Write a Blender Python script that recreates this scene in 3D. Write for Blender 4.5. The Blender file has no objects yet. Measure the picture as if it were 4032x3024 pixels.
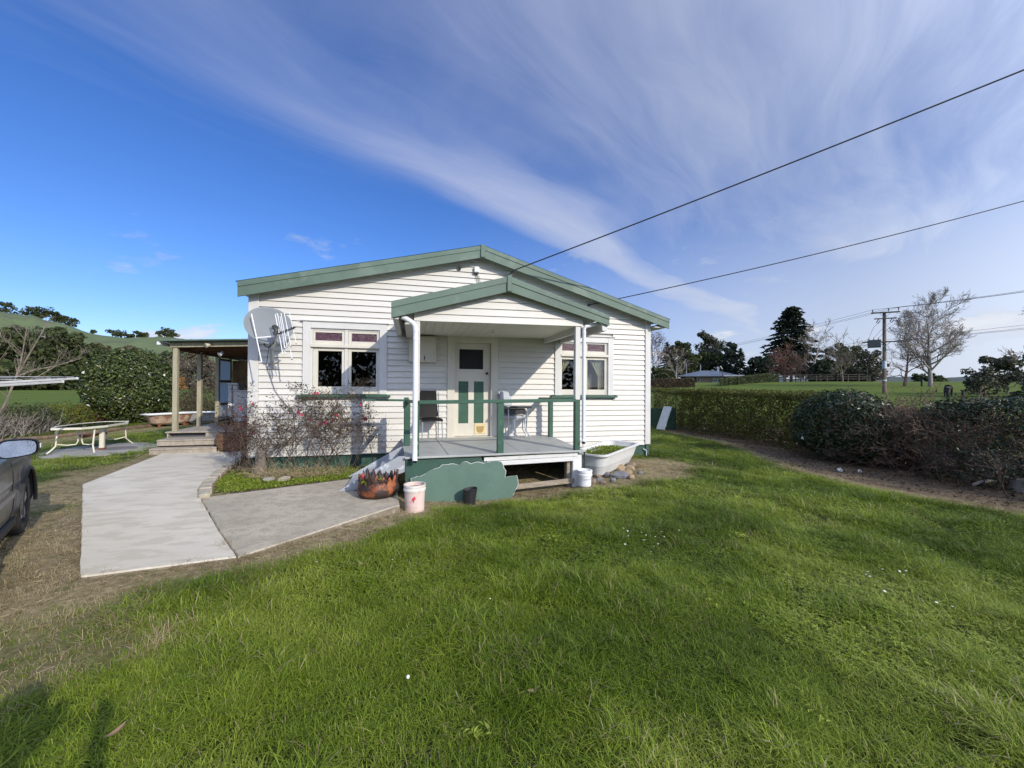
import bpy, math, random
import numpy as np
from mathutils import Vector, Matrix

# ------------------------------------------------------------------ camera, world, sun, exposure
scene = bpy.context.scene
R = math.radians
CAM = (0.0, -8.414, 1.62)
cam_d = bpy.data.cameras.new('camera'); cam = bpy.data.objects.new('camera', cam_d)
scene.collection.objects.link(cam); scene.camera = cam
cam_d.sensor_width = 36.0; cam_d.lens = 1560.0/4032.0*36.0; cam_d.clip_start = 0.05; cam_d.clip_end = 6000
yaw, pitch, roll = 0.24661864, 0.00698039, 0.00637956
f_ = Vector((math.sin(yaw)*math.cos(pitch), math.cos(yaw)*math.cos(pitch), math.sin(pitch)))
r_ = Vector((math.cos(yaw), -math.sin(yaw), 0)); u_ = r_.cross(f_)
X_ = math.cos(roll)*r_ + math.sin(roll)*u_; Y_ = -math.sin(roll)*r_ + math.cos(roll)*u_
cam.matrix_world = Matrix(((X_.x, Y_.x, -f_.x, CAM[0]), (X_.y, Y_.y, -f_.y, CAM[1]), (X_.z, Y_.z, -f_.z, CAM[2]), (0, 0, 0, 1)))

SUN_TO = Vector((-0.566, 1.0, -0.575)).normalized()          # direction in which the light travels
SUN_EL = math.asin(-SUN_TO.z); SUN_AZ = math.atan2(-SUN_TO.x, -SUN_TO.y)   # azimuth of the sun, clockwise from +Y
EXPOSURE = 0.30

world = bpy.data.worlds.new('World'); scene.world = world; world.use_nodes = True
def build_world():
    nt = world.node_tree; N = nt.nodes; L = nt.links; N.clear()
    def n(t, **k):
        o = N.new(t)
        for a, b in k.items(): setattr(o, a, b)
        return o
    def math_(op, a, b=None, c=None, clamp=False):
        m = n('ShaderNodeMath', operation=op, use_clamp=clamp)
        for i, v in enumerate((a, b, c)):
            if v is None: continue
            if isinstance(v, (int, float)): m.inputs[i].default_value = v
            else: L.new(v, m.inputs[i])
        return m.outputs[0]
    def smooth(v, a, b):
        m = n('ShaderNodeMapRange', interpolation_type='SMOOTHSTEP')
        L.new(v, m.inputs[0]); m.inputs[1].default_value = a; m.inputs[2].default_value = b
        return m.outputs[0]
    def noise(vec, scale, detail=6, rough=.55, dist=0):
        t = n('ShaderNodeTexNoise'); L.new(vec, t.inputs['Vector'])
        t.inputs['Scale'].default_value = scale; t.inputs['Detail'].default_value = detail
        t.inputs['Roughness'].default_value = rough; t.inputs['Distortion'].default_value = dist
        return t.outputs['Fac']
    def comb(x, y, z=0):
        c = n('ShaderNodeCombineXYZ')
        for i, v in enumerate((x, y, z)):
            if isinstance(v, (int, float)): c.inputs[i].default_value = v
            else: L.new(v, c.inputs[i])
        return c.outputs[0]
    tc = n('ShaderNodeTexCoord'); sep = n('ShaderNodeSeparateXYZ'); L.new(tc.outputs['Generated'], sep.inputs[0])
    x, y, z = sep.outputs
    sky = n('ShaderNodeTexSky', sky_type='NISHITA'); sky.sun_disc = False
    sky.sun_elevation = SUN_EL; sky.sun_rotation = SUN_AZ
    sky.altitude = 60; sky.air_density = 1.0; sky.dust_density = 0.25; sky.ozone_density = 3.5
    hs = n('ShaderNodeHueSaturation'); L.new(sky.outputs[0], hs.inputs['Color'])
    hs.inputs['Saturation'].default_value = 1.18; hs.inputs['Value'].default_value = 1.0
    tint = n('ShaderNodeMix', data_type='RGBA', blend_type='MULTIPLY'); tint.inputs['Factor'].default_value = 1
    L.new(hs.outputs[0], tint.inputs[6]); tint.inputs[7].default_value = (0.84, 0.88, 1.20, 1)
    # high cirrus, streaked along one wind direction on a plane far above
    zz = math_('MAXIMUM', z, 0.04)
    px = math_('DIVIDE', x, zz); py = math_('DIVIDE', y, zz)
    al = math_('ADD', math_('MULTIPLY', px, .826), math_('MULTIPLY', py, .563))
    pe = math_('ADD', math_('MULTIPLY', px, -.563), math_('MULTIPLY', py, .826))
    big = noise(comb(math_('MULTIPLY', al, .35), math_('MULTIPLY', pe, .8), 3.7), 1.0, 3, .5)
    pe2 = math_('ADD', pe, math_('MULTIPLY', math_('SUBTRACT', big, .5), 1.5))
    al2 = math_('ADD', al, math_('MULTIPLY', pe2, .35))
    fib = noise(comb(math_('MULTIPLY', al2, .55), math_('MULTIPLY', pe2, 2.3), 1.3), 1.0, 7, .58, .5)
    fine = noise(comb(math_('MULTIPLY', al2, 1.1), math_('MULTIPLY', pe2, 5.0), 8.3), 1.0, 8, .62, .4)
    cover = math_('SUBTRACT', 1.0, smooth(pe2, .1, 2.35))
    band = math_('MULTIPLY', smooth(pe2, 1.05, 1.42), math_('SUBTRACT', 1.0, smooth(pe2, 1.46, 1.95)))
    band = math_('MULTIPLY', band, smooth(al, -.1, 1.5))
    d = math_('ADD', math_('MULTIPLY', fib, .40), math_('MULTIPLY', fine, .26))
    veil = math_('MULTIPLY', cover, .56); veil = math_('MULTIPLY', veil, math_('ADD', -.05, math_('MULTIPLY', big, 1.75)))
    d = math_('ADD', math_('ADD', d, veil), math_('MULTIPLY', band, .44))
    cir = math_('MULTIPLY', smooth(d, .36, 1.14), .90)
    # low milky air on the sunny right half near the horizon
    rt = smooth(math_('ADD', math_('MULTIPLY', x, .85), math_('MULTIPLY', y, .1)), .05, .95)
    low = math_('SUBTRACT', 1.0, smooth(z, .0, .60))
    cir = math_('MAXIMUM', cir, math_('MULTIPLY', math_('MULTIPLY', rt, low), 1.0))
    # small heaped clouds close to the horizon
    az = math_('ARCTAN2', x, y)
    cn = noise(comb(math_('MULTIPLY', az, 5.2), math_('MULTIPLY', z, 15.0), 5.9), 1.0, 8, .58)
    cb = math_('MULTIPLY', smooth(z, -.02, .05), math_('SUBTRACT', 1.0, smooth(z, .115, .185)))
    cu = smooth(math_('ADD', cn, math_('MULTIPLY', math_('SUBTRACT', cb, .5), .40)), .70, .80)
    # a few torn puffs higher up
    pn = noise(comb(math_('MULTIPLY', az, 6.0), math_('MULTIPLY', z, 17.0), 21.4), 1.0, 7, .65)
    puff = math_('MULTIPLY', smooth(pn, .60, .74), math_('MULTIPLY', smooth(z, .15, .2), math_('SUBTRACT', 1.0, smooth(z, .3, .36))))
    puff = math_('MULTIPLY', puff, .55)
    bg1 = n('ShaderNodeBackground'); L.new(tint.outputs[2], bg1.inputs[0]); bg1.inputs[1].default_value = 0.112
    ccol = n('ShaderNodeMix', data_type='RGBA'); L.new(rt, ccol.inputs[0])
    ccol.inputs[6].default_value = (.44, .50, .71, 1); ccol.inputs[7].default_value = (.62, .675, .78, 1)
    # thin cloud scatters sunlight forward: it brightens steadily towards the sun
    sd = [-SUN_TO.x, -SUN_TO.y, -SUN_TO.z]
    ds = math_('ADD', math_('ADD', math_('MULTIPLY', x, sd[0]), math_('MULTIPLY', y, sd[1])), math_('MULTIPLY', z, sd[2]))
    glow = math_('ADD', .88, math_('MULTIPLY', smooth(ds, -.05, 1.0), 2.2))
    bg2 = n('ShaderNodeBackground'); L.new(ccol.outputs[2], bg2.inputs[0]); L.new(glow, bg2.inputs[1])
    bg3 = n('ShaderNodeBackground'); bg3.inputs[1].default_value = 1.0
    shade = n('ShaderNodeMix', data_type='RGBA'); L.new(smooth(cn, .42, .66), shade.inputs[0])
    shade.inputs[6].default_value = (.38, .45, .60, 1); shade.inputs[7].default_value = (.66, .69, .75, 1)
    L.new(shade.outputs[2], bg3.inputs[0])
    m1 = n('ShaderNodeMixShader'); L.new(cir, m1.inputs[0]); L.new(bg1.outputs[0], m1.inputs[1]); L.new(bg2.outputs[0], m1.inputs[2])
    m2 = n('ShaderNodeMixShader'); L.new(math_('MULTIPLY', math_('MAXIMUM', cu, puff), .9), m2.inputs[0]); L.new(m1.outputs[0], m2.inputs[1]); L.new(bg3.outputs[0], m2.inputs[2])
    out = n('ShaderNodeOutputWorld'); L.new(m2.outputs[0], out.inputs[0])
build_world()

sun_d = bpy.data.lights.new('sun', 'SUN'); sun = bpy.data.objects.new('sun', sun_d); scene.collection.objects.link(sun)
sun_d.energy = 3.2; sun_d.angle = R(0.53); sun_d.color = (1.0, .93, .81)
sun.rotation_euler = SUN_TO.to_track_quat('-Z', 'Y').to_euler(); sun.location = (20, -30, 40)
scene.view_settings.view_transform = 'Standard'; scene.view_settings.look = 'None'
scene.view_settings.exposure = EXPOSURE; scene.view_settings.gamma = 1; scene.view_settings.use_curve_mapping = False
scene.cycles.max_bounces = 8; scene.cycles.transparent_max_bounces = 12
scene.cycles.use_denoising = True

# ------------------------------------------------------------------ helpers: shapes
rng = np.random.default_rng(7)
random.seed(5)
def A(v): return np.asarray(v, dtype=np.float64)
class MB:
    """Collects shapes; build() links them as ONE mesh object."""
    def __init__(s): s.V = []; s.F = []; s.M = []; s.A = []; s.S = []; s.n = 0
    def add(s, V, F, mat=0, v=.5, smooth=False):
        V = A(V).reshape(-1, 3); F = [A(f).astype(np.int64) for f in F] if isinstance(F, list) else [A(F).astype(np.int64)]
        s.V.append(V)
        a = np.full(len(V), v) if np.isscalar(v) else A(v); s.A.append(a)
        groups = {}
        for f in F:
            if f.ndim == 1: groups.setdefault(len(f), []).append(f[None])
            else: groups.setdefault(f.shape[1], []).append(f)
        for k, fs in groups.items():
            f = np.concatenate(fs) + s.n
            s.F.append(f); s.M.append(np.full(len(f), mat, np.int32)); s.S.append(np.full(len(f), smooth, bool))
        s.n += len(V); return s
    def mesh(s, name, mats, off=(0, 0, 0)):
        me = bpy.data.meshes.new(name)
        V = np.concatenate(s.V) - A(off)
        me.vertices.add(len(V)); me.vertices.foreach_set('co', V.astype(np.float32).ravel())
        li = np.concatenate([f.ravel() for f in s.F]); tot = np.concatenate([np.full(len(f), f.shape[1]) for f in s.F])
        me.loops.add(len(li)); me.loops.foreach_set('vertex_index', li.astype(np.int32))
        st = np.concatenate([[0], np.cumsum(tot)[:-1]])
        me.polygons.add(len(tot)); me.polygons.foreach_set('loop_start', st.astype(np.int32))
        me.polygons.foreach_set('loop_total', tot.astype(np.int32))
        me.polygons.foreach_set('material_index', np.concatenate(s.M)); me.polygons.foreach_set('use_smooth', np.concatenate(s.S))
        at = me.attributes.new('v', 'FLOAT', 'POINT'); at.data.foreach_set('value', np.concatenate(s.A).astype(np.float32))
        for m in (mats if isinstance(mats, (list, tuple)) else [mats]): me.materials.append(m)
        me.update(calc_edges=True); me.validate(); return me
def box(x0, x1, y0, y1, z0, z1, c=0.0):
    c = min(c, .45*abs(x1-x0), .45*abs(y1-y0), .45*abs(z1-z0))
    if c <= 0:
        V = [(x, y, z) for z in (z0, z1) for y in (y0, y1) for x in (x0, x1)]
        return A(V), A([(0, 2, 3, 1), (4, 5, 7, 6), (0, 1, 5, 4), (2, 6, 7, 3), (0, 4, 6, 2), (1, 3, 7, 5)])
    V = []; X = (x0, x1); Y = (y0, y1); Z = (z0, z1)
    idx = {}
    for i in (0, 1):
        for j in (0, 1):
            for k in (0, 1):
                p = [X[i], Y[j], Z[k]]; sg = [1 - 2*i, 1 - 2*j, 1 - 2*k]
                for a in range(3):
                    q = [p[b] + (0 if b == a else sg[b]*c) for b in range(3)]
                    idx[(i, j, k, a)] = len(V); V.append(q)
    F = []
    for a in range(3):
        b, d = (a+1) % 3, (a+2) % 3
        for s in (0, 1):
            def key(u, w):
                t = [0, 0, 0]; t[a] = s; t[b] = u; t[d] = w; return idx[(*t, a)]
            q = [key(0, 0), key(1, 0), key(1, 1), key(0, 1)]; F.append(q if s else q[::-1])
            # edges along axis a are handled below
        for u in (0, 1):
            for w in (0, 1):
                def k2(s, ax):
                    t = [0, 0, 0]; t[a] = s; t[b] = u; t[d] = w; return idx[(*t, ax)]
                q = [k2(0, b), k2(1, b), k2(1, d), k2(0, d)]; F.append(q if (u == w) else q[::-1])
    for i in (0, 1):
        for j in (0, 1):
            for k in (0, 1):
                t = [idx[(i, j, k, a)] for a in range(3)]
                F.append(t if (i+j+k) % 2 else t[::-1])
    return A(V), [A(q) for q in F]
def rotz(V, a, o=(0, 0, 0)):
    V = A(V) - A(o); c, s = math.cos(a), math.sin(a)
    return np.stack([V[:, 0]*c - V[:, 1]*s, V[:, 0]*s + V[:, 1]*c, V[:, 2]], 1) + A(o)
def frame(d):
    d = A(d); d = d/np.linalg.norm(d); h = A((0, 0, 1)) if abs(d[2]) < .95 else A((1, 0, 0))
    a = np.cross(d, h); a /= np.linalg.norm(a); b = np.cross(a, d); return d, a, b
def beam(p, q, w, h, c=.004, up=None):
    """A straight timber from p to q, w wide (sideways) and h deep."""
    p, q = A(p), A(q); d, a, b = frame(q - p)
    V, F = box(0, np.linalg.norm(q-p), -w/2, w/2, -h/2, h/2, c)
    return p + V[:, :1]*d + V[:, 1:2]*(-a) + V[:, 2:]*b, F
def tube(P, r, n=8, caps=True):
    P = A(P); m = len(P); r = np.full(m, r) if np.isscalar(r) else A(r)
    T = np.gradient(P, axis=0); T /= np.linalg.norm(T, axis=1)[:, None] + 1e-12
    _, a, _ = frame(T[0]); V = []
    for i in range(m):
        a = a - T[i]*np.dot(a, T[i]); a /= np.linalg.norm(a); b = np.cross(T[i], a)
        t = np.arange(n)*2*math.pi/n
        V.append(P[i] + r[i]*(np.cos(t)[:, None]*a + np.sin(t)[:, None]*b))
    V = np.concatenate(V); i = np.arange(n); j = (i+1) % n
    F = [np.stack([k*n+i, k*n+j, (k+1)*n+j, (k+1)*n+i], 1) for k in range(m-1)]
    if caps: F += [np.arange(n)[::-1][None], (np.arange(n) + (m-1)*n)[None]]
    return V, F
def lathe(prof, n=24, o=(0, 0, 0), caps=(True, True)):
    prof = A(prof); t = np.arange(n)*2*math.pi/n; V = []
    for r_, z_ in prof: V.append(np.stack([r_*np.cos(t), r_*np.sin(t), np.full(n, z_)], 1))
    V = np.concatenate(V) + A(o); i = np.arange(n); j = (i+1) % n; m = len(prof)
    F = [np.stack([k*n+i, k*n+j, (k+1)*n+j, (k+1)*n+i], 1) for k in range(m-1)]
    if caps[0]: F.append(np.arange(n)[::-1][None])
    if caps[1]: F.append((np.arange(n) + (m-1)*n)[None])
    return V, F
def prism(poly, axis, a, b):
    """Extrude a 2D polygon (counter-clockwise) along an axis from a to b. axis 1: poly is (x, z); axis 2: (x, y); axis 0: (y, z)."""
    poly = A(poly); n = len(poly)
    def put(w):
        if axis == 1: return np.stack([poly[:, 0], np.full(n, w), poly[:, 1]], 1)
        if axis == 2: return np.stack([poly[:, 0], poly[:, 1], np.full(n, w)], 1)
        return np.stack([np.full(n, w), poly[:, 0], poly[:, 1]], 1)
    V = np.concatenate([put(a), put(b)]); i = np.arange(n); j = (i+1) % n
    s = np.stack([i, j, n+j, n+i], 1)
    F = [np.arange(n)[None][:, ::-1], (np.arange(n)+n)[None], s]
    if axis == 1: F = [f[:, ::-1] for f in F]
    return V, F
def segs(P0, P1, R0, R1, n=4):
    """Many tapered sticks at once."""
    P0, P1, R0, R1 = A(P0), A(P1), A(R0), A(R1); D = P1 - P0; D /= np.linalg.norm(D, axis=1)[:, None] + 1e-9
    H = np.where(np.abs(D[:, 2:]) < .9, A([[0, 0, 1.]]), A([[1., 0, 0]])); a = np.cross(D, H); a /= np.linalg.norm(a, axis=1)[:, None] + 1e-9; b = np.cross(D, a)
    t = np.arange(n)*2*math.pi/n
    ring = np.cos(t)[None, :, None]*a[:, None] + np.sin(t)[None, :, None]*b[:, None]
    V = np.concatenate([P0[:, None] + ring*R0[:, None, None], P1[:, None] + ring*R1[:, None, None]], 1)
    m = len(P0); i = np.arange(n); j = (i+1) % n
    F = ((np.arange(m)*2*n)[:, None, None] + np.stack([i, j, n+j, n+i], 1)[None]).reshape(-1, 4)
    return V.reshape(-1, 3), F
def leaves(P, size, nrm=None, bias=1.0, aspect=.5, fold=.25, rs=None, up=0.0):
    """Leaf-sized folded faces at points P; nrm biases how they face."""
    rs = rs or rng; P = A(P); n = len(P); size = np.full(n, size) if np.isscalar(size) else A(size)
    N = rs.normal(size=(n, 3))
    if nrm is not None: N = N*.55 + A(nrm)*bias
    N[:, 2] += up; N /= np.linalg.norm(N, axis=1)[:, None] + 1e-9
    T = rs.normal(size=(n, 3)); T -= N*(T*N).sum(1)[:, None]; T /= np.linalg.norm(T, axis=1)[:, None] + 1e-9
    B = np.cross(N, T); s = size[:, None]
    V = np.stack([P - T*s*.5, P + B*s*aspect*.5 + N*s*fold*.4 - T*s*.05, P + T*s*.5, P - B*s*aspect*.5 + N*s*fold*.4 - T*s*.05], 1)
    b = (np.arange(n)*4)[:, None]
    F = np.concatenate([b + A([[0, 2, 1]]).astype(int), b + A([[0, 3, 2]]).astype(int)], 0)
    return V.reshape(-1, 3), F
def smoothstep(a, b, x):
    t = np.clip((A(x) - a)/(b - a), 0, 1); return t*t*(3 - 2*t)
def vnoise(x, y, s=1.0, seed=0, octv=4):
    """Smooth value noise, 0..1."""
    x = A(x)/s; y = A(y)/s; out = 0; amp = 1; tot = 0
    for o in range(octv):
        xi = np.floor(x).astype(np.int64); yi = np.floor(y).astype(np.int64); xf = x - xi; yf = y - yi
        def h(i, j):
            k = (i*374761393 + j*668265263 + (seed + o*17)*974634777) & 0x7fffffff
            k = ((k ^ (k >> 13))*1274126177) & 0x7fffffff; return ((k ^ (k >> 16)) & 0xffff)/65535.
        u = xf*xf*(3-2*xf); w = yf*yf*(3-2*yf)
        out = out + amp*((h(xi, yi)*(1-u) + h(xi+1, yi)*u)*(1-w) + (h(xi, yi+1)*(1-u) + h(xi+1, yi+1)*u)*w)
        tot += amp; amp *= .5; x = x*2.03; y = y*2.03
    return out/tot

# ------------------------------------------------------------------ helpers: objects
COL = scene.collection
def empty(name, label, cat, loc=(0, 0, 0), group=None, kind=None):
    o = bpy.data.objects.new(name, None); COL.objects.link(o); o.location = loc; o.empty_display_size = .2
    tag(o, label, cat, group, kind); return o
def tag(o, label=None, cat=None, group=None, kind=None):
    if label: o['label'] = label
    if cat: o['category'] = cat
    if group: o['group'] = group
    if kind: o['kind'] = kind
    return o
def origin(o):
    p = A((0, 0, 0))
    while o is not None: p = p + A(o.location); o = o.parent
    return p
def obj(name, mb, mats, parent=None, loc=None, label=None):
    """Link a shape given in world coordinates; as a part when a parent is given."""
    if isinstance(mb, tuple): mb = MB().add(*mb)
    off = origin(parent) if parent is not None else (A(loc) if loc is not None else A((0, 0, 0)))
    o = bpy.data.objects.new(name, mb.mesh(name, mats, off)); COL.objects.link(o)
    if parent is not None: o.parent = parent
    elif loc is not None: o.location = loc
    if label: o['label'] = label
    return o
def copy_tree(o, parent=None):
    c = o.copy(); COL.objects.link(c)
    if parent is not None: c.parent = parent
    for ch in list(o.children): copy_tree(ch, c)
    return c

# ------------------------------------------------------------------ materials
def M(name, col, rough=.6, var=.12, scale=3.0, bump=0.0, bscale=60.0, metallic=0.0, spec=.5, stain=None, stretch=(1, 1, 1),
      speck=None, attr=None, coat=0.0, obj_coords=False):
    """Procedural paint/wood/metal: base colour, soft noise, optional stain (colour, amount, scale, threshold), fine relief."""
    m = bpy.data.materials.new(name); m.use_nodes = True; nt = m.node_tree; N = nt.nodes; L = nt.links
    b = N['Principled BSDF']; b.inputs['Roughness'].default_value = rough; b.inputs['Metallic'].default_value = metallic
    b.inputs['Specular IOR Level'].default_value = spec
    if coat: b.inputs['Coat Weight'].default_value = coat; b.inputs['Coat Roughness'].default_value = .08
    if obj_coords:
        tc = N.new('ShaderNodeTexCoord'); src = tc.outputs['Object']
    else:
        g = N.new('ShaderNodeNewGeometry'); src = g.outputs['Position']
    mp = N.new('ShaderNodeMapping'); mp.inputs['Scale'].default_value = stretch; L.new(src, mp.inputs['Vector'])
    def noise(s, d=5, r=.6):
        t = N.new('ShaderNodeTexNoise'); L.new(mp.outputs[0], t.inputs['Vector']); t.inputs['Scale'].default_value = s
        t.inputs['Detail'].default_value = d; t.inputs['Roughness'].default_value = r; return t.outputs['Fac']
    def mixc(fac, a, c):
        x = N.new('ShaderNodeMix'); x.data_type = 'RGBA'
        for i, v in ((0, fac), (6, a), (7, c)):
            if isinstance(v, (tuple, float, int)): x.inputs[i].default_value = v if not isinstance(v, tuple) else (*v[:3], 1)
            else: L.new(v, x.inputs[i])
        return x.outputs[2]
    def ramp(fac, a, bb):
        r = N.new('ShaderNodeMapRange'); r.interpolation_type = 'SMOOTHSTEP'; L.new(fac, r.inputs[0]); r.inputs[1].default_value = a; r.inputs[2].default_value = bb; return r.outputs[0]
    n1 = noise(scale); n2 = noise(scale*7.3, 4)
    d = tuple(c*(1 - var) for c in col); l = tuple(min(.95, c*(1 + var*.8)) for c in col)
    c = mixc(ramp(n1, .3, .7), d, l)
    c2 = mixc(ramp(n2, .3, .7), tuple(1 - var*.5 for _ in range(3)), (1, 1, 1))
    mu = N.new('ShaderNodeMix'); mu.data_type = 'RGBA'; mu.blend_type = 'MULTIPLY'; mu.inputs[0].default_value = 1; L.new(c, mu.inputs[6]); L.new(c2, mu.inputs[7]); c = mu.outputs[2]
    if stain:
        sc, amt, ss, th = stain
        f = ramp(noise(ss, 7, .65), th, th + .1); k = N.new('ShaderNodeMath'); k.operation = 'MULTIPLY'; L.new(f, k.inputs[0]); k.inputs[1].default_value = amt
        c = mixc(k.outputs[0], c, sc)
    if speck:
        sc, amt, ss, th = speck
        f = ramp(noise(ss, 2, .5), th, th + .04); k = N.new('ShaderNodeMath'); k.operation = 'MULTIPLY'; L.new(f, k.inputs[0]); k.inputs[1].default_value = amt
        c = mixc(k.outputs[0], c, sc)
    if attr:   # per-piece tone stored in the attribute v
        at = N.new('ShaderNodeAttribute'); at.attribute_name = 'v'
        c = mixc(at.outputs['Fac'], c, attr)
    L.new(c, b.inputs['Base Color'])
    if bump:
        bp = N.new('ShaderNodeBump'); bp.inputs['Strength'].default_value = min(1, bump); bp.inputs['Distance'].default_value = .01
        L.new(noise(bscale, 6, .65), bp.inputs['Height']); L.new(bp.outputs[0], b.inputs['Normal'])
    rn = N.new('ShaderNodeMapRange'); L.new(n2, rn.inputs[0]); rn.inputs[3].default_value = max(0, rough - .08); rn.inputs[4].default_value = min(1, rough + .1); L.new(rn.outputs[0], b.inputs['Roughness'])
    return m
def LEAF(name, dark, mid, light, rough=.5, trans=.25, spec=.4, big=0.0):
    """Foliage: tone per leaf from the attribute v, a little light passing through."""
    m = bpy.data.materials.new(name); m.use_nodes = True; nt = m.node_tree; N = nt.nodes; L = nt.links
    b = N['Principled BSDF']; b.inputs['Roughness'].default_value = rough; b.inputs['Specular IOR Level'].default_value = spec
    at = N.new('ShaderNodeAttribute'); at.attribute_name = 'v'
    cr = N.new('ShaderNodeValToRGB'); e = cr.color_ramp.elements; e[0].color = (*dark, 1); e[1].color = (*light, 1); x = e.new(.5); x.color = (*mid, 1)
    L.new(at.outputs['Fac'], cr.inputs[0]); c = cr.outputs[0]
    L.new(c, b.inputs['Base Color'])
    if trans:
        t = N.new('ShaderNodeBsdfTranslucent'); mx = N.new('ShaderNodeMixShader'); mx.inputs[0].default_value = trans
        L.new(c, t.inputs[0]); L.new(b.outputs[0], mx.inputs[1]); L.new(t.outputs[0], mx.inputs[2]); L.new(mx.outputs[0], N['Material Output'].inputs[0])
    return m
white_board = M('white weatherboard paint', (.63, .606, .548), .5, .05, 1.5, .15, 90, stain=((.45, .42, .35), .45, 2.6, .585), stretch=(.5, 1, 3), attr=(.54, .52, .47))
white_trim = M('white trim paint', (.59, .58, .545), .45, .05, 2, .1, 80, stain=((.5, .48, .42), .25, 5, .62))
cream_trim = M('cream trim paint', (.60, .565, .475), .42, .05, 2, .08, 60, stain=((.5, .45, .35), .2, 6, .62))
green_fascia = M('weathered green roof paint', (.098, .150, .112), .6, .14, 1.2, .05, 40, stain=((.16, .21, .165), .55, 1.6, .52), speck=((.6, .62, .58), .6, 30, .79))
green_dark = M('dark green trim paint', (.035, .098, .062), .45, .14, 3, .12, 70, stain=((.08, .15, .11), .5, 6, .58))
green_base = M('green base board paint', (.030, .082, .058), .55, .15, 3, .12, 50, stain=((.06, .10, .075), .6, 4, .55))
green_sheet = M('faded green sheet paint', (.080, .146, .108), .6, .10, 2, .1, 40, stain=((.055, .125, .09), .6, 3, .55))
white_peel = M('peeling white paint', (.66, .655, .63), .6, .08, 4, .3, 40, stain=((.27, .23, .18), .75, 5, .58), stretch=(.5, 1, 3))
raw_wood = M('bare weathered timber', (.33, .275, .20), .75, .2, 3, .3, 50, stain=((.17, .14, .10), .7, 5, .52), stretch=(1, 1, 6))
deck_wood = M('bleached deck timber', (.36, .31, .24), .75, .2, 4, .3, 60, stain=((.20, .17, .13), .6, 6, .55), stretch=(2, 2, 1))
post_wood = M('treated pine post', (.36, .325, .22), .75, .15, 5, .25, 60, stain=((.24, .22, .14), .6, 4, .55), stretch=(4, 4, .6))
brown_wood = M('brown ply', (.36, .21, .08), .6, .2, 3, .1, 30, stain=((.15, .08, .03), .6, 4, .5), stretch=(2, 2, .6))
red_wood = M('stained brown framing', (.16, .07, .035), .6, .2, 4, .1, 40)
grey_paint = M('grey deck paint', (.37, .38, .355), .55, .08, 1.5, .15, 50, stain=((.27, .27, .25), .6, 2.2, .54), speck=((.55, .55, .52), .5, 60, .72))
grey_step = M('flaking grey step paint', (.34, .365, .385), .6, .12, 3, .25, 50, stain=((.60, .63, .66), .7, 7, .55))
pvc = M('white plastic pipe', (.70, .71, .73), .3, .04, 3, 0, stain=((.5, .5, .48), .25, 6, .62))
black_vinyl = M('black vinyl', (.010, .010, .011), .6, .2, 8, .1, 80, spec=.2)
chrome = M('dull chrome tube', (.55, .56, .58), .28, .1, 8, metallic=1.0)
galv = M('galvanised steel', (.46, .48, .50), .45, .12, 8, .05, 40, metallic=.7)
dish_grey = M('grey dish enamel', (.20, .215, .225), .8, .06, 2)
dark_metal = M('dark metal', (.03, .03, .032), .5, .2, 8)
black_plastic = M('black plastic', (.022, .022, .024), .5, .3, 5, .15, 30, stain=((.10, .09, .08), .6, 8, .56))
white_plastic = M('white bucket plastic', (.74, .74, .73), .35, .04, 3, 0, stain=((.6, .57, .5), .35, 8, .6))
pink_plastic = M('sun bleached bucket plastic', (.66, .52, .46), .5, .08, 4, .1, 30, stain=((.56, .34, .24), .75, 3.2, .50))
terracotta = M('rubbed orange paint on rubber', (.30, .085, .028), .6, .3, 5, .5, 22, stain=((.022, .014, .012), .97, 4.2, .425))
enamel = M('bath enamel', (.70, .69, .65), .3, .06, 2, 0, stain=((.42, .38, .30), .4, 5, .56))
bath_out = M('bath rusty outside', (.42, .30, .22), .7, .25, 4, .2, 30, stain=((.16, .07, .04), .8, 3, .48))
acrylic = M('grey acrylic bath', (.60, .60, .575), .32, .05, 2, 0, stain=((.36, .34, .29), .45, 5, .58))
rust_cream = M('cream tube with rust', (.66, .62, .50), .5, .08, 5, .1, 50, stain=((.26, .09, .035), .9, 5, .60))
rust = M('rust', (.22, .075, .03), .8, .3, 9, .3, 50)
concrete_new = M('pale new concrete', (.60, .548, .435), .85, .06, 1.2, .6, 60, stain=((.48, .43, .325), .75, 2.2, .48), stretch=(1, 2.4, 1), speck=((.42, .38, .31), .5, 26, .70))
concrete_old = M('weathered concrete', (.44, .385, .285), .9, .16, 1.5, .7, 70, stain=((.29, .255, .19), .55, 7, .48), speck=((.16, .15, .12), .7, 55, .62))
concrete_pad = M('grey concrete pad', (.33, .32, .29), .9, .1, 2, .4, 60, stain=((.24, .23, .2), .5, 4, .55))
soil = M('dark soil', (.085, .058, .036), .95, .35, 6, .8, 25)
bark = M('grey bark', (.20, .165, .13), .85, .3, 6, .4, 30, stretch=(3, 3, 1))
bark_pale = M('pale bark', (.34, .30, .25), .85, .25, 6, .3, 30, stretch=(3, 3, 1))
bark_red = M('reddish twigs', (.21, .115, .085), .8, .25, 4)
bramble = M('bramble canes', (.125, .085, .06), .85, .3, 5)
dirty_edge = M('muddy slab edge', (.20, .165, .12), .95, .2, 6, .5, 40, stain=((.33, .29, .22), .6, 8, .52))
bark_dark = M('dark twigs', (.095, .07, .055), .85, .3, 5)
twig_brown = M('rose canes', (.115, .075, .048), .75, .3, 8)
straw = M('dry stalks', (.40, .32, .19), .85, .25, 9)
curtain_m = M('cream curtain', (.62, .57, .47), .9, .08, 5, .1, 60)
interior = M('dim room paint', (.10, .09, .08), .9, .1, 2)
ceiling_m = M('cream ceiling paint', (.66, .63, .55), .5, .04, 1.5, .05, 60)
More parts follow.
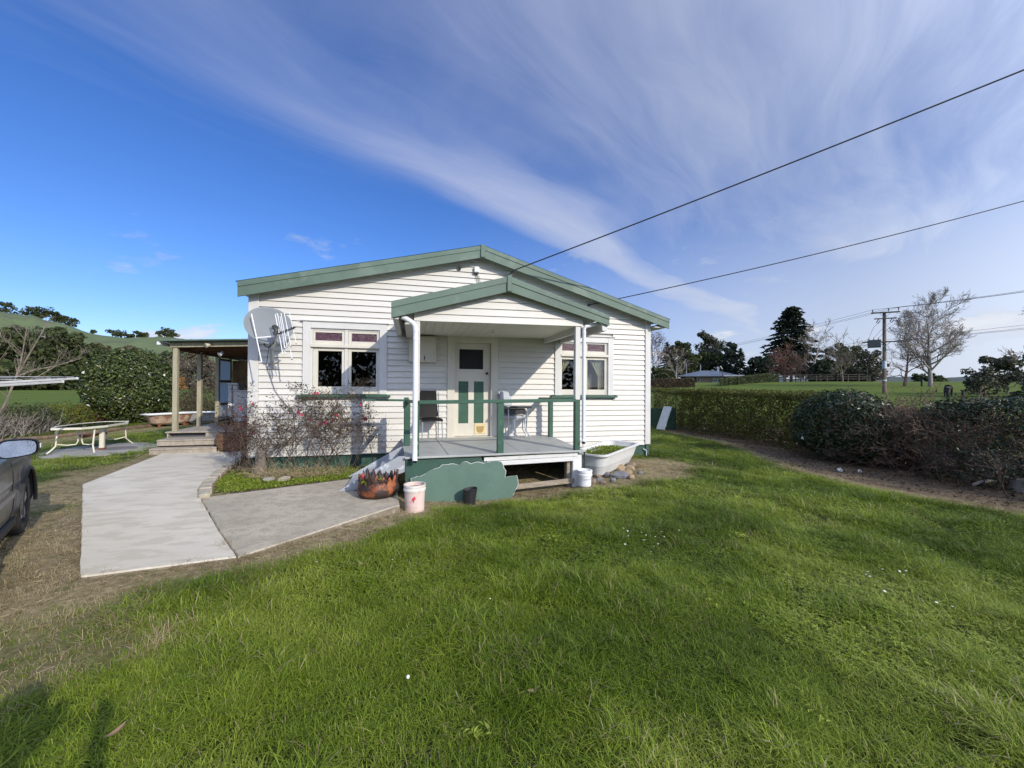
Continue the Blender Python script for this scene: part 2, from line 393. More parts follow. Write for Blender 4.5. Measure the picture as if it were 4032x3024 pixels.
car_paint = M('grey metallic car paint', (.085, .088, .088), .42, .12, 3, .0, metallic=.45, coat=.35, stain=((.12, .12, .11), .5, 5, .5))
car_trim = M('black car trim', (.02, .02, .02), .6, .2, 8)
rubber = M('tyre rubber', (.03, .028, .026), .85, .25, 20, .3, 60, stain=((.12, .10, .075), .5, 9, .5))
alloy = M('alloy wheel', (.55, .56, .57), .35, .1, 8, metallic=.8)
stone_m = [M('brown stone', (.25, .19, .135), .85, .25, 5, .5, 25), M('grey stone', (.17, .17, .175), .85, .2, 5, .5, 25), M('tan stone', (.34, .25, .15), .85, .22, 5, .5, 25)]
pale_stone = M('lichen stone', (.36, .34, .29), .9, .2, 5, .5, 25)
basket_m = M('brown wicker', (.21, .115, .06), .7, .25, 12, .2, 40)
roof_blue = M('blue grey roof', (.12, .15, .20), .5, .1, 1, 0)
brick_m = M('tan brick wall', (.30, .23, .165), .85, .15, 2, .1, 10)
wire_m = M('black cable', (.015, .015, .017), .6, .1, 2)
pole_wood = M('grey pole timber', (.17, .135, .10), .85, .3, 3, .3, 12, stretch=(3, 3, .3))
post_dark = M('dark fence timber', (.05, .043, .035), .85, .3, 3)
insul = M('brown insulator', (.10, .06, .05), .3, .1, 5)
green_net = M('green shade cloth', (.02, .06, .035), .8, .2, 20, .2, 200)
def GLASS(name, tintc, rough=.03, wav=0.0, ws=30, mixv=.12):
    """Window glass seen against a dim room: mostly clear, with a sharp reflection."""
    m = bpy.data.materials.new(name); m.use_nodes = True; nt = m.node_tree; N = nt.nodes; L = nt.links; N.remove(N['Principled BSDF'])
    t = N.new('ShaderNodeBsdfTransparent'); t.inputs[0].default_value = (*tintc, 1)
    g = N.new('ShaderNodeBsdfGlossy'); g.inputs['Roughness'].default_value = rough
    fr = N.new('ShaderNodeFresnel'); fr.inputs[0].default_value = 1.5
    mx = N.new('ShaderNodeMixShader'); L.new(fr.outputs[0], mx.inputs[0]); L.new(t.outputs[0], mx.inputs[1]); L.new(g.outputs[0], mx.inputs[2]); L.new(mx.outputs[0], N['Material Output'].inputs[0])
    if wav:
        ge = N.new('ShaderNodeNewGeometry'); no = N.new('ShaderNodeTexNoise'); no.inputs['Scale'].default_value = ws; L.new(ge.outputs['Position'], no.inputs['Vector'])
        bp = N.new('ShaderNodeBump'); bp.inputs['Strength'].default_value = wav; bp.inputs['Distance'].default_value = .02; L.new(no.outputs[0], bp.inputs['Height'])
        L.new(bp.outputs[0], g.inputs['Normal']); L.new(bp.outputs[0], fr.inputs['Normal'])
    return m
glass_clear = GLASS('window glass', (.85, .88, .86), .01)
glass_table = GLASS('table glass', (.25, .28, .28), .05)
glass_purple = M('purple textured glass', (.062, .013, .030), .22, .35, 40, 1.0, 55, spec=.6)
glass_obsc = GLASS('obscure door glass', (.25, .26, .26), .22, 1.0, 60)
glass_frost = M('frosted sheet', (.55, .62, .66), .4, .06, 2, .1, 30, stretch=(1, 8, .5))
def _frost():
    nt = glass_frost.node_tree; t = nt.nodes.new('ShaderNodeBsdfTranslucent'); t.inputs[0].default_value = (.72, .80, .85, 1); mx = nt.nodes.new('ShaderNodeMixShader'); mx.inputs[0].default_value = .65
    nt.links.new(nt.nodes['Principled BSDF'].outputs[0], mx.inputs[1]); nt.links.new(t.outputs[0], mx.inputs[2]); nt.links.new(mx.outputs[0], nt.nodes['Material Output'].inputs[0])
_frost()
mirror_m = M('wing mirror glass', (.75, .78, .78), .12, .1, 10, metallic=1.0)
camellia_leaf = LEAF('camellia leaf', (.018, .032, .008), (.048, .072, .014), (.14, .16, .030), .42, .12, .55)
hedge_leaf = LEAF('hedge leaf', (.034, .046, .011), (.095, .110, .021), (.225, .215, .046), .5, .42, .4)
dark_leaf = LEAF('dark camellia leaf', (.010, .022, .008), (.026, .046, .012), (.070, .098, .022), .4, .1, .55)
pine_leaf = LEAF('pine foliage', (.028, .040, .016), (.064, .080, .032), (.125, .14, .055), .8, .3, .1)
conifer_leaf = LEAF('conifer foliage', (.020, .030, .021), (.045, .061, .039), (.092, .110, .066), .8, .3, .1)
gum_leaf = LEAF('gum foliage', (.030, .038, .022), (.070, .074, .042), (.14, .135, .085), .6, .2, .3)
bush_leaf = LEAF('bush foliage', (.022, .034, .013), (.052, .068, .024), (.11, .125, .042), .6, .2, .3)
yellow_leaf = LEAF('yellow green foliage', (.06, .075, .015), (.14, .155, .022), (.26, .25, .04), .5, .3, .3)
red_leaf = LEAF('red brown foliage', (.075, .030, .015), (.15, .065, .03), (.24, .12, .055), .6, .3, .3)
brown_leaf = LEAF('brown twiggy foliage', (.045, .034, .022), (.09, .068, .043), (.16, .125, .08), .8, .2, .2)
rose_leaf = LEAF('rose leaf', (.024, .022, .012), (.062, .050, .026), (.14, .10, .055), .5, .25, .4)
maroon_leaf = LEAF('maroon foliage', (.045, .018, .018), (.085, .036, .032), (.15, .08, .06), .6, .25, .3)
moss_leaf = LEAF('moss and cress', (.07, .11, .012), (.17, .235, .022), (.30, .36, .05), .6, .3, .3)
petal_pink = LEAF('pink petals', (.45, .012, .05), (.66, .03, .10), (.78, .12, .22), .5, .3, .3)
petal_white = LEAF('white petals', (.62, .60, .50), (.74, .73, .66), (.82, .82, .78), .5, .25, .3)

# ------------------------------------------------------------------ the lie of the land
def H(x, y):
    x = A(x); y = A(y)
    dip = -.215*np.exp(-((x - 1.2)/1.9)**2)*smoothstep(-.2, -1.7, y)*(1 - smoothstep(-2.0, -4.3, y))
    r = np.hypot(x, y + 8.4); az = np.degrees(np.arctan2(x, y + 8.4))
    rise = 2.85*smoothstep(14, 92, r)*smoothstep(18, 34, az)*(1 - smoothstep(100, 150, az))
    roll_ = (vnoise(x, y, 30, 3, 3) - .5)*1.0*smoothstep(25, 120, r)
    fine = (vnoise(x, y, .9, 9, 3) - .5)*.05*(1 - smoothstep(15, 25, r))
    return dip + rise + roll_ + fine
def h1(x, y): return float(H(A([x]), A([y]))[0])
PATH = A([(-2.654, -4.351), (-1.573, -4.211), (-2.036, -3.437), (-2.843, -2.001), (-3.128, -1.451), (-3.329, -.83), (-3.521, .37), (-3.722, 1.876), (-3.9, 3.2), (-5.68, 3.2), (-5.677, 3.0), (-5.082, -.612)])
SLAB = A([(-1.56, -4.205), (-.154, -2.862), (-.219, -2.1), (-.22, -1.05), (-1.035, -1.137), (-2.80, -1.86), (-2.83, -2.003), (-2.02, -3.437)])
BED = A([(-2.80, -1.80), (-1.035, -1.10), (-.25, -1.0), (-.25, -.02), (-3.35, -.02), (-3.30, .083), (-3.068, -1.064)])
CURB = [(-2.83, -1.93), (-2.96, -1.62), (-3.10, -1.25), (-3.21, -.85), (-3.34, -.30), (-3.44, .40), (-3.55, 1.2), (-3.66, 2.0)]
SOIL = A([(9.6, 5.6), (9.25, 3.4), (9.1, 1.3), (8.2, -.6), (7.45, -2.4), (7.5, -3.2), (7.8, -4.3), (8.1, -5.3), (9.0, -8.5), (14.5, -9), (13.5, 6)])
def inside(P, poly):
    x, y = P[:, 0], P[:, 1]; c = np.zeros(len(P), bool); n = len(poly)
    for i in range(n):
        a, b = poly[i], poly[(i+1) % n]
        k = ((a[1] > y) != (b[1] > y)) & (x < (b[0]-a[0])*(y-a[1])/(b[1]-a[1] + 1e-12) + a[0]); c ^= k
    return c
def dist(P, poly, closed=True):
    """Distance to a polygon's outline, negative inside."""
    d = np.full(len(P), 1e9); n = len(poly); poly = A(poly)
    for i in range(n if closed else n-1):
        a, b = poly[i], poly[(i+1) % n]; ab = b - a; t = np.clip(((P - a) @ ab)/(ab @ ab), 0, 1)
        d = np.minimum(d, np.linalg.norm(P - a - t[:, None]*ab, axis=1))
    return np.where(inside(P, poly), -d, d) if closed else d
HOUSE = A([(-3.0, 0), (5.52, 0), (5.52, 11), (-3.0, 11)])
PORCH = A([(-.1, -2.0), (2.93, -2.0), (2.96, 0), (-.2, 0)])
VER = A([(-5.9, 2.9), (-3.0, 2.9), (-3.0, 9), (-5.9, 9)])
def cover(x, y):
    """How dry (straw), how bare (earth) and how thick the grass is at each spot."""
    P = np.stack([A(x), A(y)], 1); n = vnoise(P[:, 0], P[:, 1], .55, 21, 4); n2 = vnoise(P[:, 0], P[:, 1], 2.0, 5, 3)
    w = (n - .5)*1.3 + (n2 - .5)*.9
    dp = dist(P, PATH); ds = dist(P, SLAB)
    left = smoothstep(-1.9, -2.9, P[:, 0])
    reach = .62 + .85*left*(1 - smoothstep(-1.0, 2.0, P[:, 1]))
    dry = 1 - smoothstep(.35, 1.05, (dp/reach) - w*.9)
    dry = np.maximum(dry, 1 - smoothstep(.40, 1.0, ds/.62 - w*.8))
    fr = np.maximum(np.abs(P[:, 0] - 1.2) - 2.3, 0)**2 + np.maximum(-2.0 - P[:, 1], 0)**2*1.5
    dry = np.maximum(dry, (1 - smoothstep(.25, 1.1, np.sqrt(fr)/.72 - w))*smoothstep(-5, -3, P[:, 1]))
    tb = np.hypot((P[:, 0] - 4.5)/1.75, (P[:, 1] + 1.25)/1.05); dry = np.maximum(dry, 1 - smoothstep(.55, 1.15, tb - w*.5))
    dso = dist(P, SOIL); dry = np.maximum(dry, 1 - smoothstep(.05, .55, dso - w*.35))
    # worn, yellowing turf round the car and the lower left of the lawn
    worn = (1 - smoothstep(.8, 2.0, np.hypot((P[:, 0] + 3.5)/1.1, (P[:, 1] + 4.3)/1.4) - w*1.3))
    dry = np.maximum(dry, worn*.50)
    bare = np.maximum(smoothstep(.15, -.15, dso - w*.3), (1 - smoothstep(.05, .40, dp - w*.30))*left*.38)
    bare = np.maximum(bare, worn*smoothstep(.55, .75, n)*.45)
    edging = 1 - smoothstep(.5, 1.6, np.abs((P[:, 0] + 10.3) - (P[:, 1] - 5.5)*.25) - w*.5); dry = np.maximum(dry, edging*.7)
    return np.clip(dry, 0, 1), np.clip(bare, 0, 1), n2
def build_ground():
    def axis(lo, hi, d, far, g):
        a = list(np.arange(lo, hi + 1e-6, d)); s = d
        while a[-1] < far: s *= g; a.append(a[-1] + s)
        s = d
        while a[0] > -far: s *= g; a.insert(0, a[0] - s)
        return A(a)
    xs = axis(-12, 13, .11, 3500, 1.12); ys = axis(-10, 12, .11, 3500, 1.12)
    X, Y = np.meshgrid(xs, ys); x, y = X.ravel(), Y.ravel(); z = H(x, y)
    dry, bare, _ = cover(x, y); dry = np.where(np.hypot(x, y) > 18, 0, dry); bare = np.where(np.hypot(x, y) > 18, 0, bare)
    P = np.stack([x, y], 1)
    under = np.minimum(dist(P, PATH), dist(P, SLAB)); z = z - .04*(under < -.13)
    w, hgt = len(xs), len(ys); i = (np.arange(hgt-1)[:, None]*w + np.arange(w-1)[None]).ravel()
    mb = MB().add(np.stack([x, y, z], 1), np.stack([i, i+1, i+w+1, i+w], 1), smooth=True)
    m = bpy.data.materials.new('lawn and paddock ground'); m.use_nodes = True; nt = m.node_tree; N = nt.nodes; L = nt.links; b = N['Principled BSDF']
    b.inputs['Roughness'].default_value = .95; b.inputs['Specular IOR Level'].default_value = .1
    g = N.new('ShaderNodeNewGeometry')
    def noise(s, d=6, r=.6):
        t = N.new('ShaderNodeTexNoise'); L.new(g.outputs['Position'], t.inputs['Vector']); t.inputs['Scale'].default_value = s; t.inputs['Detail'].default_value = d; t.inputs['Roughness'].default_value = r; return t.outputs['Fac']
    def rp(f, a, c):
        r = N.new('ShaderNodeMapRange'); r.interpolation_type = 'SMOOTHSTEP'; L.new(f, r.inputs[0]); r.inputs[1].default_value = a; r.inputs[2].default_value = c; return r.outputs[0]
    def mix(f, a, c):
        q = N.new('ShaderNodeMix'); q.data_type = 'RGBA'
        for k, v in ((0, f), (6, a), (7, c)):
            if isinstance(v, tuple): q.inputs[k].default_value = (*v, 1)
            else: L.new(v, q.inputs[k])
        return q.outputs[2]
    grass = mix(rp(noise(.12), .35, .65), (.075, .118, .018), (.115, .158, .026))
    grass = mix(rp(noise(1.3), .4, .7), grass, (.105, .125, .028))
    grass = mix(rp(noise(9.0), .45, .75), grass, (.060, .088, .014))
    dryc = mix(rp(noise(14), .35, .65), (.17, .135, .07), (.33, .27, .155)); dryc = mix(rp(noise(5), .5, .7), dryc, (.11, .12, .035))
    earth = mix(rp(noise(22), .35, .65), (.085, .062, .040), (.20, .155, .10))
    a1 = N.new('ShaderNodeAttribute'); a1.attribute_name = 'dry'; a2 = N.new('ShaderNodeAttribute'); a2.attribute_name = 'bare'
    c = mix(a1.outputs['Fac'], grass, dryc); c = mix(a2.outputs['Fac'], c, earth)
    a3 = N.new('ShaderNodeAttribute'); a3.attribute_name = 'near_dark'; c = mix(a3.outputs['Fac'], c, (.034, .040, .012))
    L.new(c, b.inputs['Base Color'])
    bp = N.new('ShaderNodeBump'); bp.inputs['Strength'].default_value = .6; bp.inputs['Distance'].default_value = .03; L.new(noise(18, 8, .7), bp.inputs['Height']); L.new(bp.outputs[0], b.inputs['Normal'])
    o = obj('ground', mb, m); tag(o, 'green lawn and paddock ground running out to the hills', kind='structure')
    near_dark = (1 - smoothstep(9, 20, np.hypot(x, y + 8.4)))*(1 - np.clip(dry*1.6, 0, 1))*(1 - bare)*.85  # ground colour darkened between the near blades to deepen contrast
    for nm, arr in (('dry', dry), ('bare', bare), ('near_dark', near_dark)):
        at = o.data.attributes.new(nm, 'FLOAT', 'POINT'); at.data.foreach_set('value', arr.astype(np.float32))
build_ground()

def slab(name, poly, zt, thick, mat, label, wob=0.0, **k):
    """A cast slab with slightly irregular edges following the ground."""
    P = []
    for i in range(len(poly)):
        a, b = A(poly[i]), A(poly[(i+1) % len(poly)]); n = max(1, int(np.linalg.norm(b-a)/.12))
        for j in range(n): P.append(a + (b-a)*j/n)
    P = A(P); P = P + (vnoise(P[:, 0], P[:, 1], .15, 4, 2)[:, None] - .5)*wob
    import mathutils.geometry as mg
    n = len(P); zt_ = zt + np.zeros(n)
    ctr = P.mean(0); ins = P + (ctr - P)/np.linalg.norm(ctr - P, axis=1)[:, None]*.012
    top = np.column_stack([ins, zt_]); rim = np.column_stack([P, zt_ - .012]); bot = np.column_stack([P, zt_ - thick])
    tri = mg.tessellate_polygon([[Vector((p[0], p[1], 0)) for p in ins]])
    i = np.arange(n); j = (i+1) % n
    mb = MB().add(np.concatenate([top, rim, bot]), [A(tri), np.stack([n+i, n+j, j, i], 1)]); mb.add(np.concatenate([rim, bot]), np.stack([n+i, n+j, j, i], 1), mat=1)
    o = obj(name, mb, [mat, dirty_edge]); tag(o, label, kind='structure', **k); return o
slab('path', PATH, .026, .14, concrete_new, 'pale new concrete path leading to the timber veranda steps', .012)
slab('old_path', SLAB, .022, .30, concrete_old, 'weathered grey concrete path in front of the porch steps', .03)
slab('garden_bed', BED, .012, .10, soil, 'garden bed soil between the path and the house wall', .02)
# curb of bedded stones along the garden bed
def curb():
    t = empty('garden_edging', 'curved mortar edging between pale path and rose bed', 'edging', (-3.2, -.4, 0))
    P = A(CURB); s = np.concatenate([[0], np.cumsum(np.linalg.norm(np.diff(P, axis=0), axis=1))]); rs = np.random.default_rng(3)
    q = 0.0
    while q < s[-1] - .2:
        l = rs.uniform(.20, .34); a = A([np.interp(q + .008, s, P[:, k]) for k in (0, 1)]); b = A([np.interp(q + l - .008, s, P[:, k]) for k in (0, 1)])
        p0 = (*a, .035); p1 = (*b, .035); V, F = beam(p0, p1, .15 + rs.uniform(-.02, .02), .07 + rs.uniform(-.01, .02), .015)
        obj('stone', MB().add(V + rs.normal(size=V.shape)*.003, F), concrete_old, t); q += l
curb()

# ------------------------------------------------------------------ the house
OV = .25                                     # gable overhang
AP = (1.408, 4.570); EL = (-3.085, 3.50); ER = (5.88, 3.239)     # top edge of the barge: apex, left end, right end
HX0, HX1, HD = -2.98, 5.52, 11.0
def roof_top(x):
    return AP[1] + (EL[1]-AP[1])*(AP[0]-x)/(AP[0]-EL[0]) if x < AP[0] else AP[1] + (ER[1]-AP[1])*(x-AP[0])/(ER[0]-AP[0])
def wall_top(x): return roof_top(x) - .10
house = empty('house', 'white weatherboard house with green barge boards and a front gable', 'house', (1.27, 0, 0))
W1 = (-2.05, -.50, 1.45, 2.865); W2 = (3.096, 4.545, 1.437, 2.775); DR = (.711, 1.793, .50, 2.73)
def build_boards():
    zb, pitch = .262, .1185; row = 0
    z = zb
    while z < AP[1] - .2:
        z1 = z + pitch
        ivs = [(HX0 + .178, HX1 - .145)]
        for (a, b, c, d) in (W1, W2, DR):
            c2 = c - (.05 if c > 1 else 0)
            if z1 - .02 > c2 and z + .02 < d + .02:
                new = []
                for s, e in ivs:
                    if e <= a or s >= b: new.append((s, e))
                    else:
                        if a - s > .02: new.append((s, a))
                        if e - b > .02: new.append((b, e))
                ivs = new
        # a few board ends butt along a row
        out = []
        for s, e in ivs:
            if e - s > 3.6 and row % 3 == 1:
                m = s + (e - s)*random.uniform(.35, .65); out += [(s, m - .001), (m + .001, e)]
            else: out.append((s, e))
        for s, e in out:
            # clip to the slope of the gable
            def lim(zz):
                l = AP[0] - (AP[0]-EL[0])*(AP[1] - .12 - zz)/(AP[1]-EL[1]); r = AP[0] + (ER[0]-AP[0])*(AP[1] - .12 - zz)/(AP[1]-ER[1]); return max(s, l), min(e, r)
            lo, hi = lim(z), lim(min(z1 + .012, AP[1] - .13))
            if lo[1] - lo[0] < .08: continue
            if hi[1] - hi[0] < .01: hi = ((hi[0]+hi[1])/2 - .01, (hi[0]+hi[1])/2 + .01)
            j = random.uniform(-.0015, .0015); y0, y1 = -.038 + j, -.007 + j; zt = min(z1 + .012, AP[1] - .13)
            if s > -.3 and e < 3.3 and z < .56: pass
            V = [(lo[0], y0, z), (lo[1], y0, z), (hi[1], y1, zt), (hi[0], y1, zt), (lo[0], .02, z), (lo[1], .02, z), (hi[1], .02, zt), (hi[0], .02, zt), (lo[0], y0 + .0005, z + .004), (lo[1], y0 + .0005, z + .004)]
            F = [(0, 1, 9, 8), (8, 9, 2, 3), (4, 0, 1, 5)[::-1], (4, 0, 8, 3, 7), (5, 6, 2, 9, 1), (3, 2, 6, 7), (4, 5, 6, 7)]
            obj('weatherboard', MB().add(V, [A(q) for q in F], v=random.uniform(0, .8)), white_board, house)
        z = z1; row += 1
build_boards()
def build_shell():
    t = .10; m = MB()
    def rect(x0, x1, z0, z1): m.add(*box(x0, x1, .021, .021 + t, z0, z1))
    xs = [HX0 + .02, W1[0]+.06, W1[1]-.06, DR[0]+.06, DR[1]-.06, W2[0]+.06, W2[1]-.06, HX1 - .02]
    rect(xs[0], xs[1], .25, 3.0); rect(xs[2], xs[3], .25, 3.0); rect(xs[4], xs[5], .25, 3.0); rect(xs[6], xs[7], .25, 3.0)
    rect(xs[1], xs[2], .25, W1[2]); rect(xs[1], xs[2], W1[3]-.06, 3.0); rect(xs[3], xs[4], DR[3]-.06, 3.0); rect(xs[3], xs[4], .25, .50)
    rect(xs[5], xs[6], .25, W2[2]); rect(xs[5], xs[6], W2[3]-.06, 3.0)
    m.add(*prism([(HX0+.02, 3.001), (HX1-.02, 3.001), (HX1-.02, wall_top(HX1-.02)-.03), (AP[0], AP[1]-.14), (HX0+.02, wall_top(HX0+.02)-.03)], 1, .021, .121))
    obj('front_wall', m, white_board, house)
    # side and back walls with lapped cladding
    m = MB(); z = .262
    for k in range(23):
        zt = min(z + .13, 2.98)
        for X, s in ((HX0, 1), (HX1, -1)):
            p = [(X - .0 + s*.0, z), (X + s*.022, zt)]
            m.add([(X, .05, z), (X, HD, z), (X + s*.022, HD, zt), (X + s*.022, .05, zt), (X + s*.05, .05, z), (X + s*.05, HD, z)], [A((0, 1, 2, 3)), A((0, 4, 5, 1))])
        z += .1185
    m.add(*box(HX0+.05, HX0+.13, .122, HD, .2, 3.05)); m.add(*box(HX1-.13, HX1-.05, .122, HD, .2, 2.98)); m.add(*box(HX0+.05, HX1-.05, HD-.1, HD, .2, 3.0))
    obj('side_wall', m, white_board, house)
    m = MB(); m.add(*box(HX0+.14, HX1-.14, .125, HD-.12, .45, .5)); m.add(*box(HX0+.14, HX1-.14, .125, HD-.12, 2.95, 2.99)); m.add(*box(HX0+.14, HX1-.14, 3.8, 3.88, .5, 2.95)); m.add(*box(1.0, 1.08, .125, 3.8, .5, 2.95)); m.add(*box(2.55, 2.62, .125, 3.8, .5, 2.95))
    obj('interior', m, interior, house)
build_shell()
# corner boards
obj('corner_board', box(HX0, HX0+.176, -.052, .05, .262, wall_top(HX0)-.05, .006), white_trim, house)
obj('corner_board', box(HX1-.143, HX1, -.052, .05, .272, wall_top(HX1)-.03, .006), white_trim, house)
# base boards under the cladding
x = HX0 + .04; rs = np.random.default_rng(4)
while x < HX1 - .05:
    w = min(rs.uniform(.55, .95), HX1 - .04 - x)
    obj('base_board', box(x + .004, x + w - .004, .012 + rs.uniform(0, .008), .05, -.10, .255, .003), green_base, house); x += w
obj('base_corner', box(HX1-.10, HX1-.01, -.012, .008, -.1, .268, .004), green_base, house)
obj('base_pipe', tube([(HX1-.17, -.015, .16), (HX1-.12, -.03, .14), (HX1-.10, -.035, .10), (HX1-.10, -.035, .0)], .011, 6), pvc, house)
# barge boards, flashings, roof
def barge(parent, ap, el, er, yf, hgt_l, hgt_a, hgt_r, split, thick=.035, ridge=.10):
    """Two sloping boards with a flashing on top, both sides of an apex."""
    for (e, he) in ((el, hgt_l), (er, hgt_r)):
        for nm, t0, t1, dy, c in (('barge_board', split, 1.0, 0, green_fascia), ('barge_flashing', 0.0, split - .01, -.012, green_fascia)):
            P = [(ap[0], ap[1]-hgt_a*t1), (e[0], e[1]-he*t1), (e[0], e[1]-he*t0), (ap[0], ap[1]-hgt_a*t0)]
            if e[0] > ap[0]: P = [(P[1][0], P[1][1]), P[0], P[3], P[2]]
            P = [(p[0], p[1]) for p in P]
            obj(nm, MB().add(*prism(P[::-1], 1, yf + dy, yf + thick + (0 if dy == 0 else .012))), c, parent)
    w = ridge/2
    obj('ridge_cover', box(ap[0]-w, ap[0]+w, yf-.03, yf+.02, ap[1]-hgt_a-.01, ap[1]+.015, .012), green_fascia, parent)
barge(house, AP, EL, ER, -OV, .274, .247, .223, .36)
for e in (EL, ER):
    s = 1 if e[0] > AP[0] else -1; n = int(abs(e[0]-AP[0])/.0762*2)
    xx = np.linspace(AP[0], e[0] + s*.04, 3); zz = np.array([roof_top(v) for v in xx]) + .012; yy = np.arange(-OV+.01, HD + .3, .038)
    X, Yg = np.meshgrid(xx, yy); Z = np.tile(zz, (len(yy), 1)) + .0085*np.cos(Yg/.076*2*math.pi); k = len(xx)
    i = (np.arange(len(yy)-1)[:, None]*k + np.arange(k-1)[None]).ravel()
    obj('roof_sheet', MB().add(np.stack([X.ravel(), Yg.ravel(), Z.ravel()], 1), np.stack([i, i+1, i+k+1, i+k], 1), smooth=True), green_fascia, house)
    # soffit under the overhang, gutter along the eave
    P = [(AP[0], AP[1]-.11), (e[0], e[1]-.10), (e[0], e[1]-.075), (AP[0], AP[1]-.085)]
    obj('soffit', MB().add(*prism(P if s < 0 else P[::-1], 1, -OV+.04, .0)), white_trim, house)
    obj('gutter', box(min(e[0], e[0]-s*.12), max(e[0], e[0]-s*.12), -OV+.05, HD, e[1]-.19, e[1]-.09, .01), white_trim, house)
    obj('eave_lining', box(min(e[0]-s*.1, HX0 if s < 0 else HX1), max(e[0]-s*.1, HX0 if s < 0 else HX1), -OV+.05, HD, e[1]-.20, e[1]-.18), white_trim, house)
# windows
def window(W, tr, xm, panes_up, panes_lo, side):
    a, b, c, d = W; ca = .142; m = MB()
    m.add(*box(a, a+ca, -.056, .03, c, d, .004)); m.add(*box(b-ca, b, -.056, .03, c, d, .004)); m.add(*box(a+ca, b-ca, -.056, .03, d-ca+.012, d, .004))
    # reveals and middle bars stand back from the casing
    m.add(*box(xm-.032, xm+.032, -.028, .08, c, d-ca, .003)); m.add(*box(a+ca, a+ca+.03, -.022, .09, c, d-ca+.01)); m.add(*box(b-ca-.03, b-ca, -.022, .09, c, d-ca+.01))
    m.add(*box(a+ca, b-ca, -.02, .09, d-ca-.02, d-ca+.012))
    w = obj('window', m, white_trim, house)
    obj('head_cap', box(a-.035, b+.035, -.085, .0, d, d+.022, .004), white_trim, w)
    obj('transom', box(a+ca-.01, b-ca+.01, -.066, .06, tr-.028, tr+.03, .006), cream_trim, w)
    obj('sill', MB().add(*prism([(-.115, c-.052), (.02, c-.052), (.02, c+.004), (-.115, c-.012)], 0, a-.09, b+.07)), green_dark, w)
    for k, ((u0, u1, v0, v1), up) in enumerate([(p, True) for p in panes_up] + [(p, False) for p in panes_lo]):
        lo, hi = (tr+.03, d-ca-.02) if up else (c+.004, tr-.028); l, r_ = (a+ca+.03, xm-.032) if u0 < xm else (xm+.032, b-ca-.03)
        m = MB(); y0, y1 = -.012, .028
        m.add(*box(l+.003, u0, y0, y1, lo+.003, hi-.003, .003)); m.add(*box(u1, r_-.003, y0, y1, lo+.003, hi-.003, .003))
        m.add(*box(u0+.0005, u1-.0005, y0+.001, y1, lo+.003, v0, .003)); m.add(*box(u0+.0005, u1-.0005, y0+.001, y1, v1, hi-.003, .003))
        obj('sash', m, cream_trim, w)
        obj('pane', box(u0-.004, u1+.004, .010, .014, v0-.004, v1+.004), glass_purple if up else glass_clear, w)
    return w
win_l = window(W1, 2.391, -1.268, [(-1.837, -1.352, 2.50, 2.657), (-1.175, -.70, 2.50, 2.657)], [(-1.784, -1.352, 1.602, 2.298), (-1.175, -.708, 1.602, 2.298)], 0)
win_r = window(W2, 2.341, 3.805, [(3.28, 3.70, 2.447, 2.605), (3.896, 4.332, 2.447, 2.605)], [(3.276, 3.715, 1.566, 2.25), (3.898, 4.33, 1.566, 2.25)], 1)
def curtain(P0, P1, P2, P3, y, folds, parent, seed):
    """A gathered cloth hung between two edges: left edge P0-P3, right edge P1-P2 (x, z)."""
    n, k = 40, 16; u = np.linspace(0, 1, n)[None]; t = np.linspace(0, 1, k)[:, None]
    def crv(a, b, bow): return (A(a)[None]*(1-t) + A(b)[None]*t) + np.concatenate([bow*np.sin(t*math.pi), 0*t], 1)
    l = crv(P0, P3, 0.0); r = crv(P1, P2, .02 if P1[0] > P0[0] else -.02)
    X = l[:, :1]*(1-u) + r[:, :1]*u; Z = l[:, 1:]*(1-u) + r[:, 1:]*u
    Yc = y + .018*np.sin(u*folds*2*math.pi + seed + 1.2*t) + .008*np.sin(u*folds*4.3*math.pi + t*2)
    i = (np.arange(k-1)[:, None]*n + np.arange(n-1)[None]).ravel()
    obj('curtain', MB().add(np.stack([X.ravel(), Yc.ravel(), Z.ravel()], 1), np.stack([i, i+1, i+n+1, i+n], 1), smooth=True), curtain_m, parent)
curtain((3.25, 2.27), (3.52, 2.27), (3.30, 1.90), (3.25, 1.88), .10, 4, win_r, 0)
curtain((3.99, 2.27), (4.36, 2.27), (4.36, 1.90), (4.21, 1.88), .10, 5, win_r, 1)
curtain((4.21, 1.88), (4.36, 1.90), (4.36, 1.50), (4.20, 1.50), .105, 3, win_r, 2)
curtain((3.98, 1.75), (4.13, 1.98), (4.13, 1.52), (3.92, 1.52), .30, 4, win_r, 3)
# front door
jamb = MB(); a, b, c, d = DR; ca = .145
jamb.add(*box(a, a+ca, -.05, .03, c, d, .004)); jamb.add(*box(b-ca, b, -.05, .03, c, d, .004)); jamb.add(*box(a+ca, b-ca, -.05, .03, 2.575, d, .004))
jamb.add(*box(a+ca, .868, -.04, .12, c, 2.575)); jamb.add(*box(1.64, b-ca, -.04, .12, c, 2.575)); jamb.add(*box(.868, 1.64, -.04, .12, 2.548, 2.575))
door_frame = obj('door_frame', jamb, cream_trim, house)
obj('threshold', box(a-.01, b+.01, -.10, .10, .512, .556, .006), cream_trim, door_frame)
obj('head_cap', box(a-.02, b+.02, -.075, 0, d, d+.018, .004), cream_trim, door_frame)
m = MB(); y0, y1 = .045, .085; x0, x1, z0, z1 = .872, 1.636, .562, 2.545
for q in ((x0, .955, z0, z1), (1.497, x1, z0, z1), (.955, 1.497, 2.432, z1), (.955, 1.497, 1.73, 1.978), (.955, 1.497, z0, .832), (1.166, 1.287, .832, 1.73)): m.add(*box(q[0], q[1], y0, y1, q[2], q[3], .002))
door = obj('door', m, cream_trim, house)
obj('door_glass', box(.95, 1.502, .062, .067, 1.974, 2.436), glass_obsc, door)
m = MB()
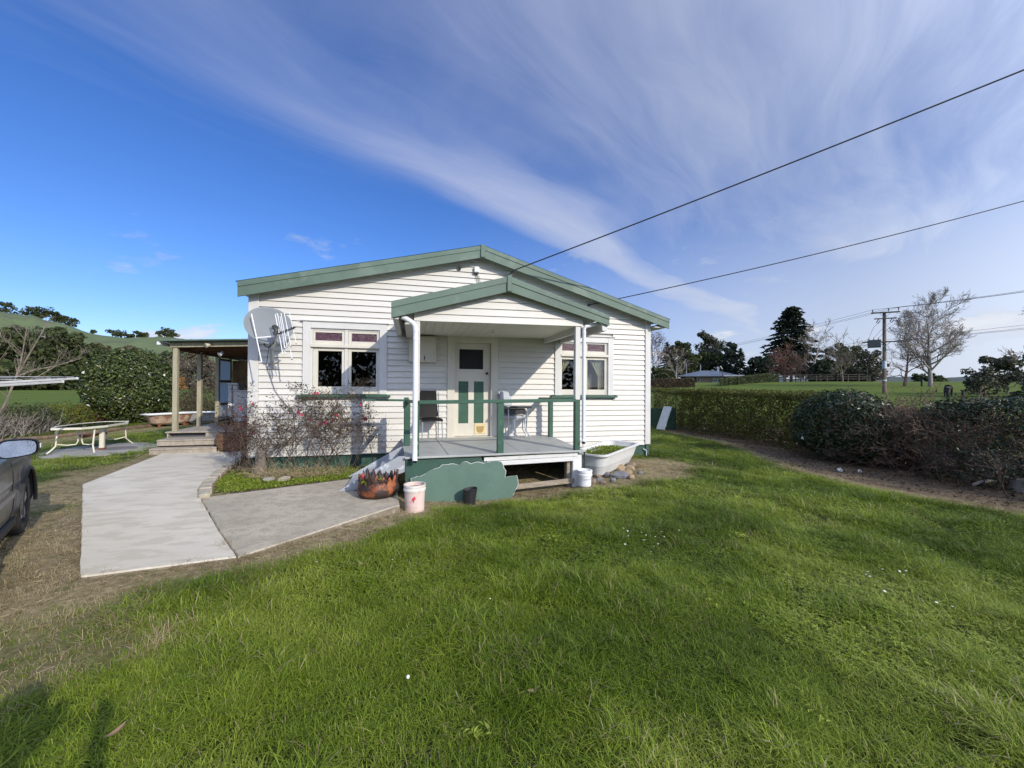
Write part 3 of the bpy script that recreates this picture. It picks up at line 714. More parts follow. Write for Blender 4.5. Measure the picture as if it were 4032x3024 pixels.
for q in ((.955, 1.497, 2.418, 2.432), (.955, 1.497, 1.978, 1.992), (.955, .968, 1.992, 2.418), (1.484, 1.497, 1.992, 2.418)): m.add(*box(q[0], q[1], .04, .062, q[2], q[3]))
obj('glazing_bead', m, white_trim, door)
obj('door_panel', box(.952, 1.169, .058, .068, .829, 1.733), green_dark, door); obj('door_panel', box(1.284, 1.50, .058, .068, .829, 1.733), green_dark, door)
V, F = lathe([(.0, 0), (.016, 0), (.014, .02), (.026, .03), (.03, .045), (.024, .062), (0, .066)], 14); V = A(V)
obj('knob', MB().add(np.stack([V[:, 0] + 1.558, .045 - V[:, 2], V[:, 1] + 1.905], 1), F, smooth=True), dark_metal, door)
V, F = lathe([(.0, 0), (.018, 0), (.018, .006), (0, .008)], 12); obj('lock', MB().add(np.stack([A(V)[:, 0] + 1.556, .045 - A(V)[:, 2], A(V)[:, 1] + 2.03], 1), F), cream_trim, door)
cream_plastic = M('yellowed cat flap plastic', (.66, .55, .30), .4, .05, 5); tan_flap = M('amber cat flap', (.40, .27, .10), .35, .08, 5)
m = MB().add(*box(1.30, 1.545, .030, .046, .605, .825, .004)); m.add(*box(1.325, 1.520, .024, .031, .765, .785, .003))
fl = obj('cat_flap', m, cream_plastic, door)
P = [(1.345, .765), (1.345, .70)] + [(1.4225 - .0775*math.cos(t), .70 - .072*math.sin(t)) for t in np.linspace(.2, math.pi-.2, 12)] + [(1.50, .70), (1.50, .765)]
obj('cat_flap_door', MB().add(*prism(P, 1, .022, .030)), tan_flap, door)
# meter box
m = MB().add(*box(-.07, .47, -.17, -.028, 2.11, 2.64, .008)); mb_ = obj('meter_box', m, cream_trim, house)
obj('meter_box_door', box(-.045, .448, -.178, -.169, 2.135, 2.615, .004), cream_trim, mb_)
obj('meter_window', box(.228, .250, -.181, -.176, 2.16, 2.235, .002), black_plastic, mb_); obj('warning_sticker', box(.224, .262, -.1805, -.177, 2.142, 2.154), M('red sticker', (.6, .12, .1), .5), mb_)
# gable fittings: old light bracket, junction box with loose leads, service bracket
m = MB().add(*tube([(.955, -.02, 4.075), (.955, -.09, 4.10), (.955, -.10, 4.14)], .018, 8)); m.add(*box(.93, .985, -.12, -.06, 4.10, 4.16, .01)); obj('old_lamp_bracket', m, dark_metal, house)
jb = obj('junction_box', box(1.255, 1.365, -.105, -.028, 4.045, 4.165, .012), white_plastic, house)
obj('junction_box_slot', box(1.262, 1.352, -.098, -.04, 4.02, 4.046), dark_metal, jb)
for k in range(3): obj('loose_lead', tube([(1.28 + .025*k, -.05, 4.03), (1.30 + .035*k, -.045, 3.94), (1.34 + .04*k, -.035, 3.80 - .02*k)], .004, 5), wire_m, jb)
m = MB().add(*beam((1.98, -.03, 3.98), (2.06, -.20, 4.06), .03, .03)); m.add(*beam((1.98, -.03, 4.10), (2.06, -.2, 4.06), .025, .025)); sb = obj('service_bracket', m, white_trim, house)
obj('insulator', tube([(2.03, -.2, 4.05), (2.06, -.25, 4.08), (2.10, -.29, 4.10)], [.028, .035, .02], 10), dark_metal, sb)
obj('service_lead', tube([(2.08, -.27, 4.08), (2.0, -.26, 4.03), (1.95, -.22, 3.97), (2.03, -.2, 3.93), (1.95, -.12, 3.88), (1.88, -.05, 3.83)], .013, 6), wire_m, sb)
obj('wire_clip', box(3.88, 3.93, -.09, -.02, 3.48, 3.52, .006), dark_metal, house)

# ------------------------------------------------------------------ the porch
porch = empty('porch', 'open front porch with small green trimmed gable, grey deck and torn green skirting', 'porch', (1.35, -1.0, 0))
def dz(x, y): return .553 + y*(.022 - .006*(x/2.9))                       # the deck falls a little to the front
PL, PRt, PF = -.20, 2.955, -2.03
def deck_panel(x0f, x1f, x0b, x1b):
    P = [(x0f, PF), (x1f, PF), (x1b, -.035), (x0b, -.035)]
    V = [(x, y, dz(x, y)) for x, y in P] + [(x, y, dz(x, y) - .022) for x, y in P]
    obj('deck_panel', MB().add(V, [A((0, 1, 2, 3)), A((7, 6, 5, 4)), A((0, 4, 5, 1)), A((1, 5, 6, 2)), A((2, 6, 7, 3)), A((3, 7, 4, 0))]), grey_paint, porch)
deck_panel(-.10, .574, -.20, .462); deck_panel(.586, 1.787, .474, 1.737); deck_panel(1.795, 2.93, 1.745, 2.955)
obj('deck_edge', MB().add(*beam((-.105, PF-.012, dz(-.1, -2)-.008), (2.935, PF-.012, dz(2.9, -2)-.008), .022, .034, .006)), grey_paint, porch)
# framing below
obj('bearer', MB().add(*beam((1.15, -1.985, .425), (2.80, -1.985, .450), .04, .062, .004)), white_peel, porch)
obj('bearer', MB().add(*beam((1.20, -1.975, .348), (2.72, -1.975, .375), .05, .075, .006)), white_peel, porch)
for k in range(5): obj('joist', MB().add(*beam((.15 + .62*k, -1.9, .40), (.15 + .62*k, -.05, .43), .05, .10)), raw_wood, porch)
obj('pile', box(2.715, 2.885, -1.99, -1.83, -.20, .435, .01), white_peel, porch); obj('pile', box(2.63, 2.705, -1.93, -1.80, -.2, .36, .01), raw_wood, porch)
obj('bottom_plank', MB().add(*beam((1.50, -1.99, -.065), (2.74, -1.99, .0), .045, .085, .006)), raw_wood, porch)
obj('side_skirting', box(-.09, -.06, -1.98, -.05, -.2, .50), green_base, porch)
obj('side_skirting', box(2.895, 2.925, -1.80, -.05, -.15, .50), green_base, porch)
# skirting sheets: a darker one behind, a torn paler one leaning on it
def sheet(name, P, mat, ytop, ybot, zt, zb, th, edge=True):
    rs = np.random.default_rng(len(P)); Q = []
    for i in range(len(P)):
        a, b = A(P[i]), A(P[(i+1) % len(P)]); n = max(1, int(np.linalg.norm(b-a)/.045))
        for j in range(n):
            q = a + (b-a)*j/n
            if j: q = q + rs.normal(size=2)*.005
            Q.append(q)
    Q = A(Q); import mathutils.geometry as mg
    tri = A(mg.tessellate_polygon([[Vector((q[0], q[1], 0)) for q in Q]])); n = len(Q)
    y = ytop + (ybot - ytop)*np.clip((zt - Q[:, 1])/(zt - zb), 0, 1)
    F_ = np.column_stack([Q[:, 0], y, Q[:, 1]]); B_ = F_ + A((0, th, 0)); i = np.arange(n); j = (i+1) % n
    mb = MB().add(np.concatenate([F_, B_]), [tri, tri[:, ::-1] + n]); mb.add(np.concatenate([F_, B_]), np.stack([i, j, n+j, n+i], 1), mat=1)
    o = obj(name, mb, [mat, white_peel], porch)
    if edge:      # frayed white edge where the sheet has torn
        k = (Q[:, 1] > zb + .06); ctr = Q.mean(0); ins = Q + (ctr - Q)/np.linalg.norm(ctr - Q, axis=1)[:, None]*(.003 + .008*vnoise(Q[:, 0]*9, Q[:, 1]*9, 1, 3, 2))[:, None]*(vnoise(Q[:, 0]*4, Q[:, 1]*4, 1, 8, 2) > .38)[:, None]
        A_ = np.column_stack([Q[:, 0], y - .0012, Q[:, 1]]); B2 = np.column_stack([ins[:, 0], y - .0012, ins[:, 1]]); q = np.stack([i, j, n+j, n+i], 1); q = q[k[i] & k[j]]
        obj('torn_edge', MB().add(np.concatenate([A_, B2]), q), white_peel, o)
    return o
sheet('skirting_sheet', [(-.095, -.26), (1.45, -.26), (1.43, .30), (1.30, .33), (1.13, .40), (1.10, .47), (-.09, .458)], green_base, -2.006, -2.03, .46, -.26, .012, False)
sheet('skirting_sheet', [(-.01, -.25), (1.22, -.245), (1.60, -.20), (1.70, -.02), (1.715, .03), (1.69, .155), (1.49, .135), (1.51, .24), (1.43, .385), (1.36, .40), (1.14, .375), (1.05, .40), (.93, .375), (.86, .415), (.79, .405), (.74, .36), (.66, .385), (.47, .378), (.42, .335), (.31, .305), (.13, .215), (-.01, .19)], green_sheet, -2.035, -2.12, .45, -.25, .010)
# posts: white above the rail, dark green below
def post(x, y, z0, z1, zc, w, top=white_trim, bot=green_dark):
    p = obj('post', box(x-w/2, x+w/2, y-w/2, y+w/2, zc, z1, .006), top, porch)
    obj('post_base', box(x-w/2-.001, x+w/2+.001, y-w/2-.001, y+w/2+.001, z0, zc, .006), bot, p); return p
post(.062, -1.95, dz(.06, -1.95), 2.66, 1.38, .10); post(2.80, -1.95, dz(2.8, -1.95), 2.70, 1.40, .092)
obj('rail_post', box(1.37, 1.475, -2.025, -1.93, dz(1.4, -2), 1.345, .006), green_dark, porch)
obj('rail_post', box(-.135, -.030, -.97, -.87, dz(0, -.9), 1.345, .006), green_dark, porch); obj('rail_post', box(-.145, -.06, -.87, -.79, dz(0, -.8), 1.41, .006), green_dark, porch)
obj('rail_post', box(2.855, 2.945, -.36, -.27, dz(2.9, -.3), 1.36, .006), green_dark, porch)
obj('rail', MB().add(*beam((.10, -1.99, 1.366), (2.765, -1.99, 1.392), .045, .058, .006)), green_dark, porch)
obj('rail', MB().add(*beam((-.085, -.86, 1.355), (.05, -1.93, 1.362), .085, .035, .005)), green_dark, porch)
obj('rail', MB().add(*beam((2.80, -1.93, 1.405), (2.80, -.03, 1.372), .14, .035, .005)), green_dark, porch)
obj('rail', MB().add(*beam((-.84, -.93, 1.372), (-.03, -.93, 1.358), .09, .035, .005)), green_dark, porch)
obj('rail_block', box(-.16, -.128, -.95, -.90, 1.21, 1.335, .004), raw_wood, porch)
# roof of the porch
PAP = (1.52, 3.42); PEL = (-.318, 2.905); PER = (3.317, 2.868)
barge(porch, PAP, PEL, PER, -2.15, .250, .245, .172, .40, ridge=.085)
def prt(x): return PAP[1] + (PEL[1]-PAP[1])*(PAP[0]-x)/(PAP[0]-PEL[0]) if x < PAP[0] else PAP[1] + (PER[1]-PAP[1])*(x-PAP[0])/(PER[0]-PAP[0])
for e in (PEL, PER):
    s = 1 if e[0] > PAP[0] else -1
    P = [(PAP[0], PAP[1]-.02), (e[0], e[1]-.02), (e[0], e[1]-.002), (PAP[0], PAP[1]-.002)]
    obj('roof_sheet', MB().add(*prism(P if s < 0 else P[::-1], 1, -2.14, -.031)), green_fascia, porch)
    P = [(PAP[0], PAP[1]-.10), (e[0], e[1]-.10), (e[0], e[1]-.075), (PAP[0], PAP[1]-.075)]
    obj('soffit', MB().add(*prism(P if s < 0 else P[::-1], 1, -2.11, -1.99)), white_trim, porch)
    g0, g1 = sorted((e[0], e[0]-s*.125)); zb = e[1] - .19
    gutter = obj('gutter', MB().add(*prism([(g0+.02, zb-.07), (g1-.02, zb-.07), (g1, zb+.09), (g0, zb+.09)], 1, -2.105, -.035)), white_trim, porch)
# gable infill boards
zz = 2.668; k = 0
while zz < 3.2:
    z1 = zz + .118
    def gl(z): 
        l = PAP[0] - (PAP[0]-PEL[0])*(PAP[1]-.10-z)/(PAP[1]-PEL[1]); r_ = PAP[0] + (PER[0]-PAP[0])*(PAP[1]-.10-z)/(PAP[1]-PER[1]); return max(.02, l), min(2.885, r_)
    lo, hi = gl(zz), gl(z1 + .01); sl = .014*1
    if hi[1]-hi[0] < .03: hi = ((lo[0]+lo[1])/2-.03, (lo[0]+lo[1])/2+.03)
    y0, y1 = -2.014, -1.992; bz = lambda x, z: z + (x - 1.5)*.012
    V = [(lo[0], y0, bz(lo[0], zz)), (lo[1], y0, bz(lo[1], zz)), (hi[1], y1, bz(hi[1], z1+.012)), (hi[0], y1, bz(hi[0], z1+.012)), (lo[0], -1.965, bz(lo[0], zz)), (lo[1], -1.965, bz(lo[1], zz)), (hi[1], -1.965, bz(hi[1], z1+.012)), (hi[0], -1.965, bz(hi[0], z1+.012))]
    obj('weatherboard', MB().add(V, [A((0, 1, 2, 3)), A((4, 5, 1, 0)), A((0, 3, 7, 4)), A((1, 5, 6, 2)), A((3, 2, 6, 7)), A((7, 6, 5, 4))]), white_board, porch); zz = z1
# beams and the side cheeks above them
obj('beam', MB().add(*beam((.02, -1.95, 2.70), (2.89, -1.95, 2.735), .03, .07)), white_trim, porch)
for x, zt in ((.045, 2.68), (2.86, 2.70)):
    obj('beam', box(x-.03, x+.03, -1.93, -.035, zt-.11, zt+.03, .005), white_trim, porch)
for k in range(3): obj('cheek_board', MB().add(*prism([(-.10 + .02*k - .02, 2.60 + .07*k), (.012, 2.60 + .07*k), (.012, 2.675 + .07*k), (-.105 + .02*k - .02, 2.672 + .07*k)], 1, -1.93, -.04)), white_board, porch)
obj('bracket', MB().add(*prism([(.0, 2.66), (.0, 2.44), (.02, 2.44), (.10, 2.66)][::-1], 1, -.075, -.035)), white_trim, porch)
x = .078
while x < 2.82:
    w = .148; obj('ceiling_board', box(x + .002, min(x + w - .002, 2.828), -1.93, -.035, 2.672 + .008*x, 2.686 + .008*x, .002), ceiling_m, porch); x += w
m = MB().add(*lathe([(.035, 0), (.035, -.012), (.02, -.02), (.02, -.07), (.024, -.075), (.0, -.075)], 12, (1.47, -1.05, 2.684), (True, False))); obj('lamp_holder', m, white_plastic, porch)
# downpipes
m = MB().add(*tube([(-.16, -2.06, 2.69), (-.10, -2.07, 2.665), (.00, -2.085, 2.60), (.035, -2.09, 2.55), (.045, -2.09, 2.48), (.045, -2.09, .60), (.045, -2.10, .56), (.047, -2.155, .465)], .039, 14))
for z in (2.47, 2.33, .71, .585): m.add(*tube([(.045, -2.09, z), (.045, -2.09, z+.045)], .043, 14))
dp = obj('downpipe', m, pvc, porch); obj('pipe_mouth', MB().add(*tube([(.047, -2.150, .470), (.0475, -2.1595, .458)], .033, 14)), dark_metal, dp)
m = MB().add(*tube([(3.20, -2.00, 2.755), (3.05, -2.005, 2.71), (2.93, -2.01, 2.68), (2.905, -2.01, 2.63), (2.905, -2.01, .75), (2.905, -2.015, .70), (2.88, -2.07, .66)], .033, 14))
for z in (2.55, 2.25, .86): m.add(*tube([(2.905, -2.01, z), (2.905, -2.01, z+.045)], .037, 14))
dp2 = obj('downpipe', m, pvc, porch); obj('pipe_mouth', MB().add(*tube([(2.882, -2.066, .664), (2.8785, -2.076, .657)], .028, 14)), dark_metal, dp2)
obj('pipe_tail', MB().add(*tube([(2.93, -1.99, .48), (2.935, -1.985, .2), (2.94, -1.99, .02)], .013, 6)), dark_metal, porch)
# side steps down to the old path
def stringer(y, dy):
    P = [(-.10, dz(0, -1)-.01), (-.10, .28), (-.86, .028), (-1.08, .028), (-1.03, .06), (-.20, dz(0, -1)-.01)]
    obj('stringer', MB().add(*prism(P, 1, y, y+dy)), grey_step, porch)
stringer(-1.99, .045); stringer(-1.02, .045)
for x, z in ((-.36, .315), (-.60, .19), (-.84, .07)): obj('tread', box(x-.14, x+.12, -1.943, -1.022, z-.03, z, .004), grey_step, porch)
for x, z in ((-.235, .317), (-.475, .192), (-.715, .072)): obj('riser', box(x-.01, x+.008, -1.943, -1.022, z, z+.09, .002), grey_step, porch)

# ------------------------------------------------------------------ things fixed to and standing round the house
def oriented(V, o, n, up=(0, 0, 1)):
    """Local (x right, y up, z along n) to world at o."""
    n = A(n); n = n/np.linalg.norm(n); x = np.cross(A(up), n); x /= np.linalg.norm(x); y = np.cross(n, x); V = A(V)
    return A(o) + V[:, :1]*x + V[:, 1:2]*y + V[:, 2:]*n
dish = empty('satellite_dish', 'grey satellite dish on a bent mast by the house corner', 'satellite dish', (-2.56, -.1, 1.95))
dn = A((.42, -.82, .30)); dc = A((-2.54, -.36, 2.68))
prof = [(0.0, 0.0)] + [(r*.385, .075*r*r) for r in np.linspace(.1, 1, 12)] + [(.390, .072)]
V, F = lathe(prof, 40, caps=(False, False)); V = A(V); V[:, 1] *= .93
obj('reflector', MB().add(oriented(V, dc, dn), F, smooth=True), dish_grey, dish)
obj('reflector_back', MB().add(*tube([dc - dn*.02, dc - dn*.10, (-2.50, -.30, 2.50)], .05, 8)), galv, dish)
obj('mast', MB().add(*tube([(-2.555, -.06, 1.955), (-2.545, -.10, 2.0), (-2.525, -.25, 2.25), (-2.515, -.27, 2.36), (-2.51, -.27, 2.52)], .030, 10)), galv, dish)
m = MB().add(*box(-2.66, -2.46, -.055, -.038, 1.925, 1.985, .004)); m.add(*beam((-2.64, -.05, 1.97), (-2.56, -.10, 2.06), .025, .015)); m.add(*beam((-2.42, -.05, 2.10), (-2.53, -.14, 2.06), .025, .015))
obj('wall_bracket', m, galv, dish)
obj('feed_arm', MB().add(*tube([(-2.49, -.37, 2.31), (-2.40, -.55, 2.34), (-2.29, -.76, 2.50)], [.034, .032, .026], 8)), galv, dish)
m = MB().add(*tube([(-2.30, -.80, 2.49), (-2.285, -.79, 2.55), (-2.29, -.78, 2.60)], [.03, .035, .03], 10)); m.add(*tube([(-2.29, -.80, 2.61), (-2.33, -.72, 2.625)], [.045, .05], 12)); obj('receiver', m, dark_metal, dish)
obj('cable', MB().add(*tube([(-2.30, -.76, 2.50), (-2.38, -.62, 2.36), (-2.50, -.45, 2.30), (-2.60, -.34, 2.33), (-2.63, -.30, 2.38), (-2.60, -.28, 2.40)], .008, 6)), wire_m, dish)
obj('cable', MB().add(*tube([(-2.56, -.26, 2.34), (-2.62, -.15, 2.15), (-2.655, -.08, 2.0), (-2.635, -.06, 1.88), (-2.605, -.055, 1.80), (-2.52, -.055, 1.524), (-2.36, -.055, 1.28), (-2.20, -.055, 1.12), (-2.15, -.05, .6), (-2.14, -.05, .3)], .005, 6)), wire_m, dish)
ant = empty('tv_antenna', 'white tube television antenna with slanted rods in front of the dish', 'antenna', (-2.45, -.5, 2.4))
al = M('white aluminium rod', (.74, .75, .77), .35, .05, 5)
obj('cross_bar', MB().add(*tube([(-2.655, -.62, 2.442), (-2.134, -.66, 2.503)], .015, 6)), al, ant)
for t, b, r in (((-2.733, -.60, 2.866), (-2.545, -.66, 2.012), .0095), ((-2.171, -.62, 2.685), (-2.06, -.70, 2.085), .010), ((-2.06, -.88, 2.876), (-1.938, -.92, 2.341), .0055), ((-2.155, -.82, 2.864), (-2.034, -.86, 2.293), .0055), ((-2.211, -.80, 2.868), (-2.103, -.84, 2.281), .006), ((-2.234, -.77, 2.813), (-2.144, -.80, 2.262), .0065)):
    rod = obj('rod', MB().add(*tube([t, b], r, 6)), al, ant)
    obj('end_cap', MB().add(*tube([A(b) + (0, 0, .004), A(b) - (0, 0, .014)], r*1.35, 6)), dark_metal, rod)
a, b, c, d = A((-2.329, -.70, 2.85)), A((-2.197, -.74, 2.18)), A((-2.286, -.72, 2.85)), A((-2.151, -.76, 2.18))
obj('folded_rod', MB().add(*tube([(a+b)/2, a, a + (.012, -.005, .02), c + (-.012, .005, .02), c, d, d + (-.012, .005, -.018), b + (.012, -.005, -.018), b, (a+b)/2], .0085, 6)), al, ant)
obj('boom', MB().add(*tube([(-2.31, -.69, 2.505), (-1.955, -.925, 2.615)], .013, 6)), dark_metal, ant)
obj('mount', MB().add(*tube([(-2.40, -.56, 2.38), (-2.33, -.67, 2.50)], .016, 6)), galv, ant)
m = MB()
for t in (.28, .42, .58, .86): p = A((-2.31, -.69, 2.505))*(1-t) + A((-1.955, -.925, 2.615))*t; m.add(*box(p[0]-.022, p[0]+.022, p[1]-.018, p[1]+.018, p[2]-.02, p[2]+.02, .004))
obj('clamp', m, dark_metal, ant)

Zd = lambda x, y: dz(x, y) + .001
def black_chair():
    o = (.36, -.32); t = empty('chair', 'black vinyl chair with thin chrome legs to the left of the door', 'chair', (o[0], o[1], Zd(*o)), 'chairs on the porch')
    z0 = Zd(*o); a = .16
    def W(V): return rotz(A(V) + A((o[0], o[1], z0)), a, (o[0], o[1], 0))
    n = 9; xs = np.linspace(-.205, .205, n); m = MB()
    V = []; 
    for y in np.linspace(-.20, .19, 7):
        for x in xs: V.append((x, y, .425 + .015*math.cos(x*6) - .02*(y < -.18)))
    V = A(V); k = 7*n; B = V - A((0, 0, .032)); i = (np.arange(6)[:, None]*n + np.arange(n-1)[None]).ravel(); rim = [j for j in range(n)] + [n*r_ + n-1 for r_ in range(1, 7)] + [6*n + j for j in range(n-2, -1, -1)] + [n*r_ for r_ in range(5, 0, -1)]
    rim = A(rim).astype(int); q = np.stack([i, i+1, i+n+1, i+n], 1)
    m.add(W(np.concatenate([V, B])), [q, q[:, ::-1] + k, np.stack([rim, np.roll(rim, -1), np.roll(rim, -1)+k, rim+k], 1)], smooth=False); obj('seat', m, black_vinyl, t)
    V = []
    for s in np.linspace(0, 1, 9):
        z = .45 + s*.535; y = .17 + .03*math.sin(s*3.0) + s*.05; w = .195 - .03*s
        for x in np.linspace(-w, w, 7): V.append((x, y - .012*math.cos(x/w*1.4) + .012, z))
    V = A(V); B = V + A((0, .025, 0)); i = (np.arange(8)[:, None]*7 + np.arange(6)[None]).ravel(); q = np.stack([i, i+1, i+8, i+7], 1); k = len(V)
    rim = A([j for j in range(7)] + [7*r_+6 for r_ in range(1, 9)] + [8*7+j for j in range(5, -1, -1)] + [7*r_ for r_ in range(7, 0, -1)]).astype(int)
    obj('backrest', MB().add(W(np.concatenate([V, B])), [q, q[:, ::-1]+k, np.stack([rim, np.roll(rim, -1), np.roll(rim, -1)+k, rim+k], 1)]), black_vinyl, t)
    for sx in (-1, 1):
        obj('leg', MB().add(*tube(W([(sx*.19, -.17, .40), (sx*.205, -.205, .0)]), [.012, .009], 8)), chrome, t)
        obj('leg', MB().add(*tube(W([(sx*.195, .18, .95), (sx*.20, .175, .45), (sx*.205, .21, .0)]), [.010, .012, .009], 8)), chrome, t)
    obj('seat_frame', MB().add(*tube(W([(-.19, .17, .395), (-.19, -.17, .395), (.19, -.17, .395), (.19, .17, .395), (-.19, .17, .395)]), .010, 6)), chrome, t)
black_chair()
def white_chair():
    o = (2.09, -.27); z0 = Zd(*o); a = .62
    t = empty('chair', 'pale grey vinyl chair with white legs to the right of the door', 'chair', (o[0], o[1], z0), 'chairs on the porch')
    pale = M('pale grey vinyl', (.40, .42, .43), .5, .08, 4, .05, 50); wl = M('white painted tube', (.68, .68, .67), .4, .05, 5)
    def W(V): return rotz(A(V) + A((o[0], o[1], z0)), a, (o[0], o[1], 0))
    V, F = box(-.20, .20, -.20, .20, .40, .475, .022); obj('seat', MB().add(W(V), F), pale, t)
    V, F = box(-.19, .19, .0, .06, .0, .50, .025); V = A(V); V[:, 1] += .15 + V[:, 2]*.13; V[:, 2] += .47; V[:, 0] *= 1 - (V[:, 2] - .47)*.25; obj('backrest', MB().add(W(V), F), pale, t)
    for sx in (-1, 1):
        for sy in (-1, 1): obj('leg', MB().add(*tube(W([(sx*.165, sy*.165, .41), (sx*.185, sy*.19, .0)]), [.016, .012], 8)), wl, t)
white_chair()
def side_table():
    o = (2.14, -.36); z0 = Zd(*o); t = empty('folding_table', 'small grey folding table with a black box under its top in front of pale chair', 'table', (o[0], o[1], z0))
    gt = M('grey table laminate', (.36, .37, .36), .5, .1, 5, .05, 30, stain=((.2, .2, .19), .5, 7, .58))
    V, F = box(-.27, .27, -.17, .17, .655, .675, .005); obj('table_top', MB().add(rotz(V + A((*o, z0)), .06, (*o, 0)), F), gt, t)
    obj('table_edge', box(o[0]-.27, o[0]+.27, o[1]-.182, o[1]-.171, z0+.628, z0+.672, .003), wire_m, t)
    obj('black_box', box(o[0]-.235, o[0]+.16, o[1]-.12, o[1]+.13, z0+.505, z0+.61, .01), black_plastic, t)
    for y in (-.14, .14): obj('leg', MB().add(*tube([(o[0]+.19, o[1]+y, z0+.65), (o[0]+.16, o[1]+y, z0+.18), (o[0]+.175, o[1]+y, z0+.14), (o[0]+.26, o[1]+y, z0+.012), (o[0]+.265, o[1]+y, z0+.0)], .013, 6)), galv, t)
    for y in (-.14, .14): obj('leg', MB().add(*tube([(o[0]-.22, o[1]+y, z0+.65), (o[0]-.21, o[1]+y, z0+.0)], .012, 6)), galv, t)
side_table()

def bucket(name, label, x, y, z, r0, r1, h, mat, rim_mat, handle=True, lid=False, fill=None):
    t = empty(name, label, 'bucket', (x, y, z)); o = (x, y, z)
    obj('body', MB().add(*lathe([(0, .004), (r0-.01, .002), (r0, .012), (r1, h-.07), (r1, h), (r1-.006, h), (r1-.008, .02), (0, .015)], 32, o, (False, False)), smooth=False), mat, t)
    obj('rim', MB().add(*lathe([(r1+.001, h-.085), (r1+.010, h-.083), (r1+.011, h-.055), (r1+.003, h-.050), (r1+.003, h-.03), (r1+.009, h-.026), (r1+.009, h+.002), (r1-.004, h+.002)], 32, o, (False, False))), rim_mat, t)
    if fill: obj('water', MB().add(*lathe([(0, h-.05), (r1-.008, h-.05)], 32, o, (False, False))), fill, t)
    if lid: obj('lid', MB().add(*lathe([(0, h-.012), (r1-.02, h-.012), (r1-.012, h+.008), (r1+.012, h+.008), (r1+.013, h-.02)], 32, o, (False, False))), rim_mat, t)
    if handle:
        th = np.linspace(.15, math.pi-.15, 16); obj('handle', MB().add(*tube([(x + (r1+.012)*math.cos(q), y - (r1+.016)*math.sin(q), z + h - .06 - .07*math.sin(q)) for q in th], .003, 5)), galv, t)
    return t
muddy = M('muddy water', (.10, .065, .04), .2, .2, 6, 0, stain=((.26, .17, .11), .6, 5, .5))
pb = bucket('bucket', 'sun bleached pink bucket of muddy water with red spray paint mark', .045, -2.74, h1(.045, -2.74)-.008, .128, .140, .385, pink_plastic, M('bleached rim plastic', (.70, .66, .60), .45, .06, 5, stain=((.55, .42, .34), .5, 6, .5)), handle=False, fill=muddy)
red = M('red spray paint', (.62, .04, .09), .6, .15, 30)
def splash():
    rs = np.random.default_rng(2); bx, by, bz = .045, -2.74, h1(.045, -2.74); n = 26; th = np.arange(n)*2*math.pi/n
    rr = 1 + .35*np.sin(th*2 + .5) + .18*np.sin(th*5 + 2) + rs.normal(0, .07, n); ang = -math.pi/2 - .10 + .155*rr*np.cos(th); zz = .205 + .028*rr*np.sin(th); zz = zz - .045*np.exp(-((th - 4.5)/.22)**2) - .03*np.exp(-((th - 5.1)/.15)**2)
    r_ = .1280 + (zz - .012)*.0396 + .0012; obj('paint_mark', MB().add(np.column_stack([bx + r_*np.cos(ang), by + r_*np.sin(ang), bz + zz]), np.arange(n)[None]), red, pb)
splash()
bucket('bucket', 'white lidded plastic bucket on a flat stone beside the porch post', 2.86, -2.16, h1(2.86, -2.14)+.035, .105, .118, .27, white_plastic, white_plastic, lid=True)
bp = empty('plant_pot', 'black plastic planter bag leaning against the torn green skirting', 'pot', (.87, -2.28, h1(.87, -2.28)-.01))
zb = h1(.87, -2.28)-.01; V, F = lathe([(0, 0), (.085, 0), (.095, .02), (.103, .12), (.107, .22), (.112, .245), (.104, .25), (.098, .22), (.09, .06), (0, .05)], 26, (.87, -2.28, zb), (False, False)); V = A(V); rs = np.random.default_rng(8)
V += rs.normal(size=V.shape)*.0018; V[:, 2] += (V[:, 0]-.87)*.12*(V[:, 2] > zb+.1); V[:, 0] += (V[:, 2]-zb)*.06
obj('body', MB().add(V, F), black_plastic, bp)
def bits(n, cx, cy, cz, r, rs): 
    a = rs.uniform(0, 6.28, n); q = r*np.sqrt(rs.uniform(size=n)); return np.stack([cx + q*np.cos(a), cy + q*np.sin(a), cz + rs.uniform(0, .02, n)], 1)
obj('soil', MB().add(*lathe([(0, .12), (.098, .12)], 20, (.875, -2.28, zb), (False, False))), soil, bp)
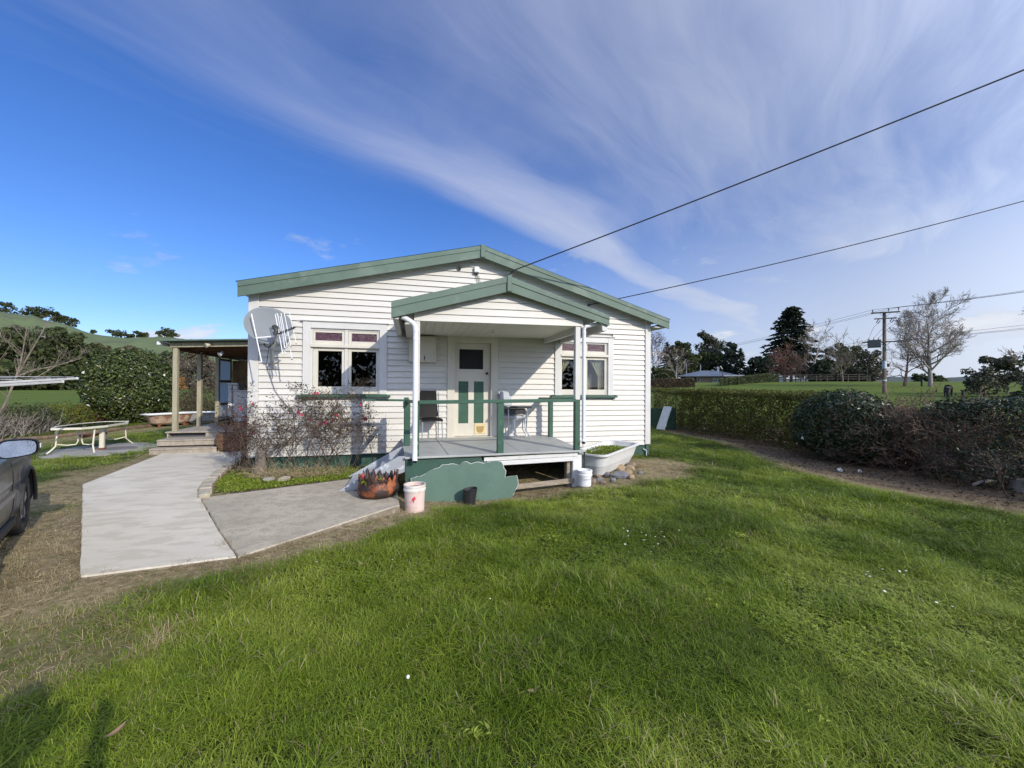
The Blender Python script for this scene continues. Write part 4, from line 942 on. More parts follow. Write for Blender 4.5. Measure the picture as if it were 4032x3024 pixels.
# turned inside out tyre planter with a cut, pointed rim
def tyre_planter():
    x, y, z = -.47, -2.30, .028; t = empty('tyre_planter', 'old tyre turned into planter with jagged rim and rubbed orange paint', 'planter', (x, y, z))
    prof = [(.20, .0), (.25, .004), (.283, .03), (.292, .07), (.290, .12), (.278, .165), (.262, .205), (.262, .235), (.268, .262), (.272, .29)]
    n = 132; th = np.arange(n)*2*math.pi/n; V = []; rs = np.random.default_rng(1); lob = 18
    for k, (r_, z_) in enumerate(prof):
        ph = (th*lob/(2*math.pi)) % 1.0; tooth = (1 - np.abs(2*ph - 1))**.75
        top = .195 + .135*tooth*(1 + .25*np.sin(th*3 + 1))
        zz = np.where(z_ > .20, .2 + (top-.2)*(z_-.2)/.09, z_)
        rr = r_*(1 + .012*np.sin(th*7) + .01*np.sin(th*12 + 2)) + (z_ > .22)*.012*np.sin(th*9)
        V.append(np.stack([x + rr*np.cos(th), y + rr*np.sin(th), z + zz], 1))
    for r_, dzz in ((.255, .0), (.245, -.03), (.25, -.10)):
        V.append(np.stack([x + r_*np.cos(th), y + r_*np.sin(th), V[len(prof)-1][:, 2] + dzz if dzz == 0 else np.full(n, z + .2 + dzz)], 1))
    m_ = len(V); V = np.concatenate(V); i = np.arange(n); j = (i+1) % n
    obj('tyre', MB().add(V, [np.stack([k*n+i, k*n+j, (k+1)*n+j, (k+1)*n+i], 1) for k in range(m_-1)], smooth=True), terracotta, t)
    obj('soil', MB().add(*lathe([(0, .17), (.25, .165)], 24, (x, y, z), (False, False))), soil, t)
    rs = np.random.default_rng(5); P = bits(40, x - .17, y - .16, z + .19, .07, rs); P[:, 2] += rs.uniform(0, .08, 40)
    V, F = leaves(P, rs.uniform(.03, .075, 40), aspect=.8, fold=.6, rs=rs, up=.6); obj('lettuce', MB().add(V, F, v=np.repeat(rs.uniform(.3, 1, 40), 4)), yellow_leaf, t)
    P = bits(26, x + .06, y - .20, z + .2, .05, rs); P[:, 2] += rs.uniform(0, .09, 26); V, F = leaves(P, .06, aspect=.25, rs=rs); obj('shoot', MB().add(V, F, v=np.repeat(rs.uniform(.3, 1, 26), 4)), moss_leaf, t)
    P = bits(24, x - .2, y - .12, z + .285, .03, rs); V, F = leaves(P, .03, aspect=.9, fold=.6, rs=rs); obj('flower', MB().add(V, F, v=np.repeat(rs.uniform(.5, 1, 24), 4)), petal_pink, t)
tyre_planter()
# bath tub planter on its heap of stones
def tub():
    cx, cy, a = 3.83, -1.10, R(37); L_, Wd, zr = 1.74, .78, .43; t = empty('bathtub_planter', 'old grey bathtub full of green weeds propped on stones by the house corner', 'bathtub', (cx, cy, -.02))
    def ring(l, w, r_, z, n=10, sh=0.0):
        P = []
        for (sx, sy, a0) in ((1, 1, 0), (-1, 1, 90), (-1, -1, 180), (1, -1, 270)):
            for q in np.linspace(0, 90, n): P.append((sx*(l/2-r_) + r_*math.cos(R(a0+q)) + sh, sy*(w/2-r_) + r_*math.sin(R(a0+q)), z))
        return A(P)
    rings = [ring(1.28, .40, .12, .0, sh=-.08), ring(1.36, .48, .14, .035, sh=-.07), ring(1.54, .60, .16, .19, sh=-.03), ring(1.55, .615, .16, .20, sh=-.03), ring(1.64, .685, .17, .375, sh=0), ring(1.655, .70, .17, .385), ring(1.73, .77, .18, .392), ring(1.745, .785, .185, .405), ring(1.74, .78, .18, .432), ring(1.71, .75, .18, .436), ring(1.60, .655, .16, .425), ring(1.56, .61, .15, .38), ring(1.42, .52, .14, .20, sh=-.04), ring(1.30, .44, .13, .10, sh=-.05)]
    n = len(rings[0]); V = np.concatenate(rings); V[:, 2] += -.015 + V[:, 0]*.035; V = rotz(V, a) + A((cx, cy, .0)); i = np.arange(n); j = (i+1) % n
    F = [np.stack([k*n+i, k*n+j, (k+1)*n+j, (k+1)*n+i], 1) for k in range(len(rings)-1)] + [np.arange(n)[::-1][None], (np.arange(n) + (len(rings)-1)*n)[None]]
    obj('tub_shell', MB().add(V, F, smooth=False), acrylic, t)
    rs = np.random.default_rng(9); S = ring(1.50, .57, .15, .30); S = rotz(S, a) + A((cx, cy, 0)); obj('soil', MB().add(S, np.arange(len(S))[None]), soil, t)
    N_ = 1900; u = rs.uniform(-1, 1, N_); w = rs.uniform(-1, 1, N_); hh = .31 + .10*np.clip(1 - np.abs(u + .25)**2, 0, 1)*rs.uniform(.3, 1, N_) + .02*vnoise(u*4, w*4, 1)
    P = rotz(np.stack([u*.73, w*.27, hh + u*.03], 1), a) + A((cx, cy, 0)); V, F = leaves(P, rs.uniform(.018, .04, N_), aspect=.7, fold=.4, rs=rs, up=.5)
    o = obj('weeds', MB().add(V, F, v=np.repeat(rs.uniform(0, 1, N_), 4)), moss_leaf, t); o['kind'] = 'stuff'
    obj('stalk', MB().add(*tube([(3.36, -1.02, .36), (3.33, -1.03, .48), (3.27, -1.04, .56), (3.25, -1.03, .64)], .006, 5)), straw, t)
tub()
def stone(x, y, z, s, flat, mat, seed, label, group=None, name='stone', cat='stone', yaw_=0):
    rs = np.random.default_rng(seed); bm = 10; n = 8; V = [(0, 0, 1.)]
    th = np.arange(n)*2*math.pi/n
    for k in range(1, 5):
        ph = math.pi*k/5
        for q in th: V.append((math.sin(ph)*math.cos(q), math.sin(ph)*math.sin(q), math.cos(ph)))
    V.append((0, 0, -1.)); V = A(V); pl = rs.normal(size=(9, 3)); pl /= np.linalg.norm(pl, axis=1)[:, None]
    for p in pl:
        d = V @ p; k = d > .72; V[k] -= p*(d[k] - .72)[:, None]
    V = V*A((s*rs.uniform(.8, 1.25), s*rs.uniform(.7, 1.1), s*flat)); V = rotz(V, rs.uniform(0, 3)); i = np.arange(n); j = (i+1) % n
    F = [np.stack([np.zeros(n, int), 1+i, 1+j], 1)] + [np.stack([1+k*n+i, 1+(k+1)*n+i, 1+(k+1)*n+j, 1+k*n+j], 1) for k in range(3)] + [np.stack([np.full(n, 4*n+1), 1+3*n+j, 1+3*n+i], 1)]
    o = obj(name, MB().add(V + A((x, y, z)), F), mat, None, (x, y, z)); tag(o, label, cat, group); return o
ST = [(3.10, -1.98, .09, .7, 0, 'brown stone nearest the white bucket'), (3.28, -1.86, .08, .7, 1, 'small grey stone next to the brown one by white bucket'), (3.22, -2.12, .07, .8, 0, 'small brown stone lowest in heap under bathtub'), (3.48, -2.02, .075, .8, 1, 'upright grey stone with pale edge in bathtub heap'),
      (3.72, -1.82, .16, .55, 1, 'largest slate grey stone in front of the bathtub'), (3.98, -1.62, .12, .6, 2, 'broad tan stone at the right foot of bathtub'), (4.18, -1.38, .12, .6, 2, 'tan stone under bathtub end, second from the right'), (4.36, -1.16, .13, .6, 0, 'brown stone farthest back under the bathtub end'),
      (4.02, -1.30, .12, .8, 2, 'tan stone wedged directly beneath bathtub base'), (3.55, -1.66, .09, .7, 1, 'rounded grey stone tucked under the bathtub belly'), (3.36, -1.60, .10, .7, 0, 'brown stone tucked under bathtub near the porch'), (3.86, -1.98, .07, .8, 2, 'small tan stone in the straw before the slate'), (4.20, -1.70, .07, .7, 1, 'small grey stone at the heap edge beside the tan stone'), (3.0, -1.78, .09, .7, 1, 'grey stone behind white bucket against porch pile'), (3.62, -1.44, .13, .8, 1, 'dark grey stone in shade under the bathtub')]
for k, (x, y, s, fl, mi, lb) in enumerate(ST): stone(x, y, h1(x, y) + s*fl*.45, s, fl, stone_m[mi], k + 1, lb, 'stones heaped under the bathtub')
stone(2.88, -2.16, h1(2.88, -2.16) - .005, .19, .22, stone_m[0], 77, 'flat brown stone under the white lidded bucket')
stone(-2.30, -1.05, .06, .10, .5, pale_stone, 30, 'pale lichen stone in the moss by the path edging', 'stones in the rose bed'); stone(-2.05, -1.08, .06, .11, .5, concrete_old, 31, 'grey lump of concrete in the moss of rose bed', 'stones in the rose bed')

# ------------------------------------------------------------------ timber veranda on the left side of the house
def veranda():
    t = empty('veranda', 'lean-to timber veranda with pine posts on the left of house', 'veranda', (-4.45, 5.0, 0))
    px = [(-5.82, 3.42), (-5.90, 4.77), (-5.98, 6.04)]
    for k, (x, y) in enumerate(px): obj('post', box(x-.052, x+.052, y-.052, y+.052, -.1, 2.56 + .05*k*0 + .0, .008), post_wood, t)
    y = 3.20; k = 0
    while y < 9.0:
        obj('deck_board', box(-5.93 + .01*(k % 3), -3.04, y, y + .138, .412, .446, .004), deck_wood, t); y += .145; k += 1
    obj('deck_fascia', box(-5.05, -3.04, 3.175, 3.198, .23, .408, .004), deck_wood, t); obj('deck_side', box(-5.90, -5.87, 3.22, 9.0, .20, .408, .004), deck_wood, t)
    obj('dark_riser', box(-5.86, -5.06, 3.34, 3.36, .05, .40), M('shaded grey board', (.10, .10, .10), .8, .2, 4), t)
    # two broad steps in front
    for (y0, y1, z, x0, x1) in ((2.62, 3.17, .235, -5.80, -4.55), (2.42, 3.15, .06, -5.84, -4.50)):
        obj('step_tread', box(x0, x1, y0, y0 + .27, z + .045, z + .08, .005), deck_wood, t); obj('step_tread', box(x0, x1, y0 + .275, y1, z + .045, z + .08, .005), deck_wood, t)
        obj('step_riser', box(x0, x1, y0 + .015, y0 + .04, z - .06, z + .042, .004), deck_wood, t)
    obj('step_side', box(-4.50, -4.46, 2.50, 3.17, -.02, .30, .004), deck_wood, t); obj('step_side', box(-5.84, -5.80, 2.75, 3.17, -.02, .20, .004), deck_wood, t)
    # roof: rafters under corrugated sheets rising to the house
    def rz(x): return 2.67 + (x + 5.95)*.048
    obj('front_beam', MB().add(*beam((-5.92, 3.36, rz(-5.92) - .06), (-3.02, 3.36, rz(-3.02) - .06), .045, .115, .005)), post_wood, t)
    obj('side_beam', MB().add(*beam((-5.88, 3.40, rz(-5.88) - .12), (-5.98, 9.0, rz(-5.9) - .12), .05, .13, .005)), red_wood, t)
    for y in (4.2, 5.1, 6.0, 6.9, 7.8): obj('rafter', MB().add(*beam((-5.90, y, rz(-5.9) - .075), (-3.02, y, rz(-3.02) - .075), .045, .11, .004)), red_wood, t)
    for x in (-5.3, -4.4, -3.5): obj('purlin', MB().add(*beam((x, 3.4, rz(x) - .02), (x, 9.0, rz(x) - .02), .07, .04, .004)), red_wood, t)
    xx = np.array([-6.06, -4.5, -3.0]); yy = np.arange(3.16, 9.05, .038); X, Y = np.meshgrid(xx, yy); Z = 2.70 + (X + 5.95)*.048 + .0085*np.cos(Y/.076*2*math.pi); i = (np.arange(len(yy)-1)[:, None]*3 + np.arange(2)[None]).ravel()
    obj('roof_sheet', MB().add(np.stack([X.ravel(), Y.ravel(), Z.ravel()], 1), np.stack([i, i+1, i+4, i+3], 1), smooth=True), green_fascia, t)
    obj('roof_edge', MB().add(*beam((-6.04, 3.14, 2.706), (-3.0, 3.14, 2.852), .03, .035, .006)), green_fascia, t)
    obj('gutter', box(-6.13, -6.05, 3.2, 9.0, 2.60, 2.68, .01), pvc, t)
    # glazed screen down the far side, ply wall across the back
    X0 = -5.98; m = MB()
    for z in (.46, 1.0, 1.74, 2.44): m.add(*beam((X0, 6.10, z), (X0, 6.95, z), .05, .07))
    m.add(*beam((X0, 6.95, .46), (X0, 6.95, 2.5), .06, .06)); sf = obj('screen_frame', m, red_wood, t)
    for z0, z1 in ((.50, .97), (1.03, 1.70), (1.78, 2.40)): obj('screen_pane', box(X0-.004, X0+.004, 6.09, 6.92, z0, z1), glass_frost, sf)
    obj('ply_wall', box(-5.95, -3.02, 7.0, 7.04, .44, 2.45), brown_wood, t); obj('lining_strip', box(-5.7, -3.05, 6.95, 6.99, 2.45, 2.48), M('white lath', (.6, .55, .45), .6), t)
    return rz
VRZ = veranda()
bench = empty('dresser', 'white painted dresser with stepped end standing on the veranda', 'dresser', (-5.2, 6.5, .446))
wb = M('white dresser paint', (.62, .64, .65), .5, .05, 3, 0, stain=((.45, .46, .46), .3, 4, .6))
obj('cabinet', box(-5.62, -4.5, 6.2, 6.75, .446, 1.42, .01), wb, bench); obj('counter_top', box(-5.625, -4.48, 6.16, 6.78, 1.422, 1.46, .006), wb, bench)
obj('end_panel', box(-5.74, -5.63, 6.15, 6.78, .446, 1.62, .015), wb, bench); obj('end_cap', box(-5.77, -5.45, 6.12, 6.8, 1.625, 1.69, .012), wb, bench); obj('bracket', box(-5.62, -5.47, 6.17, 6.77, 1.465, 1.62, .02), wb, bench)
def spot(x, y, z, lb, mat, d):
    t = empty('spotlight', lb, 'lamp', (x, y, z), 'veranda spotlights'); d = A(d); d /= np.linalg.norm(d); p = A((x, y, z))
    obj('mount', MB().add(*tube([p + (0, .03, .05), p], .018, 8)), mat, t); obj('lamp_head', MB().add(*tube([p - d*.03, p, p + d*.07], [.03, .045, .06], 12)), mat, t)
cw = M('cream lamp', (.62, .57, .44), .4); spot(-5.05, 3.28, 2.64, 'cream spotlight clipped on the veranda front beam', cw, (-.6, -.6, -.3)); spot(-4.93, 3.7, 2.46, 'small white spotlight hanging under the veranda roof', pvc, (-.5, -.6, -.5))
# wicker basket of dark red shrub by the steps
def basket():
    x, y, z = -4.28, 2.62, .035; t = empty('basket_planter', 'brown wicker basket planter beside the veranda steps', 'planter', (x, y, z)); n = 14
    for k in range(n):
        s = k/(n-1); r_ = .21 + .085*math.sin(s*2.6) + .006*(k % 2); th = np.linspace(0, 2*math.pi, 30); obj('cane', MB().add(*tube([(x + r_*math.cos(q), y + r_*math.sin(q), z + .014 + s*.40 + .003*math.sin(q*14 + k*math.pi)) for q in th], .0125, 6, False)), basket_m, t)
    obj('lining', MB().add(*lathe([(0, .01), (.19, .01), (.255, .25), (.235, .40), (.0, .36)], 20, (x, y, z), (False, False))), soil, t)
basket()

# ------------------------------------------------------------------ back garden on the left
for nm, c, rr, lb in (('concrete_pad', (-7.33, 3.45), (.98, 1.18), 'round grey concrete pad under the patio table'),):
    th = np.linspace(0, 2*math.pi, 48)[:-1]; P = [(c[0] + rr[0]*math.cos(q), c[1] + rr[1]*math.sin(q)) for q in th]; z = h1(*c)
    o = obj(nm, MB().add(*prism(P, 2, z-.1, z+.035)), concrete_pad); tag(o, lb, kind='structure')
th = np.linspace(0, 2*math.pi, 36)[:-1]; o = obj('pad_cover', MB().add(*prism([(-7.0 + .33*math.cos(q), 3.46 + .30*math.sin(q)) for q in th], 2, h1(-7.33, 3.45)+.036, h1(-7.33, 3.45)+.05)), M('dark cover', (.16, .15, .145), .85, .12, 6, .2, 40), None, (-7.0, 3.46, .04)); tag(o, 'dark round cover lying on the concrete pad by the table', 'cover')
def patio_table():
    cx, cy = -7.62, 3.60; z0 = h1(-7.33, 3.45) + .036; zt = z0 + .60; t = empty('patio_table', 'cream metal patio table with glass top and rusty stretcher', 'table', (cx, cy, z0)); a = .09
    def W(V): return rotz(A(V) + A((cx, cy, 0)), a, (cx, cy, 0))
    L_, W_ = .93, .48; P = [(-W_*.55, -L_), (W_*.55, -L_), (W_, -L_*.45), (W_, L_*.45), (W_*.55, L_), (-W_*.55, L_), (-W_, L_*.45), (-W_, -L_*.45)]
    Q = [(x*.90, y*.94) for x, y in P]; n = 8; i = np.arange(n); j = (i+1) % n
    V = np.concatenate([np.column_stack([P, np.full(n, zt)]), np.column_stack([Q, np.full(n, zt)]), np.column_stack([P, np.full(n, zt-.045)]), np.column_stack([Q, np.full(n, zt-.045)])])
    obj('frame', MB().add(W(V), [np.stack([i, j, n+j, n+i], 1), np.stack([2*n+i, i, j, 2*n+j], 1)[:, ::-1], np.stack([n+i, n+j, 3*n+j, 3*n+i], 1), np.stack([3*n+i, 3*n+j, 2*n+j, 2*n+i], 1)]), rust_cream, t)
    obj('glass_top', MB().add(W(np.column_stack([Q, np.full(n, zt-.008)])), np.arange(n)[None]), glass_table, t)
    def leg(pts, r_=.016, mat=rust_cream): obj('leg', MB().add(*tube(W(pts), r_, 8)), mat, t)
    zb = z0
    for sy in (-1, 1):
        for sx in (-1, 1): leg([(sx*.33, sy*.60, zt-.045), (sx*.33, sy*.66, zb+.16), (sx*.36, sy*.70, zb+.10), (sx*.42, sy*.78, zb)])
        obj('hoop', MB().add(*tube(W([(.33, sy*.64, zb+.20), (.20, sy*.52, zb+.16), (.05, sy*.46, zb+.17), (.02, sy*.45, zb+.24), (.02, sy*.45, zt-.10), (.10, sy*.5, zt-.05)]), .014, 8)), rust_cream, t)
        obj('hoop', MB().add(*tube(W([(-.33, sy*.64, zb+.20), (-.20, sy*.52, zb+.16), (-.08, sy*.46, zb+.17), (-.05, sy*.45, zb+.24), (-.05, sy*.45, zt-.10)]), .014, 8)), rust_cream, t)
    obj('pillar', MB().add(W(box(.24, .33, -.28, -.20, zb, zt-.046, .012)[0]), box(.24, .33, -.28, -.20, zb, zt-.046, .012)[1]), rust_cream, t); obj('pillar_foot', MB().add(W(box(.22, .35, -.30, -.18, zb, zb+.045, .005)[0]), box(.22, .35, -.30, -.18, zb, zb+.045, .005)[1]), rust, t)
    obj('stretcher', MB().add(*beam(W([(.02, -.45, zb+.33)])[0], W([(.02, .45, zb+.33)])[0], .05, .045, .005)), rust, t); obj('stretcher', MB().add(*beam(W([(-.05, -.40, zb+.36)])[0], W([(.20, -.40, zb+.36)])[0], .04, .05, .005)), rust, t)
patio_table()
# low log edging of the garden
LOGP = [(-11.6, 3.6), (-10.95, 5.2), (-10.45, 6.3), (-10.0, 7.5), (-9.85, 8.8), (-9.45, 10.1)]
for k in range(len(LOGP)-1):
    a, b = LOGP[k], LOGP[k+1]; lbs = ['brown garden log nearest the clothesline', 'brown garden log behind the car mirror', 'brown garden log behind the patio table end', 'brown garden log below the white camellia', 'brown garden log nearest the bathtubs']
    o = obj('garden_log', MB().add(*tube([(*a, h1(*a)+.045), ((a[0]+b[0])/2, (a[1]+b[1])/2, h1(*a)+.05), (b[0], b[1]-.02, h1(*b)+.045)], [.06, .065, .058], 10)), M('log bark %d' % k, (.17, .115, .075), .85, .3, 5, .4, 30), None, (*a, 0)); tag(o, lbs[k], 'log', 'logs edging the garden')
# two old baths
def bath(cx, cy, a, label, outm):
    z0 = h1(cx, cy); t = empty('old_bath', label, 'bathtub', (cx, cy, z0), 'old baths in the back garden')
    def ring(l, w, r_, z, n=6):
        return A([(sx*(l/2-r_) + r_*math.cos(R(a0+q)), sy*(w/2-r_) + r_*math.sin(R(a0+q)), z) for (sx, sy, a0) in ((1, 1, 0), (-1, 1, 90), (-1, -1, 180), (1, -1, 270)) for q in np.linspace(0, 90, n)])
    R_ = [ring(1.1, .40, .15, .10), ring(1.25, .52, .2, .16), ring(1.46, .64, .22, .46), ring(1.66, .76, .22, .475), ring(1.67, .77, .22, .50), ring(1.63, .73, .22, .505), ring(1.48, .62, .22, .47), ring(1.2, .45, .18, .2)]
    n = len(R_[0]); i = np.arange(n); j = (i+1) % n; V = rotz(np.concatenate(R_), a) + A((cx, cy, z0)); q = lambda k: np.stack([k*n+i, k*n+j, (k+1)*n+j, (k+1)*n+i], 1)
    obj('outside', MB().add(V, [q(0), q(1)] + [np.arange(n)[::-1][None]]), outm, t); obj('enamel_lining', MB().add(V, [q(k) for k in range(2, 7)] + [(np.arange(n)+7*n)[None]]), enamel, t)
    for sx in (-1, 1):
        for sy in (-1, 1): p = rotz([(sx*.42, sy*.18, 0)], a)[0]; obj('foot', box(cx+p[0]-.04, cx+p[0]+.04, cy+p[1]-.04, cy+p[1]+.04, z0-.03, z0+.12, .01), rust, t)
bath(-9.2, 9.9, .95, 'old white bath with rusty brown side behind the first veranda post', bath_out); bath(-8.45, 10.6, .2, 'old white bath with dark side seen between the veranda posts', M('grey bath side', (.30, .29, .28), .5, .2, 4, stain=((.1, .09, .08), .6, 4, .5)))
# rotary clothesline whose arms reach in from the left
def clothesline():
    c = A((-6.95, -.68, 0)); t = empty('clothesline', 'white metal clothesline arms reaching in above the car', 'clothesline', (c[0], c[1], h1(c[0], c[1]))); wm = M('weathered white tube', (.55, .55, .53), .4, .08, 5)
    obj('pole', MB().add(*tube([(c[0], c[1], -.2), (c[0], c[1], 1.60)], .03, 10)), galv, t)
    tips = [A((-6.64, 1.58, 1.733)), A((-6.57, 1.14, 1.662))]; roots = [A((-7.15, -.62, 1.55)), A((-6.75, -.75, 1.527))]
    for p, q in zip(roots, tips):
        arm = obj('arm', MB().add(*beam(p, q, .030, .042, .005)), wm, t)
        obj('arm_end', MB().add(*beam(q, q + (q-p)/np.linalg.norm(q-p)*.03, .036, .048, .004)), pvc, arm)
    for s in (.2, .4, .6, .8, .98): obj('line', MB().add(*tube([roots[0]*(1-s) + tips[0]*s + A((0, 0, .03)), roots[0]*(1-s) + tips[0]*s + A((-1.5, .1, .03))], .004, 4)), pvc, t)
    obj('line', MB().add(*tube([roots[0] + A((-.6, .3, .10)), A((-6.95, 1.0, 1.73)), tips[0] + A((0, -.25, .02))], .005, 4)), wire_m, t)
clothesline()

# ------------------------------------------------------------------ the parked car, its right side towards us
def car():
    O = A((-4.10, -2.90, h1(-4.1, -2.9) - .02)); hd = A((-.490, .872, 0)); hd /= np.linalg.norm(hd); rn = A((hd[1], -hd[0], 0))
    t = empty('parked_car', 'grey car parked on the grass, front wheel and wing mirror showing', 'car', tuple(O - rn*.9 - hd*1.3))
    def W(V): V = A(V); return O + V[:, :1]*hd + V[:, 1:2]*rn + V[:, 2:]*A((0, 0, 1))      # (forward, outward, up)
    ss = np.concatenate([np.linspace(-3.55, -3.0, 8), np.linspace(-2.95, .8, 90), ]); tt = np.linspace(0, 1, 26)
    zc, rw = .335, .385
    def ztop(s): return np.where(s > -.75, .965 - .10*np.clip((s + .75)/1.55, 0, 1) - .14*np.clip((s - .2)/.6, 0, 1)**2, .965)
    def wo(s, z):
        w = np.interp(z, [.20, .28, .40, .56, .60, .66, .80, .88, .93, .97], [-.09, -.03, .0, .012, -.012, .004, .0, -.02, -.05, -.09])
        w = w - .42*np.clip((s - .30)/.5, 0, 1)**2.2 - .25*np.clip((-s - 3.15)/.4, 0, 1)**2; return w
    def side(sgn):
        S, T = np.meshgrid(ss, tt, indexing='ij'); zb = .22 + .06*np.clip((S - .35)/.45, 0, 1); Z = zb + T*(ztop(S) - zb); S = S.copy(); keep = np.ones(S.shape, bool)
        for c in (0.0, -2.62):
            d = np.hypot(S - c, Z - zc); k = d < rw; keep &= ~(d < rw*.86); f = rw/np.maximum(d, 1e-6); m_ = k & (d >= rw*.86)
            S = np.where(m_, c + (S-c)*f, S); Z = np.where(m_, np.maximum(zc + (Z-zc)*f, .2), Z)
        Y = wo(S, Z); fl = np.zeros_like(Y)
        for c in (0., -2.62): d = np.hypot(S - c, Z - zc); fl = np.maximum(fl, .028*np.exp(-((d - rw)/.06)**2))
        Y = Y + fl
        if sgn < 0: Y = -1.80 - Y
        n = len(tt); i = (np.arange(len(ss)-1)[:, None]*n + np.arange(n-1)[None]).ravel(); q = np.stack([i, i+n, i+n+1, i+1], 1)
        kf = keep.ravel(); q = q[kf[q].all(1)]
        return np.column_stack([S.ravel(), Y.ravel(), Z.ravel()]), q
    b = MB()
    for sg in (1, -1): V, q = side(sg); b.add(W(V), q, smooth=True)
    # bonnet, nose, tail, underside
    s2 = np.linspace(-.80, .80, 22); u = np.linspace(0, 1, 15); S, U = np.meshgrid(s2, u, indexing='ij'); zt = ztop(S); yr = wo(S, zt); Y = yr*(1-U) + (-1.80 - yr)*U; Z = zt + .075*np.sin(U*math.pi)**.7*np.clip((.9 - S)/.6, 0, 1)
    i = (np.arange(21)[:, None]*15 + np.arange(14)[None]).ravel(); b.add(W(np.column_stack([S.ravel(), Y.ravel(), Z.ravel()])), np.stack([i, i+15, i+16, i+1], 1), smooth=True)
    zz = np.linspace(.28, 1, 9); U, Q = np.meshgrid(u, np.linspace(0, 1, 9), indexing='ij'); z0, z1 = .28, float(ztop(np.array(.8))); Z = z0 + Q*(z1 - z0); y0 = wo(.8, Z); Y = y0*(1-U) + (-1.8-y0)*U; S = .8 + .16*np.sin(U*math.pi)*np.sin(Q*math.pi*.9 + .3)
    i = (np.arange(14)[:, None]*9 + np.arange(8)[None]).ravel(); b.add(W(np.column_stack([S.ravel(), Y.ravel(), Z.ravel()])), np.stack([i, i+9, i+10, i+1], 1), smooth=True)
    Z = .28 + Q*.68; y0 = wo(-3.55, Z); Y = y0*(1-U) + (-1.8-y0)*U; S = -3.55 - .12*np.sin(U*math.pi); b.add(W(np.column_stack([S.ravel(), Y.ravel(), Z.ravel()])), np.stack([i, i+9, i+10, i+1], 1), smooth=True)
    for p in ((-.34, -.02, 1.0), ): pass
    # roof and pillars
    def pane(pts): return A(pts), np.arange(len(pts))[None]
    GR = [(-.80, -.10, .96), (-.15*0 - 1.62, -.30, 1.50), (-2.85, -.32, 1.50), (-3.45, -.14, .96)]; GL = [(s, -1.8 - y, z) for s, y, z in GR]
    b.add(W(A([GR[1], GR[2], GL[2], GL[1]])), np.arange(4)[None]); b.add(W(A([(p[0], p[1], p[2] + .0) for p in (GR[2], GR[3], GL[3], GL[2])])), np.arange(4)[None])
    for a_, c_ in ((GR[0], GR[1]), (GL[0], GL[1]), (GR[2], GR[3]), (GL[2], GL[3]), (GR[1], GR[2]), (GL[1], GL[2])): b.add(W(tube([a_, c_], .035, 8)[0]), tube([a_, c_], .035, 8)[1])
    body = obj('body', b, car_paint, t)
    dg = GLASS('dark car glass', (.12, .13, .13), .02)
    obj('windscreen', MB().add(W(A([GR[0], GR[1], GL[1], GL[0]])), np.arange(4)[None]), dg, t)
    for G in (GR, GL): obj('side_window', MB().add(W(A([(G[0][0]-.12, G[0][1], G[0][2]), (G[1][0]-.02, G[1][1], G[1][2]-.03), (G[2][0], G[2][1], G[2][2]-.03), (G[3][0]+.08, G[3][1], G[3][2])])), np.arange(4)[None]), dg, t)
    V, F = box(-3.4, .65, -1.72, -.10, .20, .30); obj("underside", MB().add(W(V), F), car_trim, t)
    for sg in (1, -1):
        yy = lambda d: d if sg > 0 else -1.8 - d
        for c, nm in ((0., 'front'), (-2.62, 'rear')):
            th = np.linspace(-.12, math.pi + .12, 24); P = [(c + rw*math.cos(q), yy(wo(c, .5) + .020), zc + rw*math.sin(q)) for q in th]; obj('wheel_arch', MB().add(W(tube(P, .017, 6)[0]), tube(P, .017, 6)[1]), car_trim, t)
            th = np.linspace(0, math.pi, 16); P = [(c + (rw-.005)*math.cos(q), yy(d), zc + (rw-.005)*math.sin(q)) for d in (.01, -.28) for q in th]; i = np.arange(15); obj('arch_liner', MB().add(W(P), np.stack([i, i+1, i+17, i+16], 1)), car_trim, t)
            V, F = lathe([(.20, -.10), (.30, -.105), (.325, -.09), (.333, -.06), (.333, .06), (.325, .09), (.30, .105), (.215, .10), (.20, .09)], 40, caps=(False, False)); V = A(V); o = W(np.column_stack([c + V[:, 0], yy(-.105 + V[:, 2]*sg*1.0) if sg > 0 else -1.8 + .105 + V[:, 2], zc - .005 + V[:, 1]])); 
            wh = obj('wheel', MB().add(o, F, smooth=True), rubber, t)
            m = MB(); V, F = lathe([(.0, -.02), (.05, -.02), (.055, -.03), (.205, -.07), (.212, .095), (.200, .10), (.195, .0)], 32, caps=(False, False)); V = A(V); V[:, 2] = V[:, 2]
            m.add(W(np.column_stack([c + V[:, 0], (-.105 + V[:, 2]) if sg > 0 else (-1.8 + .105 - V[:, 2]), zc - .005 + V[:, 1]])), F, mat=1)
            for k in range(5):
                q = k*2*math.pi/5 + .3
                for w_ in (-.10, .10):
                    a_ = (c + .04*math.cos(q), (-.02 if sg > 0 else -1.78), zc + .04*math.sin(q)); e_ = (c + .198*math.cos(q + w_*1.3), (-.025 if sg > 0 else -1.775), zc + .198*math.sin(q + w_*1.3)); V, F = beam(a_, e_, .022, .03, .004); m.add(W(V), F)
            V, F = lathe([(0, .0), (.045, -.005), (.05, -.03)], 16, caps=(False, False)); V = A(V); m.add(W(np.column_stack([c + V[:, 0], (-.005 + V[:, 2]) if sg > 0 else (-1.795 - V[:, 2]), zc + V[:, 1]])), F)
            obj('rim', m, [alloy, car_trim], wh)
        # door shut line, handle, mirror
        for s in (-.62, -1.72): obj('door_gap', MB().add(W(tube([(s, yy(wo(s, z) + .001), z) for z in np.linspace(.32, .94, 8)], .004, 4)[0]), tube([(0, 0, k) for k in range(8)], .004, 4)[1]), car_trim, t)
